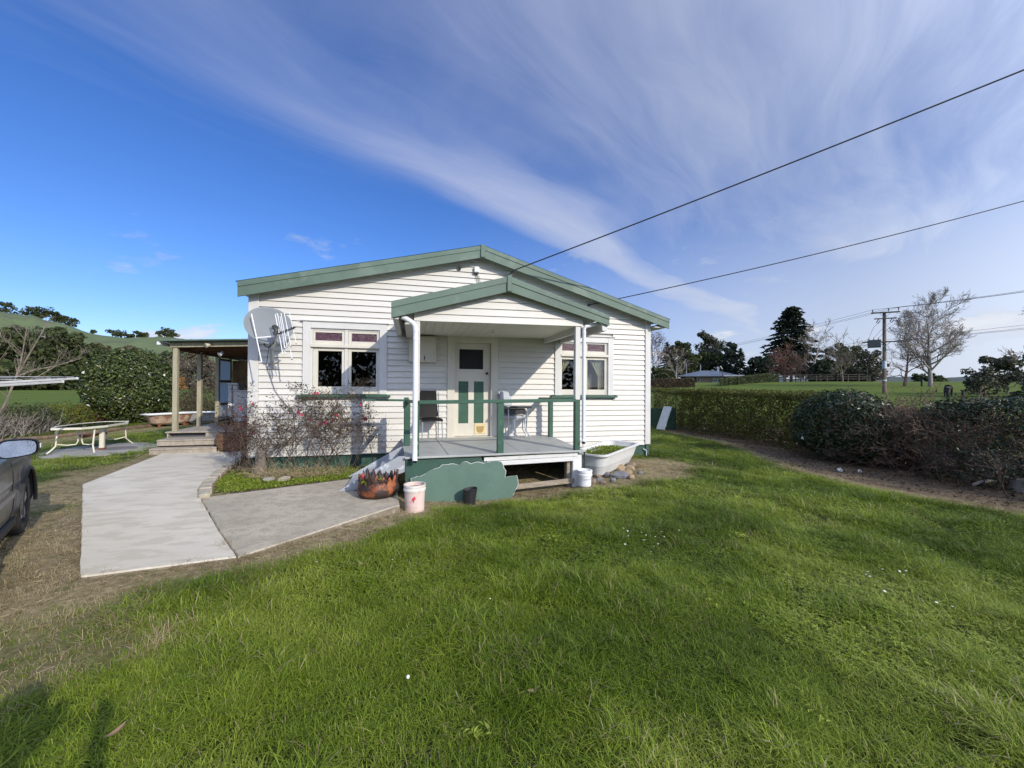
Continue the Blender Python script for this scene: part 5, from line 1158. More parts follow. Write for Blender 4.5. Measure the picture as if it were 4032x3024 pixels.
        obj('sill_trim', MB().add(W(beam((-2.2, yy(-.025), .255), (-.42, yy(-.025), .255), .05, .09, .012)[0]), beam((-2.2, 0, .25), (-.42, 0, .25), .05, .09, .012)[1]), car_trim, t)
        if sg > 0:
            ms, mw, mz = -1.02, .085, 1.04; n = 20; th = np.arange(n)*2*math.pi/n; sup = lambda q, p: np.sign(np.cos(q))*np.abs(np.cos(q))**p
            cx = np.sign(np.cos(th))*np.abs(np.cos(th))**.5*.118; cz = np.sign(np.sin(th))*np.abs(np.sin(th))**.55*.080; cz = cz*(1 + .25*cx/.128*(cz < 0)*-1)
            R0 = np.column_stack([np.full(n, ms), mw + cx, mz + cz]); R1 = np.column_stack([np.full(n, ms + .03), mw + cx*1.08, mz + cz*1.08]); R2 = np.column_stack([np.full(n, ms + .10), mw - .01 + cx*.9, mz + cz*.85]); R3 = np.column_stack([np.full(n, ms + .15), mw - .03 + cx*.5, mz + cz*.45]); i = np.arange(n); j = (i+1) % n
            mr = obj('wing_mirror', MB().add(W(np.concatenate([R0, R1, R2, R3])), [np.stack([k*n+i, k*n+j, (k+1)*n+j, (k+1)*n+i], 1) for k in range(3)] + [(np.arange(n)+3*n)[None]], smooth=True), car_trim, t)
            obj('mirror_glass', MB().add(W(np.column_stack([ms - .012 + cz*.10 - cx*.05, mw + cx*.93, mz + cz*.90])), np.arange(n)[None]), mirror_m, mr)
            obj('mirror_arm', MB().add(W(beam((ms + .07, .02, mz - .06), (ms + .07, -.10, .955), .09, .04, .01)[0]), beam((ms + .07, .02, mz - .06), (ms + .07, -.10, .955), .09, .04, .01)[1]), car_trim, mr)
            V, F = box(ms + .03, ms + .09, mw + .122, mw + .132, mz - .01, mz + .03, .003); obj("indicator", MB().add(W(V), F), pvc, mr)
car()

# ------------------------------------------------------------------ plants
def grow(base, h, r0, rs, levels=4, kids=(5, 4, 4, 3), ang=(35, 40, 40, 40), ratio=(.55, .6, .6, .6), up=.15, wob=.12, lean=(0, 0), first=.25, trunk_seg=8, droop=0.0, taper=.75, wob0=None):
    """A branching skeleton: returns stick arrays by level and the outer twig points."""
    out = [[] for _ in range(levels+1)]; tips = []
    def branch(p, d, l, r, lv):
        n = max(3, trunk_seg - lv*2) if lv < levels else 3; pts = [p]; dirs = [d]
        for i in range(n):
            d = d + rs.normal(size=3)*(wob0 if (lv == 0 and wob0 is not None) else wob*(1 + .3*lv)) + A((0, 0, up if lv else 0)) - A((0, 0, droop*lv*.4)); d = d/np.linalg.norm(d); p = p + d*l/n; pts.append(p); dirs.append(d)
        for i in range(n):
            ra = r*(1 - taper*i/n); rb = r*(1 - taper*(i+1)/n); out[lv].append((pts[i], pts[i+1], ra, rb))
        if lv == levels or l < .02: tips.append((pts[-1], d)); tips.append((pts[-2], d)); return
        k = kids[min(lv, len(kids)-1)]; k = max(1, int(round(k*rs.uniform(.75, 1.3))))
        for c in range(k):
            f = first + (1 - first)*(c + rs.uniform(0, 1))/k if lv == 0 else .2 + .8*(c + rs.uniform(0, 1))/k
            f = min(f, .98); i = min(int(f*n), n-1); q = pts[i] + (pts[i+1]-pts[i])*(f*n - i); dd = dirs[i]
            _, a, b = frame(dd); th = rs.uniform(0, 2*math.pi) if lv else c*2.4 + rs.uniform(-.5, .5); an = R(ang[min(lv, len(ang)-1)]*rs.uniform(.7, 1.3))
            nd = dd*math.cos(an) + (a*math.cos(th) + b*math.sin(th))*math.sin(an)
            rl = ratio[min(lv, len(ratio)-1)]*(1.15 - .55*f if lv == 0 else 1 - .3*f)
            branch(q, nd, l*rl*rs.uniform(.75, 1.2), max(r*(1 - taper*f)*.62, r*.12), lv+1)
        tips.append((pts[-1], d))
    branch(A(base), A((lean[0], lean[1], 1.0))/np.linalg.norm((lean[0], lean[1], 1.0)), h, r0, 0)
    return out, tips
def sticks(mb, out, rmin=.0015, sides=(7, 5, 4, 3, 3, 3), lo=0, hi=99, scale=1.0):
    for lv, s in enumerate(out):
        if not s or lv < lo or lv > hi: continue
        P0 = A([a for a, _, _, _ in s]); P1 = A([b for _, b, _, _ in s]); mb.add(*segs(P0, P1, np.maximum([c for _, _, c, _ in s], rmin)*scale, np.maximum([d for _, _, _, d in s], rmin)*scale, sides[min(lv, 5)]), smooth=lv < 2)
    return mb
def v4(n, rs, lo=0., hi=1., mu=None):
    v = rs.uniform(lo, hi, n) if mu is None else np.clip(rs.normal(mu, .22, n), 0, 1); return np.repeat(v, 4)
def blossom(mb, p, r, rs, n=9):
    d = rs.normal(size=3); d[1] -= 1.2; d[2] += .6; d /= np.linalg.norm(d); _, a, b = frame(d); k = 0
    for j in range(n):
        th = j*2.4; q = (a*math.cos(th) + b*math.sin(th)); rr = r*(.35 + .65*j/n); t = b*math.cos(th) - a*math.sin(th); o = p + q*rr*.55 + d*r*.35*(1 - j/n)
        mb.add([p, o + t*rr*.45, o + q*rr*.45, o - t*rr*.45], A([(0, 1, 2, 3)]), v=rs.uniform(.1, 1))
def bush(name, label, cat, bases, leaf, stem_mat, leaf_n, leaf_s, rs, flowers=0, fl_mat=None, fl_r=.03, levels=4, h=(.8, 1.4), r0=.009, lean=.45, leaf_band=(.25, 1.0), group=None, rmin=.0018, kids=(4, 4, 3, 3), aspect=.5, mu=.5):
    c = A(bases).mean(0); t = empty(name, label, cat, (c[0], c[1], c[2] if len(c) > 2 else 0), group); S = MB(); T = []
    for b in bases:
        b = A(b); hh = rs.uniform(*h); o, tips = grow((b[0], b[1], b[2]), hh, r0*rs.uniform(.8, 1.2), rs, levels=levels, kids=kids, ang=(38, 42, 45, 45), ratio=(.62, .6, .6, .55), up=.06, wob=.16, lean=(rs.normal(0, lean), rs.normal(-.05, lean*.5)), first=.18)
        sticks(S, o, rmin=rmin); T += tips
    obj('stem', S, stem_mat, t)
    TP = A([p for p, _ in T]); 
    k = rs.integers(0, len(TP), leaf_n); P = TP[k] + rs.normal(size=(leaf_n, 3))*leaf_s*.9
    z0, z1 = TP[:, 2].min(), TP[:, 2].max(); f = (P[:, 2]-z0)/(z1-z0+1e-6); P = P[(f > leaf_band[0]) & (f < leaf_band[1] + .05)]
    V, F = leaves(P, rs.uniform(.6, 1.3, len(P))*leaf_s, aspect=aspect, fold=.4, rs=rs); fo = obj('foliage', MB().add(V, F, v=v4(len(P), rs, mu=mu)), leaf, t)
    if flowers:
        hi = TP[TP[:, 2] > z0 + (z1-z0)*.45]; k = rs.choice(len(hi), flowers)
        for q in k:
            m = MB(); blossom(m, hi[q] + A((0, -.02, .01)), fl_r*rs.uniform(.8, 1.3), rs); obj('flower', m, fl_mat, t)
    return t
rs = np.random.default_rng(21)
def near_garden():
    g = lambda x, y: (x, y, .01)
    bush('rose_bush', 'wide straggly rose bush with pink blooms under the front window', 'rose bush', [g(-1.62, -.42), g(-1.50, -.50), g(-1.75, -.55), g(-1.35, -.45), g(-1.9, -.45), g(-1.55, -.35), g(-1.2, -.5), g(-1.45, -.38), g(-1.68, -.5), g(-2.0, -.5)], rose_leaf, twig_brown, 1900, .046, np.random.default_rng(4), 11, petal_pink, .045, h=(.9, 1.45), group='rose bushes along the front wall', r0=.010)
    bush('rose_bush', 'thin leggy rose bush with few pink blooms by the house corner', 'rose bush', [g(-2.35, -.40), g(-2.48, -.50), g(-2.22, -.52), g(-2.60, -.42), g(-2.1, -.40), g(-2.75, -.45), g(-2.3, -.55), g(-2.55, -.35)], rose_leaf, twig_brown, 1500, .038, np.random.default_rng(9), 8, petal_pink, .040, h=(.85, 1.35), group='rose bushes along the front wall', r0=.009)
    bush('red_shrub', 'dark maroon shrub with pink flower spilling round the left house corner', 'shrub', [g(-3.10, -.05), g(-3.22, .10), g(-3.05, -.25), g(-3.3, .25), g(-3.15, .3)], maroon_leaf, twig_brown, 2300, .035, np.random.default_rng(12), 3, petal_pink, .04, h=(.65, 1.0), leaf_band=(.0, 1.0), lean=.3)
    bush('basket_shrub', 'dry reddish shrub growing out of the wicker basket', 'shrub', [(-4.28, 2.62, .38), (-4.20, 2.66, .38), (-4.34, 2.58, .38)], brown_leaf, twig_brown, 520, .05, np.random.default_rng(14), h=(.28, .5), levels=3, lean=.5)
    bush('sapling', 'single thin bare rose stem standing between bushes and porch', 'plant', [g(-.68, -.50)], rose_leaf, twig_brown, 34, .055, np.random.default_rng(33), h=(1.25, 1.3), levels=2, kids=(4, 2), lean=.04, leaf_band=(.6, 1.0), r0=.009)
    bush('dead_rose', 'twiggy dead rose stem right of the wide bush', 'plant', [g(-1.12, -.45), g(-1.05, -.40)], brown_leaf, twig_brown, 160, .04, np.random.default_rng(35), h=(.8, 1.0), levels=4, lean=.12, r0=.006)
    # withered stalks at the foot of the roses
    rs = np.random.default_rng(2); S = []
    for c, n in (((-2.10, -.82), 210), ((-1.65, -.78), 130), ((-2.55, -.66), 130), ((-1.25, -.7), 40)):
        for k in range(n):
            b = A((c[0] + rs.normal(0, .17), c[1] + rs.normal(0, .10), .0)); d = A((rs.normal(0, .45), rs.normal(-.25, .4), 1.)); d /= np.linalg.norm(d); l = rs.uniform(.14, .42); p = b
            for j in range(3):
                q = p + d*l/3; S.append((p, q, .0032*(1-.2*j), .0030*(1-.25*(j+1)))); p = q; d = d + A((rs.normal(0, .25), rs.normal(-.08, .25), -.42)); d /= np.linalg.norm(d)
    o = obj('dry_stalks', sticks(MB(), [S], sides=(3,)), straw, None, (-2, -.75, 0)); tag(o, 'withered straw coloured stalks drooping at the foot of roses', 'dead plants', kind='stuff')
    o = obj('stump', MB().add(*lathe([(.12, .0), (.10, .1), (.085, .3), (.075, .42), (.05, .50), (.0, .52)], 14, (-2.62, -.44, 0), (False, False))), bark, None, (-2.62, -.44, 0)); tag(o, 'mossy grey stump half hidden in the corner rose', 'stump')
    # moss and cress covering the bed
    n = 34000; P = np.stack([rs.uniform(-3.4, -.2, n), rs.uniform(-1.9, 0, n)], 1); P = P[dist(P, BED) < -.02]; dens = vnoise(P[:, 0], P[:, 1], .35, 8, 3); band = smoothstep(-.15, -.45, P[:, 1] + 0*P[:, 0]) ; keep = rs.uniform(size=len(P)) < np.clip(.35 + 1.7*(dens - .30), 0, 1)*(.30 + .7*band); P = P[keep]
    z = .012 + rs.uniform(0, .035, len(P)); V, F = leaves(np.column_stack([P, z]), rs.uniform(.016, .038, len(P)), aspect=.7, fold=.4, rs=rs, up=.9); o = obj('moss', MB().add(V, F, v=v4(len(P), rs, mu=.55)), moss_leaf); tag(o, 'bright yellow green moss and cress filling the rose bed', 'moss', kind='stuff')
near_garden()

def leafy(name, label, cat, sample, n, leaf, size, rs, twigs=None, group=None, aspect=.5, bias=.8, mu=.5, flowers=0, fl_r=.05, base=None, kids_stuff=False, parts=('foliage', 'stem'), up=.25, inner=None):
    """A dense clipped or rounded plant: leaves through its outer volume, twigs inside."""
    P, N = sample(n, rs); t = empty(name, label, cat, base, group)
    if inner is not None: obj('branches', inner, bark_dark, t)
    V, F = leaves(P, rs.uniform(.65, 1.35, len(P))*size, N, bias, aspect, .35, rs, up=up); o = obj(parts[0], MB().add(V, F, v=v4(len(P), rs, mu=mu)), leaf, t)
    if twigs is not None: obj(parts[1], twigs, bark_dark, t)
    if flowers:
        P, N = sample(flowers*3, rs); k = 0
        for p, q in zip(P, N):
            if k >= flowers: break
            m = MB(); blossom(m, p + q*.04, fl_r*rs.uniform(.7, 1.25), rs, 8); obj('flower', m, petal_white, t); k += 1
    return t
def blob_sampler(c, rad, noise=.18, seed=0, floor=None, shell=.22, flat=None):
    """Points in the outer shell of a lumpy egg."""
    def f(n, rs):
        d = rs.normal(size=(n, 3)); d /= np.linalg.norm(d, axis=1)[:, None]; az = np.arctan2(d[:, 1], d[:, 0]); lump = 1 + noise*(vnoise(az*1.3 + 9, d[:, 2]*2.2, .55, seed, 3) - .5)*2
        q = lump*(1 - shell*rs.uniform(size=n)**1.6); e = np.sign(d)*np.abs(d)**.82; e /= np.maximum(1e-6, np.linalg.norm(e, axis=1))[:, None]
        P = A(c) + e*A(rad)*q[:, None]*1.0
        if floor is not None: k = P[:, 2] > floor; return P[k], e[k]
        return P, e
    return f
# the hedge down the right side, in clipped lengths of different plants
def hedge_sampler(line, w0, w1, top, seed, ragged=.12, face_bias=.75):
    line = A(line); s = np.concatenate([[0], np.cumsum(np.linalg.norm(np.diff(line, axis=0), axis=1))])
    def f(n, rs):
        u = rs.uniform(0, s[-1], n); c = np.stack([np.interp(u, s, line[:, k]) for k in (0, 1)], 1); d = np.stack([np.interp(u + .2, s, line[:, k]) - np.interp(u - .2, s, line[:, k]) for k in (0, 1)], 1); d /= np.linalg.norm(d, axis=1)[:, None] + 1e-9; nn = np.stack([-d[:, 1], d[:, 0]], 1)
        # which face: near side (west), top, far side
        r = rs.uniform(size=n); fc = np.where(r < .60, 0, np.where(r < .90, 1, 2)); h = rs.uniform(size=n)**1.15; lum = (vnoise(u, h*2, .5, seed, 3) - .5)*ragged*2.2
        tz = top + (vnoise(u, u*0, .9, seed+5, 3) - .5)*.14; wid = w0 + (w1-w0)*(h if True else 0)
        hh = np.where(fc == 1, 1.0, h); bulge = .10*np.sin(hh*math.pi) + .05
        off = np.where(fc == 0, -(wid/2 + bulge + lum), np.where(fc == 2, wid/2 + bulge + lum, rs.uniform(-.5, .5, n)*wid*1.15)); depth = rs.uniform(size=n)**2*.22; off = off*(1 - depth*np.where(fc == 1, 0, 1))
        z = .03 + (tz - .03)*hh - np.where(fc == 1, depth*.5 - lum*.5, 0) + rs.normal(0, .02, n)
        sgn = -1.0; P = np.column_stack([c - nn*off[:, None]*sgn*-1, z + H(c[:, 0], c[:, 1])]); N_ = np.where((fc == 1)[:, None], A([[0, 0, 1.]]), np.column_stack([nn*np.where(fc == 0, 1, -1)[:, None]*1.0, np.full(n, .25)]))
        return P, N_
    return f
def woody(line, n, rs, hgt, rad=.012):
    line = A(line); s = np.concatenate([[0], np.cumsum(np.linalg.norm(np.diff(line, axis=0), axis=1))]); S = []
    for k in range(n):
        u = rs.uniform(0, s[-1]); p = A((np.interp(u, s, line[:, 0]) + rs.normal(0, .12), np.interp(u, s, line[:, 1]) + rs.normal(0, .12), 0)); p[2] = h1(p[0], p[1]) - .02; d = A((rs.normal(0, .22), rs.normal(0, .22), 1)); d /= np.linalg.norm(d); l = hgt*rs.uniform(.6, .95)
        for j in range(4): q = p + d*l/4; S.append((p, q, rad*(1-.2*j), rad*(1-.2*(j+1)))); p = q; d = d + rs.normal(size=3)*.16; d /= np.linalg.norm(d)
    return sticks(MB(), [S], sides=(5,))
# lines run from far to near, so that the left hand side of the line faces the lawn
L1 = [(10.6, 6.4), (10.35, 3.8), (10.45, 1.9), (10.35, .3), (10.0, -1.0)]
leafy('hedge', 'long clipped hedge with yellow green leaf tips beyond the lawn', 'hedge', hedge_sampler(L1, 1.0, 1.15, 1.50, 3, .22), 46000, hedge_leaf, .070, np.random.default_rng(41), woody(L1, 60, np.random.default_rng(5), 1.3), base=(10.3, 2.5, 0), mu=.55, up=.3)
L1b = [(13.0, 12.0), (11.6, 9.0), (10.7, 6.4)]
leafy('hedge', 'far end of the hedge rising behind the green net', 'hedge', hedge_sampler(L1b, 1.0, 1.1, 1.5, 13), 9000, hedge_leaf, .075, np.random.default_rng(46), woody(L1b, 20, np.random.default_rng(6), 1.3), base=(11.7, 9.0, 0), mu=.42)
L2 = [(10.45, -.9), (10.5, -2.0), (10.4, -3.2)]
leafy('hedge', 'dark stretch of hedge behind the brambles', 'hedge', hedge_sampler(L2, .9, 1.1, 1.12, 19, .3), 8000, dark_leaf, .072, np.random.default_rng(47), woody(L2, 20, np.random.default_rng(16), 1.2), base=(10.45, -2.0, 0), mu=.5)
L3 = [(9.75, -3.0), (9.95, -4.1), (10.2, -5.4), (10.7, -7.2)]
leafy('hedge', 'dark overgrown hedge at the right edge above the bare soil', 'hedge', hedge_sampler(L3, 1.1, 1.4, 1.36, 9, .3), 15000, dark_leaf, .072, np.random.default_rng(43), woody(L3, 40, np.random.default_rng(8), 1.4), base=(10.1, -5.0, 0), mu=.38)
leafy('camellia_bush', 'rounded dark camellia with few white blooms in front of hedge', 'bush', blob_sampler((9.45, -1.55, .80), (.85, 1.05, .80), .2, 4, .04, .3), 12000, dark_leaf, .070, np.random.default_rng(42), woody([(9.4, -1.9), (9.4, -1.3)], 26, np.random.default_rng(7), 1.2, .015), base=(9.35, -1.6, 0), flowers=7, fl_r=.045, mu=.42, aspect=.55)
# thicket of bare reddish canes
def thicket(name, label, base, n, h, rs, mat, lean, leaf=None, leafn=0, spread=(.5, .5), leaf_s=.05, levels=3):
    S = MB(); T = []
    for k in range(n):
        b = (base[0] + rs.normal(0, spread[0]), base[1] + rs.normal(0, spread[1])); o, tp = grow((b[0], b[1], h1(*b)), h*rs.uniform(.7, 1.15), .012, rs, levels=levels, kids=(5, 4, 3), ang=(32, 36, 40), ratio=(.6, .6, .6), up=-.02, wob=.13, lean=(lean[0] + rs.normal(0, .5), lean[1] + rs.normal(0, .5)), first=.15, trunk_seg=6); sticks(S, o, rmin=.0032, sides=(4, 3, 3, 3)); T += tp
    t = empty(name, label, 'thicket', (base[0], base[1], 0)); obj('branches', S, mat, t)
    if leafn:
        TP = A([p for p, _ in T]); k = rs.integers(0, len(TP), leafn); P = TP[k] + rs.normal(size=(leafn, 3))*.06; P = P[P[:, 2] > .1]; V, F = leaves(P, leaf_s*rs.uniform(.6, 1.3, len(P)), rs=rs); obj('foliage', MB().add(V, F, v=v4(len(P), rs, mu=.45)), leaf, t)
    return t
thicket('bramble_thicket', 'tangle of bare reddish brown canes between camellia and dark hedge', (9.75, -2.75), 46, 1.3, np.random.default_rng(51), bramble, (-.35, .1), brown_leaf, 1200, (.35, .55), .05)
thicket('bramble_thicket', 'dead grey brown brush trailing low over the bare soil', (9.35, -3.85), 22, .6, np.random.default_rng(52), bark_dark, (-.55, -.2), dark_leaf, 1200, (.35, .6), .05)
thicket('bramble_thicket', 'pale bare twigs poking above the hedge beside the camellia', (10.15, -2.2), 24, 1.25, np.random.default_rng(53), bark_red, (-.1, .1), hedge_leaf, 900, (.3, .5), .05)
# cut branch pieces and petals on the bare soil
o = obj('branch', MB().add(*tube([(8.75, -4.05, .10), (9.05, -3.98, .11), (9.45, -3.95, .10)], [.022, .025, .028], 7)), bark_pale, None, (9.1, -4, .05)); tag(o, 'short pale broken branch lying under dark hedge', 'branch')
o = obj('stump', MB().add(*lathe([(.13, -.05), (.115, .05), (.11, .19), (.07, .215), (0, .21)], 12, (9.45, -4.25, h1(9.45, -4.25)), (False, False))), bark_pale, None, (9.45, -4.25, 0)); tag(o, 'low pale sawn stump under the dark hedge', 'stump')
for k, (x, y, lb) in enumerate([(8.18, -2.43, 'fallen white camellia bloom on the soil, nearer the dark camellia'), (8.42, -2.62, 'fallen white camellia bloom on soil, farther from dark camellia')]):
    m = MB(); rr = np.random.default_rng(k)
    for j in range(3): blossom(m, A((x + rr.normal(0, .02), y + rr.normal(0, .02), h1(x, y) + .03)), .06, rr, 9)
    tag(obj('camellia_bloom', m, petal_white, None, (x, y, 0)), lb, 'flower', 'fallen camellia blooms')
rr = np.random.default_rng(61); P = np.stack([rr.uniform(7.3, 11, 9000), rr.uniform(-7.5, 5, 9000)], 1); P = P[dist(P, SOIL) < -.02]; V, F = leaves(np.column_stack([P, H(P[:, 0], P[:, 1]) + .012]), rr.uniform(.02, .07, len(P)), rs=rr, up=1.6, aspect=.35)
tag(obj('leaf_litter', MB().add(V, F, v=v4(len(P), rr)), LEAF('leaf litter', (.03, .02, .013), (.075, .052, .034), (.17, .125, .08), .8, .1, .2)), 'brown leaf litter and twigs over the bare hedge soil', 'leaf litter', kind='stuff')
# shade cloth fence with a white board leaning on it
net = empty('net_fence', 'dark green shade cloth fence past the house corner', 'fence', (9.4, 5.0, 0))
P = [(8.2, 5.9), (8.9, 5.4), (9.75, 4.75)]
n = 24; q = np.linspace(0, 1, n); xs = np.interp(q, [0, .45, 1], [p[0] for p in P]); ys = np.interp(q, [0, .45, 1], [p[1] for p in P]); zt = .86 - .05*np.sin(q*math.pi) + .01*np.sin(q*23); V = np.concatenate([np.column_stack([xs, ys + .012*np.sin(q*31), np.full(n, -.03)]), np.column_stack([xs, ys + .012*np.sin(q*31), zt])]); i = np.arange(n-1)
obj('cloth', MB().add(V, np.stack([i, i+1, n+i+1, n+i], 1)), green_net, net)
for x, y in P: obj('stake', MB().add(*tube([(x, y - .03, -.1), (x, y - .03, .98)], .018, 6)), post_dark, net)
o = obj('board', MB().add(*beam((9.0, 4.60, .05), (9.45, 4.78, .90), .34, .05, .01)), M('old white board', (.55, .57, .56), .5, .1, 4, stain=((.3, .32, .3), .5, 4, .58)), None, (8.9, 4.85, .05)); tag(o, 'old white board leaning against the green net', 'board')

# ------------------------------------------------------------------ left garden plants
def camellia():
    c = (-11.45, 11.6); r = np.random.default_rng(71); z = h1(*c); tr, _ = grow((c[0], c[1], z-.05), 1.6, .09, r, levels=2, kids=(7, 4), ang=(40, 40), ratio=(.8, .6), first=.15)
    leafy('camellia_tree', 'big round white flowering camellia behind the patio table', 'tree', blob_sampler((c[0], c[1], z + 1.52), (1.50, 1.55, 1.62), .13, 7, z + .1, .28), 16000, camellia_leaf, .125, r, sticks(MB(), tr), base=(c[0], c[1], z), flowers=72, fl_r=.085, mu=.48, parts=('crown', 'trunk'))
camellia()
def low_shrub(label, c, rad, leaf, n, s, seed, mu=.5, name='shrub', cat='shrub', gr=None, tw=bark_dark):
    r = np.random.default_rng(seed); z = h1(c[0], c[1]); return leafy(name, label, cat, blob_sampler((c[0], c[1], z + rad[2]*.85), rad, .3, seed, z, .45), n, leaf, s, r, woody([(c[0]-rad[0]*.4, c[1]), (c[0]+rad[0]*.4, c[1])], 14, r, rad[2]*1.5), base=(c[0], c[1], z), mu=mu, group=gr, bias=.5)
low_shrub('bright yellow green shrub left of the camellia', (-12.3, 9.5), (.85, .7, .50), yellow_leaf, 2600, .08, 81, .42, gr='shrubs beyond the garden logs')
low_shrub('red brown shrub between yellow shrub and camellia', (-12.3, 11.0), (.75, .6, .50), red_leaf, 2300, .075, 82, .5, gr='shrubs beyond the garden logs')
low_shrub('olive green shrub left of the yellow one', (-12.2, 7.9), (.95, .8, .52), bush_leaf, 3000, .08, 83, .6, gr='shrubs beyond the garden logs')
low_shrub('low brown shrub behind the first veranda post', (-9.9, 12.4), (1.0, .7, .62), brown_leaf, 3000, .07, 84, .45, gr='shrubs beyond the garden logs')
low_shrub('clipped brown round hedge seen through the veranda', (-10.3, 15.6), (1.5, 1.0, .95), brown_leaf, 5200, .08, 85, .42, name='hedge', cat='hedge')
low_shrub('small grey green shrub by the old baths', (-8.6, 13.0), (.8, .6, .6), bush_leaf, 1800, .08, 86, .55, gr='shrubs beyond the garden logs')
def pruned_hedge():
    t = empty('twig_hedge', 'bare brown slanting twig hedge at the left edge', 'hedge', (-12.4, 5.6, 0)); r = np.random.default_rng(91); S = []; T = []
    for k in range(900):
        u = r.uniform(); p = A((-12.9 + 1.0*u + r.normal(0, .35), 3.4 + 4.4*u + r.normal(0, .2), 0)); p[2] = h1(p[0], p[1]); d = A((.35 + r.normal(0, .35), .25 + r.normal(0, .35), 1.)); d /= np.linalg.norm(d); l = r.uniform(.4, .92)
        for j in range(3): q = p + d*l/3; S.append((p, q, .011*(1-.25*j), .011*(1-.25*(j+1)))); p = q; d = d + r.normal(size=3)*.2; d /= np.linalg.norm(d); T.append(p)
    obj('branches', sticks(MB(), [S], sides=(4,)), bark_pale, t); T = A(T); k = r.integers(0, len(T), 5200); P = T[k] + r.normal(size=(5200, 3))*.10; P = P[P[:, 2] > .02]; V, F = leaves(P, .055*r.uniform(.5, 1.4, len(P)), rs=r); obj('foliage', MB().add(V, F, v=v4(len(P), r, mu=.40)), brown_leaf, t)
pruned_hedge()
def bare_left():
    r = np.random.default_rng(101); t = empty('bare_tree', 'bare pruned fruit tree with forked pale branches at the left edge', 'tree', (-10.05, 4.0, 0)); S = MB()
    FK = (-9.70, 4.35, 1.80)
    sp = [[(-10.2, 3.85, -.1), (-9.98, 4.08, .50), (-9.82, 4.25, 1.15), FK], [FK, (-9.66, 4.40, 2.15), (-9.62, 4.42, 2.55), (-9.56, 4.42, 3.05)], [FK, (-9.58, 4.42, 2.2), (-9.46, 4.50, 2.6), (-9.30, 4.60, 3.15)], [FK, (-9.45, 4.52, 1.98), (-9.20, 4.70, 2.08), (-8.80, 4.98, 2.32)], [(-9.82, 4.25, 1.15), (-9.75, 4.3, 1.55), (-9.40, 4.55, 1.82), (-9.12, 4.75, 2.14)], [(-9.98, 4.08, .50), (-10.05, 4.1, 1.4), (-9.98, 4.15, 2.2), (-9.90, 4.2, 2.9)], [(-10.1, 4.0, .2), (-10.3, 4.0, 1.2), (-10.25, 4.0, 2.0), (-10.1, 4.1, 2.7)]]
    for k, P in enumerate(sp):
        P = A(P); r0 = .042 if k == 0 else .022; S.add(*tube(P, np.linspace(r0, r0*.4, len(P)), 7))
        for j in range(1, len(P)):
            for c in range(2):
                q = P[j-1] + (P[j]-P[j-1])*r.uniform(.2, 1); d = (P[j]-P[j-1])/np.linalg.norm(P[j]-P[j-1]); o, _ = grow((0, 0, 0), r.uniform(.3, .65), .009, r, levels=2, kids=(3, 2), ang=(35, 40), ratio=(.5, .5), up=.25, wob=.14, lean=(d[0]*.8 + r.normal(0, .4), d[1]*.6 + r.normal(0, .4)), trunk_seg=5)
                sticks(S, [[(a + q, bb + q, c0, c1) for a, bb, c0, c1 in lv] for lv in o], rmin=.0035, sides=(4, 3, 3))
    obj('trunk', S, bark, t)
bare_left()

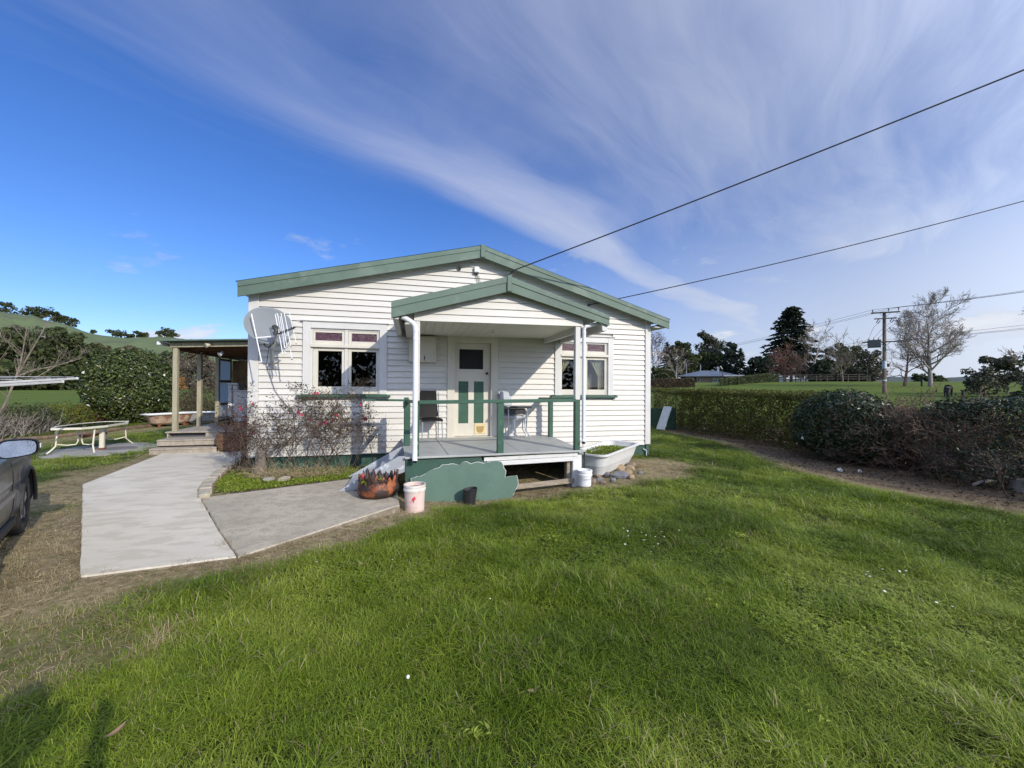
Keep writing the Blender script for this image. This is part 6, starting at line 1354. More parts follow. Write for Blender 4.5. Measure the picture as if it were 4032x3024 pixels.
# ------------------------------------------------------------------ daisies, fallen leaves and weeds in the lawn
def lawn_bits():
    r = np.random.default_rng(111); C = [(.04, -6.1, 1), (2.35, -4.75, 9), (2.45, -4.6, 8), (2.05, -4.7, 4), (4.06, -5.87, 5), (3.68, -6.3, 6), (3.0, -7.05, 5), (.6, -5.6, 2), (5.2, -4.9, 5), (1.2, -3.6, 4), (5.5, -3.6, 4), (-.6, -4.6, 3)]
    m = MB(); st = []
    for x, y, n in C:
        for k in range(n):
            p = A((x + r.normal(0, .16), y + r.normal(0, .13), 0)); p[2] = h1(p[0], p[1]) + r.uniform(.055, .085); rr = r.uniform(.006, .010); tl = r.normal(0, .25, 2); nn = 10; t = np.arange(nn)*2*math.pi/nn
            ring = np.stack([np.cos(t)*rr, np.sin(t)*rr, np.cos(t)*rr*tl[0] + np.sin(t)*rr*tl[1]], 1) + p; m.add(np.concatenate([[p + (0, 0, .001)], ring]), np.stack([np.zeros(nn, int), 1+np.arange(nn), 1+(np.arange(nn)+1) % nn], 1), v=r.uniform(.3, 1)); st.append((p - (0, 0, .07), p, .0012, .001))
    o = obj('daisies', m, petal_white); tag(o, 'small white daisies scattered in the lawn', 'daisies', kind='stuff')
    o = obj('daisy_stalks', sticks(MB(), [st], rmin=.001, sides=(3,)), moss_leaf); tag(o, 'thin stalks under the lawn daisies', 'daisies', kind='stuff')
    # broad leaved weeds
    P = []; N = []; S = []
    for x, y, s in [(2.2, -5.9, .10), (3.4, -4.9, .12), (1.4, -4.5, .09), (4.6, -4.2, .13), (3.0, -3.4, .12), (5.3, -2.6, .14), (.3, -6.6, .07), (2.9, -6.6, .08), (4.2, -2.9, .13), (6.0, -4.2, .12), (1.9, -6.9, .06), (4.9, -5.6, .10), (6.6, -1.0, .14), (5.4, .2, .15)]:
        for k in range(16): a = r.uniform(0, 6.28); q = r.uniform(.2, 1)*s; P.append((x + q*math.cos(a), y + q*math.sin(a), h1(x, y) + .05 + .025*(1-q/s))); N.append((math.cos(a)*.3, math.sin(a)*.3, 1)); S.append(s*.55)
    V, F = leaves(P, A(S), N, 2.0, .42, .3, r); o = obj('broad_weeds', MB().add(V, F, v=v4(len(P), r, .35, .9)), moss_leaf); tag(o, 'flat broad leaved weeds among the lawn grass', 'weeds', kind='stuff')
    dl = LEAF('fallen leaf', (.16, .10, .05), (.28, .19, .11), (.40, .31, .20), .7, .2, .3)
    for k, (x, y, s, lb) in enumerate([(-1.35, -6.95, .048, 'curled tan leaf fallen in the dark grass at lower left'), (-1.28, -6.25, .045, 'tan leaf fallen on worn turf above the curled one'), (-.42, -4.72, .05, 'small brown leaf fallen in straw before the old path'), (.62, -6.45, .04, 'small pinkish leaf in the lawn below the porch'), (.28, -5.75, .035, 'tiny pale leaf in lawn under the pink bucket')]):
        n = 9; u = np.linspace(-1, 1, n); w = s*.33*(1-u*u)**.8; c = np.stack([u*s, 0*u, .012 + .02*u*u], 1); V = np.concatenate([c + np.stack([0*u, w, .35*w], 1), c, c - np.stack([0*u, w, -.35*w], 1)]); i = np.arange(n-1); V = rotz(V, 1.1*k) + A((x, y, h1(x, y) + .045)); o = obj('fallen_leaf', MB().add(V, [np.stack([i, i+1, n+i+1, n+i], 1), np.stack([n+i, n+i+1, 2*n+i+1, 2*n+i], 1)], v=.3 + .15*k), dl, None, (x, y, .04)); tag(o, lb, 'leaf', 'leaves fallen on the lawn')
    # twigs and straw litter on the dry ground
    n = 11000; P = np.stack([r.uniform(-5, 6, n), r.uniform(-6.5, -1.0, n)], 1); dry, bare, _ = cover(P[:, 0], P[:, 1]); k = (r.uniform(size=n) < dry*.8) & ~inside(P, SLAB) & ~inside(P, PATH) & ~inside(P, PORCH) & ~inside(P, BED); P = P[k]; a = r.uniform(0, 6.28, len(P)); l = r.uniform(.02, .075, len(P)); z = H(P[:, 0], P[:, 1]) + r.uniform(.006, .03, len(P)); p0 = np.column_stack([P, z]); p1 = p0 + np.stack([np.cos(a)*l, np.sin(a)*l, r.normal(0, .012, len(P))], 1)
    o = obj('straw_litter', MB().add(*segs(p0, p1, np.full(len(P), .0018), np.full(len(P), .0012), 3)), straw); tag(o, 'loose dry straw scattered along the path edges', 'straw', kind='stuff')
lawn_bits()

# ------------------------------------------------------------------ hills and everything beyond the garden
def at(az, r, zoff=0.0):
    """A point at a bearing (degrees clockwise from straight ahead of the house) and distance from the lawn."""
    x, y = r*math.sin(R(az)), r*math.cos(R(az)) - 8.4; return A((x, y, h1(x, y) + zoff))
def hills():
    prof = [(-75, 30), (-60, 42), (-50, 55), (-42, 60), (-39, 62), (-37.5, 61), (-36, 60), (-34.5, 56), (-33.5, 52), (-32, 50.5), (-30, 48), (-28, 50), (-26.5, 52), (-25, 50.5), (-24, 45), (-22, 40), (-18, 34), (-10, 24), (0, 14), (10, 8), (20, 5), (28, 4)]
    az = np.linspace(-75, 28, 260); hh = np.interp(az, [p[0] for p in prof], [p[1] for p in prof]); t = np.linspace(0, 1, 60); AZ, T = np.meshgrid(az, t, indexing='ij')
    r = 250 + 420*T; up = smoothstep(0.02, .72, T)*(1 - .5*smoothstep(.76, 1, T)); gul = (vnoise(AZ*3.0, T*2.5, 6, 2, 4) - .5)*14*np.sin(T*math.pi)**1.2*smoothstep(0, .3, T); Z = hh[:, None]*up + gul*(1-smoothstep(.6, .76, T)) - 1.2
    x = r*np.sin(np.radians(AZ)); y = r*np.cos(np.radians(AZ)) - 8.4; n = len(t); i = (np.arange(len(az)-1)[:, None]*n + np.arange(n-1)[None]).ravel()
    hm = M('hill pasture', (.105, .140, .050), .95, .22, .012, 0, stain=((.080, .090, .045), .7, .03, .52)); o = obj('hills', MB().add(np.stack([x.ravel(), y.ravel(), Z.ravel()], 1), np.stack([i, i+n, i+n+1, i+1], 1), smooth=True), hm); tag(o, 'green pasture hills behind the house', kind='structure')
    az = np.linspace(22, 100, 200); hh = 22 + 9*vnoise(az, az*0, 6, 5, 3) + 5*vnoise(az, az*0, 1.2, 6, 2); t = np.linspace(0, 1, 14); AZ, T = np.meshgrid(az, t, indexing='ij'); r = 620 + 700*T; Z = hh[:, None]*smoothstep(0, .8, T) - 1.5; x = r*np.sin(np.radians(AZ)); y = r*np.cos(np.radians(AZ)) - 8.4; n = len(t); i = (np.arange(len(az)-1)[:, None]*n + np.arange(n-1)[None]).ravel()
    o = obj('distant_ridge', MB().add(np.stack([x.ravel(), y.ravel(), Z.ravel()], 1), np.stack([i, i+n, i+n+1, i+1], 1), smooth=True), M('distant bush ridge', (.050, .068, .055), .95, .2, .02)); tag(o, 'low blue green ridge far beyond the paddocks', kind='structure')
    return lambda a, tt: A((  (250+420*tt)*math.sin(R(a)), (250+420*tt)*math.cos(R(a)) - 8.4, float(np.interp(a, [p[0] for p in prof], [p[1] for p in prof])*smoothstep(.02, .72, tt)*(1 - .5*smoothstep(.76, 1, tt)) - 1.5)))
HILL = hills()
def clumps(C, rr, n, size, rs, flat=.8):
    """Leaf clumps spread through several lumps."""
    P = []; N = []; per = max(4, n//len(C))
    for c, r_ in zip(C, rr):
        d = rs.normal(size=(per, 3)); d /= np.linalg.norm(d, axis=1)[:, None]; q = (.45 + .6*rs.uniform(size=per)**.5)*(1 + rs.normal(0, .12, per)); P.append(A(c) + d*q[:, None]*r_*A((1, 1, flat))); N.append(d)
    return np.concatenate(P), np.concatenate(N)
TREES = 'trees beyond the hedge'
def leaf_tree(name, label, p, h, w, leaf, rs, n=2600, s=.55, shape='round', trunk=bark, group=TREES, lumps=26, bare_top=0, trunk_h=.3, stretch=1.0, aspect=.7, mu=.45):
    """Trunk with limbs, and a crown of leaf clumps carried by them."""
    t = empty(name, label, 'tree', tuple(p), group); C = []; rr = []; S = []
    top = p + A((0, 0, h)); r0 = h*.022
    for j in range(8): a = p + A((rs.normal(0, .01)*h, rs.normal(0, .01)*h, h*.9*j/8)) if j else p - A((0, 0, .3)); b = p + A((0, 0, h*.9*(j+1)/8)); S.append((a, b, r0*(1-j/9), r0*(1-(j+1)/9)))
    for k in range(lumps):
        f = (k + .5)/lumps; th = k*2.39996 + rs.uniform(-.4, .4)
        if shape == 'round': zf = trunk_h + (1-trunk_h)*f*.96; e = math.sqrt(max(.05, 1 - ((zf - (trunk_h + (1-trunk_h)*.42))/((1-trunk_h)*.62))**2)); R_ = w/2*e*rs.uniform(.35, .9); lr = w*.17*rs.uniform(.7, 1.25)
        elif shape == 'cone': zf = trunk_h + (1-trunk_h)*f*.98; e = (1 - f)**.75 + .06; R_ = w/2*e*rs.uniform(.45, 1.0); lr = w*.15*(e*.8 + .25)*rs.uniform(.7, 1.2)
        elif shape == 'tier': zf = trunk_h + (1-trunk_h)*f*.97; e = min(1.0, 1.55*(1-f)**.8 + .10)*(.78 + .22*math.sin(f*5)); R_ = w/2*e*rs.uniform(.55, 1.05); lr = w*.13*(e*.7+.35)*rs.uniform(.7, 1.3)
        else: zf = rs.uniform(trunk_h, .95); R_ = w/2*rs.uniform(.2, .95); lr = w*.15*rs.uniform(.7, 1.4)
        c = p + A((R_*math.cos(th), R_*math.sin(th), h*zf)); C.append(c); rr.append(lr); q = p + A((0, 0, h*max(.08, zf - .18*R_/w*2))); m_ = (q + c)/2 + A((0, 0, -.02*h)); S.append((q, m_, r0*.35, r0*.22)); S.append((m_, c, r0*.22, r0*.08))
    obj('trunk', sticks(MB(), [S], rmin=.02, sides=(6,)), trunk, t)
    P, N = clumps(C, rr, n, s, rs, .55 if shape == 'tier' else .8*stretch); V, F = leaves(P, s*rs.uniform(.55, 1.4, len(P)), N, .6, aspect, .3, rs, up=.35 if shape == 'tier' else .1); obj('crown', MB().add(V, F, v=v4(len(P), rs, mu=mu)), leaf, t)
    if bare_top:
        o, _ = grow((p[0], p[1], p[2] + h*.45), h*.55, r0*.8, rs, levels=2, kids=(bare_top, 3), ang=(30, 30), ratio=(.75, .5), up=.1, wob=.12, first=.3); obj('dead_limb', sticks(MB(), o, rmin=.03, sides=(5, 4, 3)), bark_pale, t)
    return t
def bare_tree(name, label, p, h, rs, mat=bark, levels=4, kids=(16, 7, 5, 4), ang=(58, 38, 36, 36), ratio=(.52, .55, .55, .5), first=.16, r0=None, up=.10, rmin=.012, wob=.10, group=TREES, taper=.9, haze_leaf=None, hn=0, hs=.3, lean=(0, 0), wob0=.05):
    t = empty(name, label, 'tree', tuple(p), group); o, T = grow(p - A((0, 0, .2)), h, r0 or h*.022, rs, levels=levels, kids=kids, ang=ang, ratio=ratio, up=up, wob=wob, first=first, taper=taper, trunk_seg=10, lean=lean, wob0=wob0)
    m = sticks(MB(), o, rmin=rmin, sides=(8, 5, 4, 3, 3), hi=1); obj('trunk', m, mat, t); obj('crown', sticks(MB(), o, rmin=rmin, sides=(8, 5, 4, 3, 3), lo=2), mat, t)
    if haze_leaf is not None:
        TP = A([q for q, _ in T]); k = rs.integers(0, len(TP), hn); P = TP[k] + rs.normal(size=(hn, 3))*hs*1.2; V, F = leaves(P, hs*rs.uniform(.4, 1.2, hn), rs=rs, aspect=.25); o2 = obj('foliage', MB().add(V, F, v=v4(hn, rs, mu=.5)), haze_leaf, t); o2['kind'] = 'stuff'
    return t
g = np.random.default_rng
def conifer(name, label, p, h, w, leaf, rs, nb=90, per=60, s=.5, base=.08, power=.8, droop=.12, shoulder=0.0, group=TREES, mu=.45):
    """A conifer: a straight trunk and flat sprays of needles along each branch."""
    t = empty(name, label, 'tree', tuple(p), group); S = [(p - A((0, 0, .3)), p + A((0, 0, h*.5)), h*.02, h*.012), (p + A((0, 0, h*.5)), p + A((0, 0, h)), h*.012, .01)]; P = []; N = []; D = []
    for k in range(nb):
        f = (k + rs.uniform(0, 1))/nb; z = h*(base + (1-base)*f*.985); e = (1 - f)**power; e = min(1, e + shoulder*math.sin(min(1, f*1.6)*math.pi)) if f < .62 else e
        R_ = w/2*(e + .04)*rs.uniform(.72, 1.12); th = k*2.39996 + rs.uniform(-.4, .4); o = A((math.cos(th), math.sin(th), 0)); q = A((-o[1], o[0], 0)); rise = rs.uniform(-.05, .16)
        S.append((p + A((0, 0, z)), p + A((0, 0, z)) + o*R_*.9 + A((0, 0, R_*(rise - droop*.8))), .035*h/10*(1-f*.6), .012))
        m = max(8, int(per*(e + .2))); u = .12 + .88*rs.uniform(size=m)**.75; lat = rs.normal(size=m)*.17*R_*(1.15 - u); P.append(p + A((0, 0, z)) + o*(u*R_)[:, None] + q*lat[:, None] + np.column_stack([np.zeros((m, 2)), R_*(rise*u - droop*u*u) + rs.normal(0, .035, m)*R_**.5])); D.append(np.tile(o, (m, 1)) + rs.normal(size=(m, 3))*.35)
    obj('trunk', sticks(MB(), [S], rmin=.015, sides=(5,)), bark_dark, t); P = np.concatenate(P); D = np.concatenate(D); n = len(P); D /= np.linalg.norm(D, axis=1)[:, None]
    N = A([[0, 0, 1.]]) + rs.normal(size=(n, 3))*.45; B = np.cross(N, D); B /= np.linalg.norm(B, axis=1)[:, None]; sz = s*rs.uniform(.6, 1.3, n)[:, None]; V = np.stack([P - D*sz*.5, P + B*sz*.2, P + D*sz*.5 - (0, 0, .06), P - B*sz*.2], 1).reshape(-1, 3); b = np.arange(n)[:, None]*4
    obj('crown', MB().add(V, np.concatenate([b + A([[0, 1, 2]]).astype(int), b + A([[0, 2, 3]]).astype(int)]), v=v4(n, rs, mu=mu)), leaf, t); return t
# right: the neighbour's trees, left to right
def rz(az, r): return at(az, r)
bare_tree('bare_tree', 'brown bare tree just past the right house corner', rz(33.6, 92), 9.0, g(201), bark_red, levels=3, kids=(12, 7, 5), up=.12, haze_leaf=brown_leaf, hn=1500, hs=.45, rmin=.022)
conifer('conifer', 'slim dark conifer left of the neighbouring house', rz(35.5, 98), 9.5, 5.0, conifer_leaf, g(202), 80, 34, .75)
leaf_tree('evergreen_tree', 'dark bushy evergreen between the slim conifer and tall gum', rz(37.3, 97), 9.2, 5.5, pine_leaf, g(203), 2600, .65, 'round', lumps=26, trunk_h=.15)
bare_tree('bare_tree', 'spreading pale bare tree in front of the dark evergreens', rz(36.6, 84), 5.6, g(204), bark_pale, levels=3, kids=(9, 6, 5), ang=(50, 42, 40), first=.12, up=.05, rmin=.02, haze_leaf=brown_leaf, hn=1000, hs=.35)
leaf_tree('evergreen_tree', 'broad dark evergreen behind the roof of the neighbouring house', rz(39.3, 104), 6.8, 8.0, pine_leaf, g(205), 2600, .7, 'round', lumps=24, trunk_h=.1)
leaf_tree('gum_tree', 'tall airy gum tree with rounded clumps above the neighbouring house', rz(40.7, 108), 12.4, 7.6, gum_leaf, g(206), 3000, .55, 'open', bark_pale, lumps=17, trunk_h=.42)
leaf_tree('evergreen_tree', 'dense dark evergreen at the foot of the tall gum', rz(41.0, 103), 6.6, 7.5, pine_leaf, g(207), 2400, .65, 'round', lumps=22, trunk_h=.05)
leaf_tree('evergreen_tree', 'dark round topped evergreen right of the tall gum', rz(43.1, 100), 9.0, 3.6, conifer_leaf, g(208), 1700, .6, 'round', lumps=18, trunk_h=.2)
conifer('conifer', 'bushy dark spruce right of the neighbouring house', rz(44.1, 94), 7.2, 5.0, conifer_leaf, g(209), 80, 36, .65, base=.03)
leaf_tree('evergreen_tree', 'low dark evergreen mass between spruce and giant conifer', rz(46.2, 95), 5.0, 6.2, conifer_leaf, g(210), 2300, .6, 'round', lumps=20, trunk_h=.02)
conifer('conifer', 'giant dark conifer with feathery tiers, tallest tree beyond the hedge', rz(49.3, 100), 15.8, 11.4, conifer_leaf, g(211), 190, 60, .95, base=.10, power=.45, droop=.2, shoulder=.10, mu=.4)
bare_tree('bare_tree', 'grey bare tree standing against the giant conifer', rz(51.3, 88), 8.6, g(212), bark_pale, levels=4, kids=(10, 6, 5, 3), ang=(42, 38, 38, 38), first=.2, up=.08, rmin=.018)
bare_tree('bare_tree', 'reddish bare willow in front of the giant conifer', rz(48.6, 86), 5.6, g(213), bark_red, levels=4, kids=(11, 6, 5, 3), ang=(50, 42, 40, 40), first=.15, up=-.02, rmin=.016, haze_leaf=red_leaf, hn=1500, hs=.3)
bare_tree('bare_tree', 'low russet bare shrub tree right of the red willow', rz(50.2, 85), 4.4, g(223), bark_red, levels=3, kids=(12, 7, 5), ang=(55, 45, 40), first=.1, up=-.03, rmin=.016, haze_leaf=brown_leaf, hn=1400, hs=.3)
leaf_tree('evergreen_tree', 'small round black green evergreen under the bare grey tree', rz(52.0, 84), 3.4, 3.4, conifer_leaf, g(214), 1300, .4, 'round', lumps=14, trunk_h=.05)
leaf_tree('pine_tree', 'storm broken dark pine with bare dead tops', rz(53.6, 92), 8.0, 5.0, pine_leaf, g(215), 2200, .6, 'open', lumps=19, trunk_h=.12, bare_top=6)
leaf_tree('pine_tree', 'broken pine with long bare limbs reaching right', rz(54.6, 95), 6.8, 4.0, pine_leaf, g(216), 1700, .55, 'open', lumps=15, trunk_h=.10, bare_top=7)
bare_tree('bare_tree', 'grey bare shrub tree before the broken pines', rz(54.0, 82), 4.8, g(217), bark, levels=4, kids=(9, 6, 5, 3), ang=(48, 42, 40, 40), first=.12, up=.02, rmin=.014, haze_leaf=brown_leaf, hn=700, hs=.25)
leaf_tree('gum_tree', 'pale rounded gum at the right end of the tree group', rz(56.0, 86), 5.0, 4.6, gum_leaf, g(218), 2000, .4, 'round', bark_pale, lumps=20, trunk_h=.04, mu=.6)
bare_tree('bare_tree', 'small bare tree with twisted trunk right of power pole', rz(58.9, 62), 4.9, g(219), bark_red, levels=4, kids=(10, 6, 5, 4), ang=(56, 44, 40, 38), first=.20, up=.03, rmin=.011, r0=.16)
bare_tree('bare_tree', 'large bare deciduous tree with wide fan of branches', rz(60.7, 62), 8.0, g(220), M('silver bark', (.27, .235, .20), .85, .2, 4), levels=4, kids=(34, 9, 6, 4), ang=(60, 34, 34, 34), ratio=(.46, .55, .55, .5), first=.17, up=.05, wob0=.02, wob=.07, rmin=.011, r0=.22, taper=.90)
leaf_tree('evergreen_tree', 'round dark shrub tree on the skyline left of big bare tree', rz(60.0, 150), 2.6, 4.0, bush_leaf, g(221), 900, .5, 'round', lumps=10, trunk_h=.0); leaf_tree('evergreen_tree', 'round olive shrub tree on skyline right of big bare tree trunk', rz(61.2, 150), 2.2, 4.2, bush_leaf, g(222), 900, .5, 'round', lumps=10, trunk_h=.0, mu=.6)
leaf_tree('evergreen_tree', 'olive topped evergreen in the paddock near the right edge', rz(64.0, 47), 2.2, 2.4, gum_leaf, g(224), 1300, .2, 'round', lumps=16, trunk_h=.15); leaf_tree('gum_tree', 'grey green open gum near the right edge', rz(65.5, 50), 3.0, 3.4, gum_leaf, g(225), 1900, .26, 'open', lumps=15, trunk_h=.3, bare_top=3); leaf_tree('evergreen_tree', 'dark shrub tree at the far right edge', rz(67.2, 42), 2.0, 2.8, gum_leaf, g(226), 1500, .2, 'open', lumps=16, trunk_h=.1, mu=.35)
bare_tree('bare_tree', 'bare tree leaning in at the right edge', rz(69.3, 40), 5.8, g(227), bark_red, levels=4, kids=(12, 6, 5, 3), ang=(58, 40, 38, 36), first=.25, up=.04, rmin=.010)
low = [('olive weedy shrub spilling over the dark hedge', (12.2, -3.6), (1.0, .9, .85), 231, .6), ('grey green shrub behind the bramble canes', (12.5, -1.9), (.9, .8, .70), 232, .5), ('yellowish shrub top beyond the right hedge', (13.6, -4.2), (1.2, 1.0, 1.0), 233, .65)]
for lb, c, rd, sd, mu in low: low_shrub(lb, c, rd, bush_leaf, 2400, .085, sd, mu, gr='shrubs behind the right hedge')
# the neighbour's clipped hedges, fence and house
def far_hedge(label, a0, r0, a1, r1, h0, h1_, w, leaf, seed, n):
    p, q = at(a0, r0), at(a1, r1); rs = g(seed); u = rs.uniform(size=n); hh = rs.uniform(size=n); hf = np.where(rs.uniform(size=n) < .35, 1, hh); top = h0 + (h1_-h0)*u; P = p*(1-u)[:, None] + q*u[:, None]; P[:, 2] = H(P[:, 0], P[:, 1]) + hf*top; d = (q-p)/np.linalg.norm(q-p); nn = A((d[1], -d[0], 0)); P = P + nn*(np.where(hf == 1, rs.uniform(-.5, .5, n), .5)*w)[:, None]*-1*np.sign(np.dot(nn, p))
    t = empty('hedge', label, 'hedge', tuple((p+q)/2), 'clipped hedges round the neighbouring house'); V, F = leaves(P, .32*rs.uniform(.6, 1.3, n), rs=rs, up=.3); obj('foliage', MB().add(V, F, v=v4(n, rs, mu=.5)), leaf, t); k = 14; pts = [p + (q-p)*(i+.5)/k for i in range(k)]; obj('stem', MB().add(*segs(A(pts) - (0, 0, .2), A(pts) + (0, 0, .7*min(h0, h1_)), np.full(k, .06), np.full(k, .03), 5)), bark, t)
far_hedge('clipped brown hedge behind the near hedge, left of the house paddock', 33.0, 55, 38.6, 58, 1.05, 1.05, 1.2, brown_leaf, 241, 2600); far_hedge('long clipped olive hedge rising across the front of the neighbouring house', 41.3, 60, 47.7, 80, .75, 1.45, 1.2, bush_leaf, 242, 3600)
def rail_fence(label, a0, r0, a1, r1, npost, h, rails, mat):
    p, q = at(a0, r0), at(a1, r1); t = empty('fence', label, 'fence', tuple(p), None)
    for k in range(npost+1): c = p + (q-p)*k/npost; z = h1(c[0], c[1]); obj('fence_post', box(c[0]-.07, c[0]+.07, c[1]-.07, c[1]+.07, z-.3, z+h), mat, t)
    for f in rails:
        for k in range(npost): a = p + (q-p)*k/npost; b = p + (q-p)*(k+1)/npost; a = A((a[0], a[1], h1(a[0], a[1]) + h*f)); b = A((b[0], b[1], h1(b[0], b[1]) + h*f)); obj('rail', MB().add(*beam(a, b, .05, .13, 0)), mat, t)
rail_fence('dark post and rail fence along the neighbouring trees', 47.8, 79, 56.2, 84, 9, 1.15, (.35, .65, .95), post_dark)
for k, (az_, r_, lb) in enumerate([(61.9, 40, 'lone grey fence post in paddock right of big bare tree'), (62.85, 40, 'lone grey fence post in paddock farther right'), (60.1, 62, 'short fence post by trunk of big bare tree'), (63.5, 55, 'thin fence post nearest the right paddock shrubs')]): p = at(az_, r_); tag(obj('fence_post', box(p[0]-.06, p[0]+.06, p[1]-.06, p[1]+.06, p[2]-.2, p[2]+.85, .01), post_dark, None, tuple(p)), lb, 'fence post', 'lone posts in the right paddock')
def far_house():
    c = at(40.6, 92); t = empty('brick_house', 'low tan brick house with blue grey hipped roof beyond the paddock', 'house', tuple(c)); d = A((math.cos(R(40.6)), -math.sin(R(40.6)), 0)); dn = A((math.sin(R(40.6)), math.cos(R(40.6)), 0)); z = c[2]
    def W(P): P = A(P); return c*A((1, 1, 0)) + P[:, :1]*d + P[:, 1:2]*dn + (P[:, 2:] + z)*A((0, 0, 1))
    def bx(name, a, mat, par): V, F = box(*a); return obj(name, MB().add(W(V), F), mat, par)
    wl = bx('wall', (-4.6, 4.6, 0, 7, -.3, 1.55), brick_m, t); bx('wall', (3.3, 4.9, -1.6, -.002, -.3, 1.55), brick_m, t)
    V = W([(-6.2, -1.3, 1.5), (5.6, -1.3, 1.5), (5.6, 8, 1.5), (-6.2, 8, 1.5), (-1.8, 3.2, 2.75), (1.6, 3.2, 2.75), (-6.2, -1.3, 1.38), (5.6, -1.3, 1.38), (5.6, 8, 1.38), (-6.2, 8, 1.38)]); rf = obj('roof', MB().add(V, [A((0, 1, 5, 4)), A((1, 2, 5)), A((2, 3, 4, 5)), A((3, 0, 4)), A((6, 7, 1, 0)), A((7, 8, 2, 1)), A((9, 8, 7, 6)), A((9, 6, 0, 3))]), roof_blue, t)
    bx('chimney', (1.5, 1.9, 2.6, 3.0, 2.2, 3.5), white_trim, rf); bx('flue', (-1.75, -1.6, 2.4, 2.55, 2.2, 4.0), galv, rf); bx('flue', (-4.5, -4.38, 2.4, 2.52, 1.6, 4.3), galv, rf)
    gar = bx('garage_door', (.6, 2.6, -.06, -.002, .0, 1.15), M('grey roller door', (.42, .45, .50), .6, .05, 2), wl)
    for x0, x1 in ((-3.7, -3.0), (-2.3, -1.7)): w = bx('window', (x0, x1, -.05, -.002, .35, 1.25), white_trim, t); bx('pane', (x0+.08, x1-.08, -.07, -.052, .42, 1.18), M('far dark pane', (.03, .03, .035), .2), w)
    w = bx('window', (3.5, 4.7, -1.65, -1.602, .2, 1.3), white_trim, t); bx('pane', (3.6, 4.05, -1.67, -1.652, .3, 1.2), M('far pane', (.30, .32, .33), .2), w); bx('pane', (4.15, 4.6, -1.67, -1.652, .3, 1.2), M('far pane', (.30, .32, .33), .2), w); bx('door', (-2.95, -2.4, -.05, -.002, -.1, 1.25), post_dark, t)
    bx('fascia', (2.6, 6.2, -2.2, -2.1, 1.36, 1.62), white_trim, t); bx('porch_roof', (2.6, 6.2, -2.1, -1.31, 1.5, 1.6), roof_blue, t)
    p = at(42.1, 84); o = empty('street_lamp', 'dark yard lamp post before the brick house', 'lamp post', tuple(p)); obj('post', MB().add(*tube([p - (0, 0, .2), p + A((0, 0, 2.6))], .06, 6)), post_dark, o); obj('lamp_head', MB().add(*tube([p + A((0, 0, 2.6)), p + A((-.45, 0, 3.1))], [.06, .12], 6)), white_trim, o)
far_house()
# sheds glimpsed between trees
for lb, az_, r_, w_, h_ in (('small white shed glimpsed under the red willow', 47.6+.55, 92, 2.0, 1.0), ('pale shed roof glimpsed behind the dark fence', 52.6, 95, 2.2, .8)):
    p = at(az_, r_); t = empty('shed', lb, 'shed', tuple(p), 'sheds among the trees'); obj('wall', box(p[0]-w_/2, p[0]+w_/2, p[1], p[1]+2, p[2]-.2, p[2]+h_), M('pale shed wall', (.50, .56, .58), .5), t); obj('roof', MB().add(*prism([(p[0]-w_/2-.2, p[2]+h_), (p[0]+w_/2+.2, p[2]+h_), (p[0], p[2]+h_+.5)], 1, p[1]-.2, p[1]+2.2)), M('pale shed roof', (.6, .62, .63), .5), t)

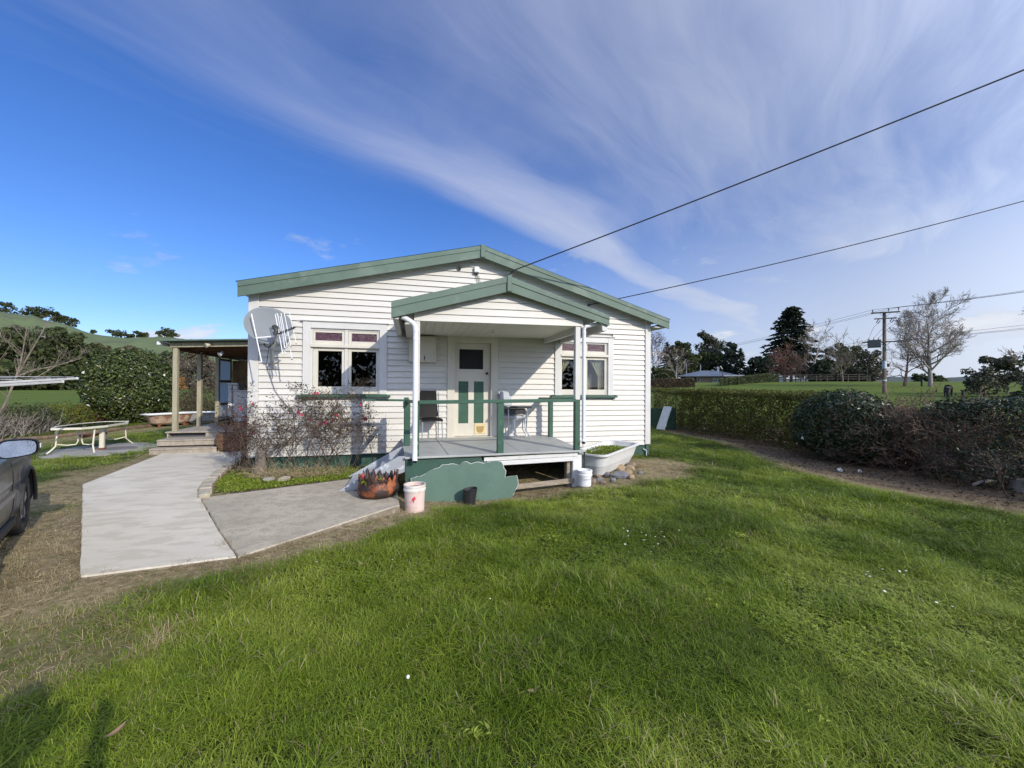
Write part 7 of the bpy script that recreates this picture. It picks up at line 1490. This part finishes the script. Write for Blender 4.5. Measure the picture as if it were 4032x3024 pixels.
# power pole with transformer, and its wires
def pole():
    p = at(57.37, 50); t = empty('power_pole', 'grey timber power pole with cross arms and grey transformer', 'power pole', tuple(p)); z1 = 1.62 + (1532-1217)*50/2141. ; r = A((math.cos(R(57.4)), -math.sin(R(57.4)), 0)); f = A((math.sin(R(57.4)), math.cos(R(57.4)), 0)); b = p*A((1, 1, 0))
    def L(x, z, y=0): return b + r*x + f*y + A((0, 0, z))
    k = 50/2141.; Z = lambda py: 1.62 + (1532-py)*k; X = lambda px: (px-3483)*k
    obj('pole', MB().add(*tube([L(0, p[2]-.5), L(0, 4), L(0, Z(1232))], [.155, .14, .125], 12)), pole_wood, t)
    obj('metal_sleeve', MB().add(*tube([L(0, Z(1451)), L(0, Z(1421))], .165, 12)), galv, t); obj('pole_tag', MB().add(*tube([L(0, Z(1500)), L(0, Z(1495))], .165, 12)), white_trim, t)
    ins = []
    def arm(x0, x1, z0, z1, th, y, mat=pole_wood): obj('cross_arm', MB().add(*beam(L(X(x0), Z(z0), y), L(X(x1), Z(z1), y), th, th, .01)), mat, t)
    arm(3444, 3527, 1229, 1233, .12, -.18); arm(3453, 3518, 1253, 1256, .10, -.18); arm(3418, 3554, 1344, 1348, .11, -.2, pole_wood)
    for x in (3449, 3495, 3523): m = MB().add(*tube([L(X(x), Z(1231), -.18), L(X(x), Z(1224), -.18)], .02, 6)); m.add(*lathe([(.02, 0), (.055, .03), (.035, .07), (.06, .1), (.035, .15), (.05, .19), (.0, .22)], 10, tuple(L(X(x), Z(1225), -.18)))); obj('insulator', m, insul, t); ins.append(L(X(x), Z(1216), -.18))
    for x in (3467, 3506, 3526): obj('fuse', MB().add(*tube([L(X(x), Z(1256), -.25), L(X(x) - .16, Z(1268), -.3), L(X(x) - .05, Z(1273), -.3), L(X(x) + .10, Z(1262), -.28)], .04, 6)), insul, t)
    for x0, x1 in ((3470, 3482), (3500, 3488)): obj('brace', MB().add(*beam(L(X(x0), Z(1234), -.1), L(X(x1), Z(1248), -.1), .03, .03)), galv, t)
    for x0, x1 in ((3468, 3484), (3500, 3484)): obj('brace', MB().add(*beam(L(X(x0), Z(1348), -.1), L(X(x1), Z(1366), -.1), .05, .05)), galv, t)
    tr = obj('transformer', MB().add(*[*box(0, 1, 0, 1, 0, 1, 0)][:2]) if False else MB().add(L(0, 0) + (box(X(3434), X(3474), -.55, .15, Z(1367), Z(1337), .03)[0][:, :1])*r + (box(X(3434), X(3474), -.55, .15, Z(1367), Z(1337), .03)[0][:, 1:2])*f + (box(X(3434), X(3474), -.55, .15, Z(1367), Z(1337), .03)[0][:, 2:])*A((0, 0, 1)), box(0, 1, 0, 1, 0, 1, .03)[1]), M('transformer grey', (.075, .082, .08), .6, .1, 3), t)
    for x in (3438, 3452, 3466): obj('bushing', MB().add(*lathe([(.05, 0), (.03, .05), (.05, .09), (.03, .14), (.02, .22)], 8, tuple(L(X(x), Z(1337), -.2)))), insul, tr)
    for x in (3527, 3540, 3550): obj('insulator', MB().add(*lathe([(.02, 0), (.05, .03), (.05, .10), (.0, .12)], 8, tuple(L(X(x), Z(1344), -.2)))), insul, t)
    for x, xe in ((3467, 3438), (3506, 3452), (3526, 3466)): obj('jumper', MB().add(*tube([L(X(x), Z(1270), -.3), L((X(x)*.75 + X(xe)*.25) - .15, Z(1285), -.3), L(X(x)*.4 + X(xe)*.6 - .1, Z(1305), -.25), L(X(xe), Z(1330), -.2)], .012, 5)), wire_m, t)
    return ins, L, X, Z
INS, PL_, PX, PZ = pole()
def wire(name, label, pts, r_, sag, group=None, mat=wire_m, cat='wire'):
    P = []; 
    for a, b in zip(pts[:-1], pts[1:]):
        for s in np.linspace(0, 1, 40)[: 40 if b is pts[-1] else 39]: P.append(A(a)*(1-s) + A(b)*s - A((0, 0, sag*4*s*(1-s))))
    o = obj(name, MB().add(*tube(P, r_, 5)), mat, None, tuple(pts[0])); tag(o, label, cat, group)
d1 = A((.91667, .39964, .50673)); d2 = A((.91654, .39994, .30713)); C0 = A((0, -8.414, 1.62))
wire('service_cable', 'thick black service cable running from the gable bracket to upper right', [(2.10, -.30, 4.10), tuple(C0 + A((.9165, .4, .5075))*9.2 + (A((.9165, .4, .5075))*9.2 + C0 - A((2.10, -.30, 4.10)))*.9)], .013, .10, 'cables to the house', cat='cable')
e2 = C0 + A((.9165, .4, .307))*15; wire('service_cable', 'thin black cable running from the right roof slope to the right', [(3.905, -.09, 3.50), tuple(e2 + (e2 - A((3.905, -.09, 3.50)))*.7)], .011, .22, 'cables to the house', cat='cable')
HV = 'overhead lines at the pole'
for k, (p, lb1, lb2) in enumerate(zip(INS, ('uppermost overhead line right of pole', 'middle overhead line right of pole', 'lowest of three top overhead lines right of pole'), ('uppermost overhead line left of pole', 'middle overhead line left of pole', 'lowest of three top overhead lines left of pole'))):
    q = at(80, 62) + A((0, 0, 10.5)) + (p - INS[0])*1.0; wire('overhead_line', lb1, [tuple(p), tuple(q)], .013, .5, HV); q = at(33, 130) + A((0, 0, 8.2)) + (p - INS[0]); wire('overhead_line', lb2, [tuple(p), tuple(q)], .013, .9, HV)
for k, x in enumerate((3422, 3540, 3550)):
    p = PL_(PX(x), PZ(1342), -.2); q = at(80, 62) + A((0, 0, 7.4 - .3*k)); wire('overhead_line', ('top of three lower lines right of pole', 'middle of three lower lines right of pole', 'bottom of three lower lines right of pole')[k], [tuple(p), tuple(q)], .012, .35, HV); q = at(33, 130) + A((0, 0, 5.6 - .4*k)); wire('overhead_line', ('top of three lower lines left of pole', 'middle of three lower lines left of pole', 'bottom of three lower lines left of pole')[k], [tuple(p), tuple(q)], .012, .5, HV)
# a black cow and a trough in the right paddock
def cow():
    p = at(61.9, 46); o = bpy.data.objects.new('cow', bpy.data.meshes.new('cow')); COL.objects.link(o); J = [((0, 0, .92), .27), ((.45, 0, .95), .30), ((-.45, 0, .98), .27), ((.75, 0, 1.0), .22), ((1.0, .05, .75), .14), ((1.15, .08, .45), .12), ((1.25, .1, .22), .08)]
    for x in (.45, -.5):
        for y in (-.16, .16): J += [((x, y, .62), .10), ((x + (.02 if x > 0 else -.05), y, .33), .06), ((x + .02, y, .04), .055)]
    J += [((-.72, 0, .95), .05), ((-.78, 0, .45), .03)]; E = [(0, 1), (0, 2), (1, 3), (3, 4), (4, 5), (5, 6)]
    for k in range(4): b = 7 + k*3; E += [(1 if k < 2 else 2, b), (b, b+1), (b+1, b+2)]
    E += [(2, 19), (19, 20)]; a = R(20); V = rotz([j[0] for j in J], a); o.data.from_pydata([tuple(v) for v in V], E, []); sk = o.modifiers.new('skin', 'SKIN'); o.data.skin_vertices[0]
    for k, (_, r_) in enumerate(J): o.data.skin_vertices[0].data[k].radius = (r_, r_)
    o.data.skin_vertices[0].data[0].use_root = True; o.modifiers.new('soft', 'SUBSURF').render_levels = 1; o.data.materials.append(M('black hide', (.012, .011, .011), .6, .2, 3)); o.location = tuple(p); o.scale = (.8, .8, .8); tag(o, 'black cow grazing in the right paddock beyond the hedge', 'cow')
cow()
p = at(63.8, 33); t = empty('trough', 'pale concrete water trough in the right paddock', 'trough', tuple(p)); obj('basin', MB().add(*lathe([(.55, 0), (.6, .45), (.62, .5), (.56, .5), (.5, .1), (0, .08)], 20, tuple(p), (False, False))), concrete_old, t)

# left: dark trees at the foot of the hills and clumps along the ridge
leaf_tree('evergreen_tree', 'low dark bush filling below the broken pines', rz(53.0, 90), 2.8, 6.5, bush_leaf, g(228), 1500, .5, 'round', lumps=14, trunk_h=.0); leaf_tree('evergreen_tree', 'low bush between the gum and the broken pines', rz(55.2, 90), 2.4, 5.0, bush_leaf, g(229), 1200, .5, 'round', lumps=12, trunk_h=.0); leaf_tree('evergreen_tree', 'low dark bush under the spreading pale bare tree', rz(35.0, 93), 3.2, 8.0, bush_leaf, g(230), 1700, .5, 'round', lumps=14, trunk_h=.0)
LT = 'trees at the foot of the hills'
spec = [(-39.8, 170, 17, 13, 'tall ragged dark pine at the far left edge'), (-38.4, 190, 19, 12, 'dark pine second from the far left'), (-37.0, 175, 15, 14, 'broad dark pine behind the clothesline'), (-35.6, 185, 18.5, 13, 'tallest spreading pine left of the camellia'), (-34.2, 178, 16.5, 13, 'dense pine just left of the camellia'), (-32.9, 190, 14.5, 14, 'round dark evergreen half behind the camellia'), (-31.2, 195, 12.5, 14, 'dark evergreen behind the camellia top left'), (-29.4, 190, 11, 13, 'dark evergreen behind the camellia top'), (-27.8, 196, 10, 12, 'evergreen just right of the camellia')]
for k, (az_, r_, h_, w_, lb) in enumerate(spec): leaf_tree('pine_tree', lb, at(az_, r_), h_, w_, (pine_leaf, bush_leaf, pine_leaf, gum_leaf)[k % 4], g(300 + k), 2300, 1.15, 'open' if k in (3, 1) else 'round', bark_pale, LT, 30, trunk_h=.28 if k in (1, 3) else .08, mu=.5)
spec = [(-36.3, 160, 6, 12, 'low dark scrub tree under the tallest pine'), (-33.6, 158, 5.5, 13, 'low dark scrub tree beside the paddock edge'), (-38.6, 155, 6, 13, 'low dark scrub tree at the far left paddock edge'), (-31.0, 165, 5, 13, 'low dark scrub tree behind the camellia')]
for k, (az_, r_, h_, w_, lb) in enumerate(spec): leaf_tree('scrub_tree', lb, at(az_, r_), h_, w_, pine_leaf, g(320 + k), 1300, 1.2, 'round', bark_pale, LT, 16, trunk_h=.0)
spec = [(-26.6, 205, 12, 15, 'grey brown bare wood seen past the first veranda post'), (-25.2, 215, 13, 15, 'grey brown bare wood between the veranda posts'), (-24.0, 205, 12, 14, 'grey brown bare wood left of the third veranda post'), (-22.6, 210, 11, 14, 'grey brown bare wood behind the veranda screen')]
for k, (az_, r_, h_, w_, lb) in enumerate(spec): leaf_tree('bare_wood', lb, at(az_, r_), h_, w_, LEAF('bare wood %d' % k, (.06, .05, .038), (.11, .092, .068), (.18, .15, .115), .9, .1, .1), g(330 + k), 1500, 1.3, 'round', bark_pale, LT, 18, trunk_h=.05, aspect=.3)
leaf_tree('orange_tree', 'small orange leaved tree at the paddock edge beyond veranda', at(-25.9, 150), 3.6, 4.2, LEAF('orange foliage', (.16, .08, .03), (.27, .14, .05), (.38, .22, .09), .7, .2, .2), g(340), 700, .6, 'round', bark, LT, 10, trunk_h=.05)
RT = 'clumps of trees along the ridge'
spec = [(-38.0, 9, 16, 'dark pine clump on the ridge at far left'), (-36.4, 8.5, 15, 'flat topped pines on ridge, left pair'), (-35.8, 9, 16, 'flat topped pines on ridge, right pair'), (-35.0, 9.5, 9, 'narrow pine clump on the ridge, left of two'), (-34.6, 9, 9, 'narrow pine clump on the ridge, right of two'), (-34.05, 8.5, 12, 'sloping pine at the end of the ridge row'), (-30.8, 6.5, 14, 'round tree clump on the saddle above the camellia'), (-29.9, 4, 8, 'small tree on the saddle right of the round clump'), (-29.2, 7, 7, 'umbrella shaped tree on the saddle'), (-28.8, 5, 10, 'low tree beside the umbrella tree'), (-27.2, 9, 12, 'taller tree on ridge left of veranda roof'), (-26.6, 7, 12, 'dark tree on ridge at veranda gutter'), (-32.5, 2.6, 5, 'single small tree on the open ridge slope')]
for k, (az_, h_, w_, lb) in enumerate(spec): leaf_tree('ridge_tree', lb, HILL(az_, .70), h_*1.15, w_, pine_leaf, g(350 + k), 900, 1.3, 'open', bark_dark, RT, 16, trunk_h=.22 if 0 < k < 6 else .08)
spec = [(-37.2, .30, 9, 16, 'scrub patch on lower hill slope, leftmost'), (-34.8, .42, 8, 14, 'dark tree patch halfway up the hill above the pines'), (-32.4, .34, 8, 16, 'grey scrub tree on the hill above camellia left side'), (-31.2, .30, 8, 16, 'scrub tree on the hill behind camellia'), (-30.0, .36, 7, 14, 'grey scrub tree on the hill behind camellia right side'), (-26.3, .30, 9, 18, 'scrub tree on the slope above bare wood'), (-24.4, .34, 8, 18, 'bare scrub tree on slope behind veranda')]
for k, (az_, tt, h_, w_, lb) in enumerate(spec): leaf_tree('hill_tree', lb, HILL(az_, tt), h_, w_, bush_leaf if k % 2 else brown_leaf, g(370 + k), 700, 1.8, 'round', bark_pale, 'scrub trees on the hillside', 12, trunk_h=.1)

# trees behind the photographer, seen only as dark shapes in the window glass
for k, (x, y, h_, w_, lb) in enumerate([(-9, -46, 11, 11, 'dark tree behind the photographer, left of three'), (3, -50, 13, 12, 'dark tree behind the photographer, middle of three'), (17, -44, 9, 11, 'dark tree behind the photographer, right of three')]): leaf_tree('garden_tree', lb, A((x, y, h1(x, y))), h_, w_, bush_leaf, g(400 + k), 1500, .8, 'round', bark, 'trees mirrored in the window glass', 18, trunk_h=.12)

# ------------------------------------------------------------------ the photographer, whose shadow falls on the lower left of the lawn
def photographer():
    O = A((-.20, -8.86, h1(-.2, -8.86))); a = -.24; t = empty('person', 'person in dark jacket and jeans standing with raised hands behind the camera', 'person', tuple(O))
    skin = M('skin', (.42, .25, .17), .5, .06, 6); jacket = M('dark jacket', (.03, .035, .05), .8, .15, 8, .2, 60); jeans = M('blue jeans', (.05, .07, .12), .85, .15, 8, .2, 80); hair = M('brown hair', (.06, .04, .025), .6, .2, 12); shoe = M('dark shoes', (.03, .028, .027), .6, .1)
    def W(P): return rotz(A(P) + O, a, O)
    def skinned(name, J, E, mat, root=0, sub=2):
        me = bpy.data.meshes.new(name); o = bpy.data.objects.new(name, me); COL.objects.link(o); me.from_pydata([tuple(v) for v in W([j[:3] for j in J]) - O], E, []); o.modifiers.new('skin', 'SKIN')
        for k, j in enumerate(J): me.skin_vertices[0].data[k].radius = (j[3], j[4] if len(j) > 4 else j[3])
        me.skin_vertices[0].data[root].use_root = True; s = o.modifiers.new('soft', 'SUBSURF'); s.levels = sub; s.render_levels = sub; me.materials.append(mat); o.parent = t; return o
    skinned('trousers', [(0, 0, .96, .15, .12), (.09, 0, .86, .10), (.105, .01, .50, .068), (.11, -.01, .10, .05), (-.09, 0, .86, .10), (-.105, .01, .50, .068), (-.11, -.01, .10, .05)], [(0, 1), (1, 2), (2, 3), (0, 4), (4, 5), (5, 6)], jeans)
    skinned('jacket', [(0, 0, .96, .155, .12), (0, 0, 1.20, .16, .12), (0, -.01, 1.38, .17, .11), (.17, 0, 1.40, .07), (.25, .10, 1.22, .055), (.16, .26, 1.36, .042), (-.17, 0, 1.40, .07), (-.25, .10, 1.22, .055), (-.16, .26, 1.36, .042), (0, 0, 1.48, .07)], [(0, 1), (1, 2), (2, 3), (3, 4), (4, 5), (2, 6), (6, 7), (7, 8), (2, 9)], jacket)
    def hand(s): return [(s*.16, .26, 1.36, .034), (s*.13, .30, 1.42, .040, .022)], s
    J = [(0, 0, 1.44, .055), (0, .01, 1.54, .055), (0, .02, 1.60, .075, .085), (0, .02, 1.69, .085, .095), (0, .01, 1.745, .06), (0, .115, 1.645, .014), (.085, .01, 1.65, .014), (-.085, .01, 1.65, .014)]; E = [(0, 1), (1, 2), (2, 3), (3, 4), (3, 5), (3, 6), (3, 7)]; skinned('body', J, E, skin)
    for s in (1, -1):
        J = [(s*.16, .25, 1.35, .032), (s*.135, .29, 1.41, .038, .020)]; E = [(0, 1)]
        for k, (dx, ln) in enumerate(((-.030, .075), (-.010, .085), (.010, .080), (.028, .062))): b = len(J); J += [(s*(.125 + dx), .305, 1.445, .0095), (s*(.118 + dx), .325, 1.445 + ln*.5, .0085), (s*(.112 + dx), .332, 1.445 + ln, .0075)]; E += [(1, b), (b, b+1), (b+1, b+2)]
        b = len(J); J += [(s*.095, .30, 1.42, .011), (s*.075, .32, 1.45, .009)]; E += [(1, b), (b, b+1)]; skinned('hand', J, E, skin, 0, 1)
        skinned('shoe', [(s*.11, -.05, .05, .05), (s*.115, .08, .04, .045), (s*.12, .17, .03, .035)], [(0, 1), (1, 2)], shoe, 0, 1)
    V, F = lathe([(.0, .10), (.055, .09), (.088, .05), (.098, .0), (.095, -.05), (.08, -.10)], 20, (0, 0, 0), (False, False)); V = A(V)*A((1, 1.08, 1)) + A((0, -.005, 1.70)); V[:, 1] -= .02*(V[:, 2] < 1.70); k = (V[:, 1] > .06) & (V[:, 2] < 1.72); V[k, 2] = 1.74; obj('hair', MB().add(W(V), F, smooth=True), hair, t)
photographer()

# ------------------------------------------------------------------ the lawn: tufts of blades scattered over the ground
def grass_material():
    m = bpy.data.materials.new('grass blades'); m.use_nodes = True; nt = m.node_tree; N = nt.nodes; L = nt.links; b = N['Principled BSDF']
    def attr(n, t):
        a = N.new('ShaderNodeAttribute'); a.attribute_name = n; a.attribute_type = t; return a.outputs['Fac']
    def ramp(f, cols):
        r = N.new('ShaderNodeValToRGB'); e = r.color_ramp.elements; e[0].color = (*cols[0], 1); e[1].color = (*cols[-1], 1)
        for i, c in enumerate(cols[1:-1]): x = e.new((i+1)/(len(cols)-1)); x.color = (*c, 1)
        L.new(f, r.inputs[0]); return r.outputs[0]
    def mix(f, a, c):
        q = N.new('ShaderNodeMix'); q.data_type = 'RGBA'; L.new(f, q.inputs[0]); L.new(a, q.inputs[6]); L.new(c, q.inputs[7]); return q.outputs[2]
    v = attr('v', 'GEOMETRY'); dry = attr('dry', 'INSTANCER'); tone = attr('tone', 'INSTANCER')
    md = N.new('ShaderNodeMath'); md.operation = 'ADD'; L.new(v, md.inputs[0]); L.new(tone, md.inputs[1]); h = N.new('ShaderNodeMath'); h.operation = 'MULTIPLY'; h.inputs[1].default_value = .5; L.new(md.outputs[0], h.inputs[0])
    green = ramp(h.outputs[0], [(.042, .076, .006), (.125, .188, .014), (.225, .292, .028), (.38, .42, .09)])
    straw_ = ramp(h.outputs[0], [(.14, .105, .05), (.27, .21, .11), (.40, .33, .19), (.50, .44, .28)])
    gt = N.new('ShaderNodeMath'); gt.operation = 'GREATER_THAN'; L.new(dry, gt.inputs[0]); wn = N.new('ShaderNodeAttribute'); wn.attribute_name = 'w'; L.new(wn.outputs['Fac'], gt.inputs[1])
    c = mix(gt.outputs[0], green, straw_); L.new(c, b.inputs['Base Color'])
    b.inputs['Roughness'].default_value = .42; b.inputs['Specular IOR Level'].default_value = .22
    t = N.new('ShaderNodeBsdfTranslucent'); L.new(c, t.inputs[0]); mx = N.new('ShaderNodeMixShader'); mx.inputs[0].default_value = .26
    L.new(b.outputs[0], mx.inputs[1]); L.new(t.outputs[0], mx.inputs[2]); L.new(mx.outputs[0], N['Material Output'].inputs[0]); return m
def tuft(name, n, rad, hmin, hmax, wid, lean, mat, seed, clover=0):
    rs = np.random.default_rng(seed); V = []; F = []; at = []; aw = []; k = 0
    for i in range(n):
        a = rs.uniform(0, 2*math.pi); r = rad*math.sqrt(rs.uniform()); p = A((r*math.cos(a), r*math.sin(a), -.008)); hh = rs.uniform(hmin, hmax)
        d = rs.uniform(0, 2*math.pi); l = abs(rs.normal(lean, lean*.5)); out = A((math.cos(d), math.sin(d), 0)); side = A((-out[1], out[0], 0)); side = side*math.cos(rs.uniform(-1, 1)) + out*math.sin(rs.uniform(-1, 1))*.6
        w = wid*rs.uniform(.7, 1.3)
        pts = [p, p + A((0, 0, hh*.45)) + out*l*hh*.25, p + A((0, 0, hh*(.85 - .18*l))) + out*l*hh*.75, p + A((0, 0, hh*(1.0 - .42*l))) + out*l*hh*1.25]
        V += [pts[0] - side*w/2, pts[0] + side*w/2, pts[1] - side*w/2, pts[1] + side*w/2, pts[2] - side*w*.36, pts[2] + side*w*.36, pts[3]]
        F += [(k, k+1, k+3, k+2), (k+2, k+3, k+5, k+4)]; F.append((k+4, k+5, k+6)); k += 7
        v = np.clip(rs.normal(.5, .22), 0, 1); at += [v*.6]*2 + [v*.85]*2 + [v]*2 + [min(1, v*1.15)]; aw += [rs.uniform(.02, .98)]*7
    for i in range(clover):
        a = rs.uniform(0, 2*math.pi); r = rad*1.5*math.sqrt(rs.uniform()); c = A((r*math.cos(a), r*math.sin(a), rs.uniform(hmin, hmax)*.6)); s = rs.uniform(.006, .011); ph = rs.uniform(0, 6); v = np.clip(rs.normal(.55, .2), 0, 1); ww = rs.uniform(.3, .99)
        for j in range(3):
            t = ph + j*2.094; o = A((math.cos(t), math.sin(t), rs.uniform(-.2, .5))); q = A((-math.sin(t), math.cos(t), 0))
            V += [c, c + o*s*.7 + q*s*.55, c + o*s*1.25, c + o*s*.7 - q*s*.55]; F.append((k, k+1, k+2, k+3)); k += 4; at += [v]*4; aw += [ww]*4
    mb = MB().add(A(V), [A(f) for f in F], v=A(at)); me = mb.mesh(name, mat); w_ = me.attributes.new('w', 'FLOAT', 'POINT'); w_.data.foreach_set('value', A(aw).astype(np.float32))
    return bpy.data.objects.new(name, me)
def scatter(name, P, idx, rot, scl, extra, tufts, label, kind='stuff'):
    """One object whose points each carry a tuft."""
    me = bpy.data.meshes.new(name); me.vertices.add(len(P)); me.vertices.foreach_set('co', P.astype(np.float32).ravel())
    for nm, ty, arr in [('idx', 'INT', idx), ('rot', 'FLOAT_VECTOR', rot), ('scl', 'FLOAT_VECTOR', scl)] + [(k, 'FLOAT', v) for k, v in extra.items()]:
        a = me.attributes.new(nm, ty, 'POINT'); a.data.foreach_set('vector' if ty == 'FLOAT_VECTOR' else 'value', np.ascontiguousarray(arr).astype(np.int32 if ty == 'INT' else np.float32).ravel())
    o = bpy.data.objects.new(name, me); COL.objects.link(o); tag(o, label, kind=kind)
    ng = bpy.data.node_groups.new(name + ' scatter', 'GeometryNodeTree')
    ng.interface.new_socket('Geometry', in_out='INPUT', socket_type='NodeSocketGeometry'); ng.interface.new_socket('Geometry', in_out='OUTPUT', socket_type='NodeSocketGeometry')
    N = ng.nodes; L = ng.links; gi = N.new('NodeGroupInput'); go = N.new('NodeGroupOutput'); io = N.new('GeometryNodeInstanceOnPoints')
    cl = bpy.data.collections.new(name + ' tufts'); [cl.objects.link(t) for t in tufts]
    ci = N.new('GeometryNodeCollectionInfo'); ci.inputs['Collection'].default_value = cl; ci.inputs['Separate Children'].default_value = True; ci.inputs['Reset Children'].default_value = True
    def na(n, ty):
        a = N.new('GeometryNodeInputNamedAttribute'); a.data_type = ty; a.inputs['Name'].default_value = n; return a.outputs[0]
    L.new(gi.outputs[0], io.inputs['Points']); L.new(ci.outputs[0], io.inputs['Instance']); io.inputs['Pick Instance'].default_value = True
    L.new(na('idx', 'INT'), io.inputs['Instance Index']); L.new(na('rot', 'FLOAT_VECTOR'), io.inputs['Rotation']); L.new(na('scl', 'FLOAT_VECTOR'), io.inputs['Scale'])
    L.new(io.outputs[0], go.inputs[0]); md = o.modifiers.new('scatter', 'NODES'); md.node_group = ng; return o
def build_lawn():
    gm = grass_material(); rs = np.random.default_rng(11)
    T = [tuft('blades %s' % c, 30, .060, .030, .085, .0030, .75, gm, i+1) for i, c in enumerate('abcd')]
    T += [tuft('blades %s' % c, 28, .060, .05, .125, .0034, .95, gm, i+11) for i, c in enumerate('ef')]
    T += [tuft('blades %s' % c, 18, .06, .025, .06, .003, .7, gm, i+21, clover=16) for i, c in enumerate('gh')]
    T += [tuft('blades %s' % c, 18, .075, .015, .055, .0028, 1.15, gm, i+31) for i, c in enumerate('ij')]
    bands = [(1.0, 3.6, 600), (3.6, 6.0, 380), (6.0, 9.0, 190), (9.0, 14.0, 75), (14.0, 24.0, 22)]
    PP = []; BB = []
    for k, (r0, r1, dens) in enumerate(bands):
        a0, a1 = R(-48), R(76); n = int((r1*r1 - r0*r0)*.5*(a1 - a0)*dens)
        r = np.sqrt(rs.uniform(r0*r0, r1*r1, n)); a = rs.uniform(a0, a1, n); PP.append(np.stack([r*np.sin(a), r*np.cos(a) - 8.414], 1)); BB.append(np.full(n, k))
    P = np.concatenate(PP); B = np.concatenate(BB)
    bad = inside(P, HOUSE) | inside(P, PORCH) | inside(P, VER)
    for poly in (PATH, SLAB, BED): bad |= dist(P, poly) < (-.02 if poly is not BED else .015)
    bad |= np.hypot((P[:, 0] + 7.3)/.85, (P[:, 1] - 3.35)/1.0) < .95
    P, B = P[~bad], B[~bad]
    dry, bare, n2 = cover(P[:, 0], P[:, 1]); thin = vnoise(P[:, 0], P[:, 1], .35, 31, 3)
    keep = rs.uniform(size=len(P)) > np.clip(bare*.95 + dry*.14*(thin + .2), 0, .96)
    P, B, dry, bare, n2 = P[keep], B[keep], dry[keep], bare[keep], n2[keep]
    n = len(P); tall = vnoise(P[:, 0], P[:, 1], .45, 44, 3); tone = np.clip((vnoise(P[:, 0], P[:, 1], .9, 50, 4) - .5)*2.6 + .5 + rs.normal(0, .17, n), 0, 1)
    idx = rs.integers(0, 4, n); u = rs.uniform(size=n)
    idx = np.where((tall > .54) & (u < .8), 4 + rs.integers(0, 2, n), idx)
    clv = vnoise(P[:, 0], P[:, 1], .7, 63, 3); idx = np.where((clv > .58) & (u < .7), 6 + rs.integers(0, 2, n), idx)
    idx = np.where((dry > .35) & (u < .85), 8 + rs.integers(0, 2, n), idx)
    s = rs.uniform(.75, 1.25, n)*(1 + .06*B + .5*(tall - .5))*(1 - .25*dry)*A([1, 1.05, 1.2, 1.5, 2.0])[B]
    hs = s*(.50 + .75*tall)*A([1, .95, .85, .65, .5])[B]; hs = np.where(np.hypot(P[:, 0] + 6, P[:, 1] - 1) < 4.5, hs*.7, hs)
    rot = np.stack([rs.normal(0, .10, n), rs.normal(0, .10, n), rs.uniform(0, 6.283, n)], 1)
    dryv = np.clip(dry*1.05 + .06 + .07*smoothstep(.5, .75, vnoise(P[:, 0], P[:, 1], .6, 91, 3)), 0, 1)
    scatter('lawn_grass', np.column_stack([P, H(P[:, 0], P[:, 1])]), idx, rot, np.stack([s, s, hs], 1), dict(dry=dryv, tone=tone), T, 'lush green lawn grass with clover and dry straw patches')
    return n
N_TUFTS = build_lawn()
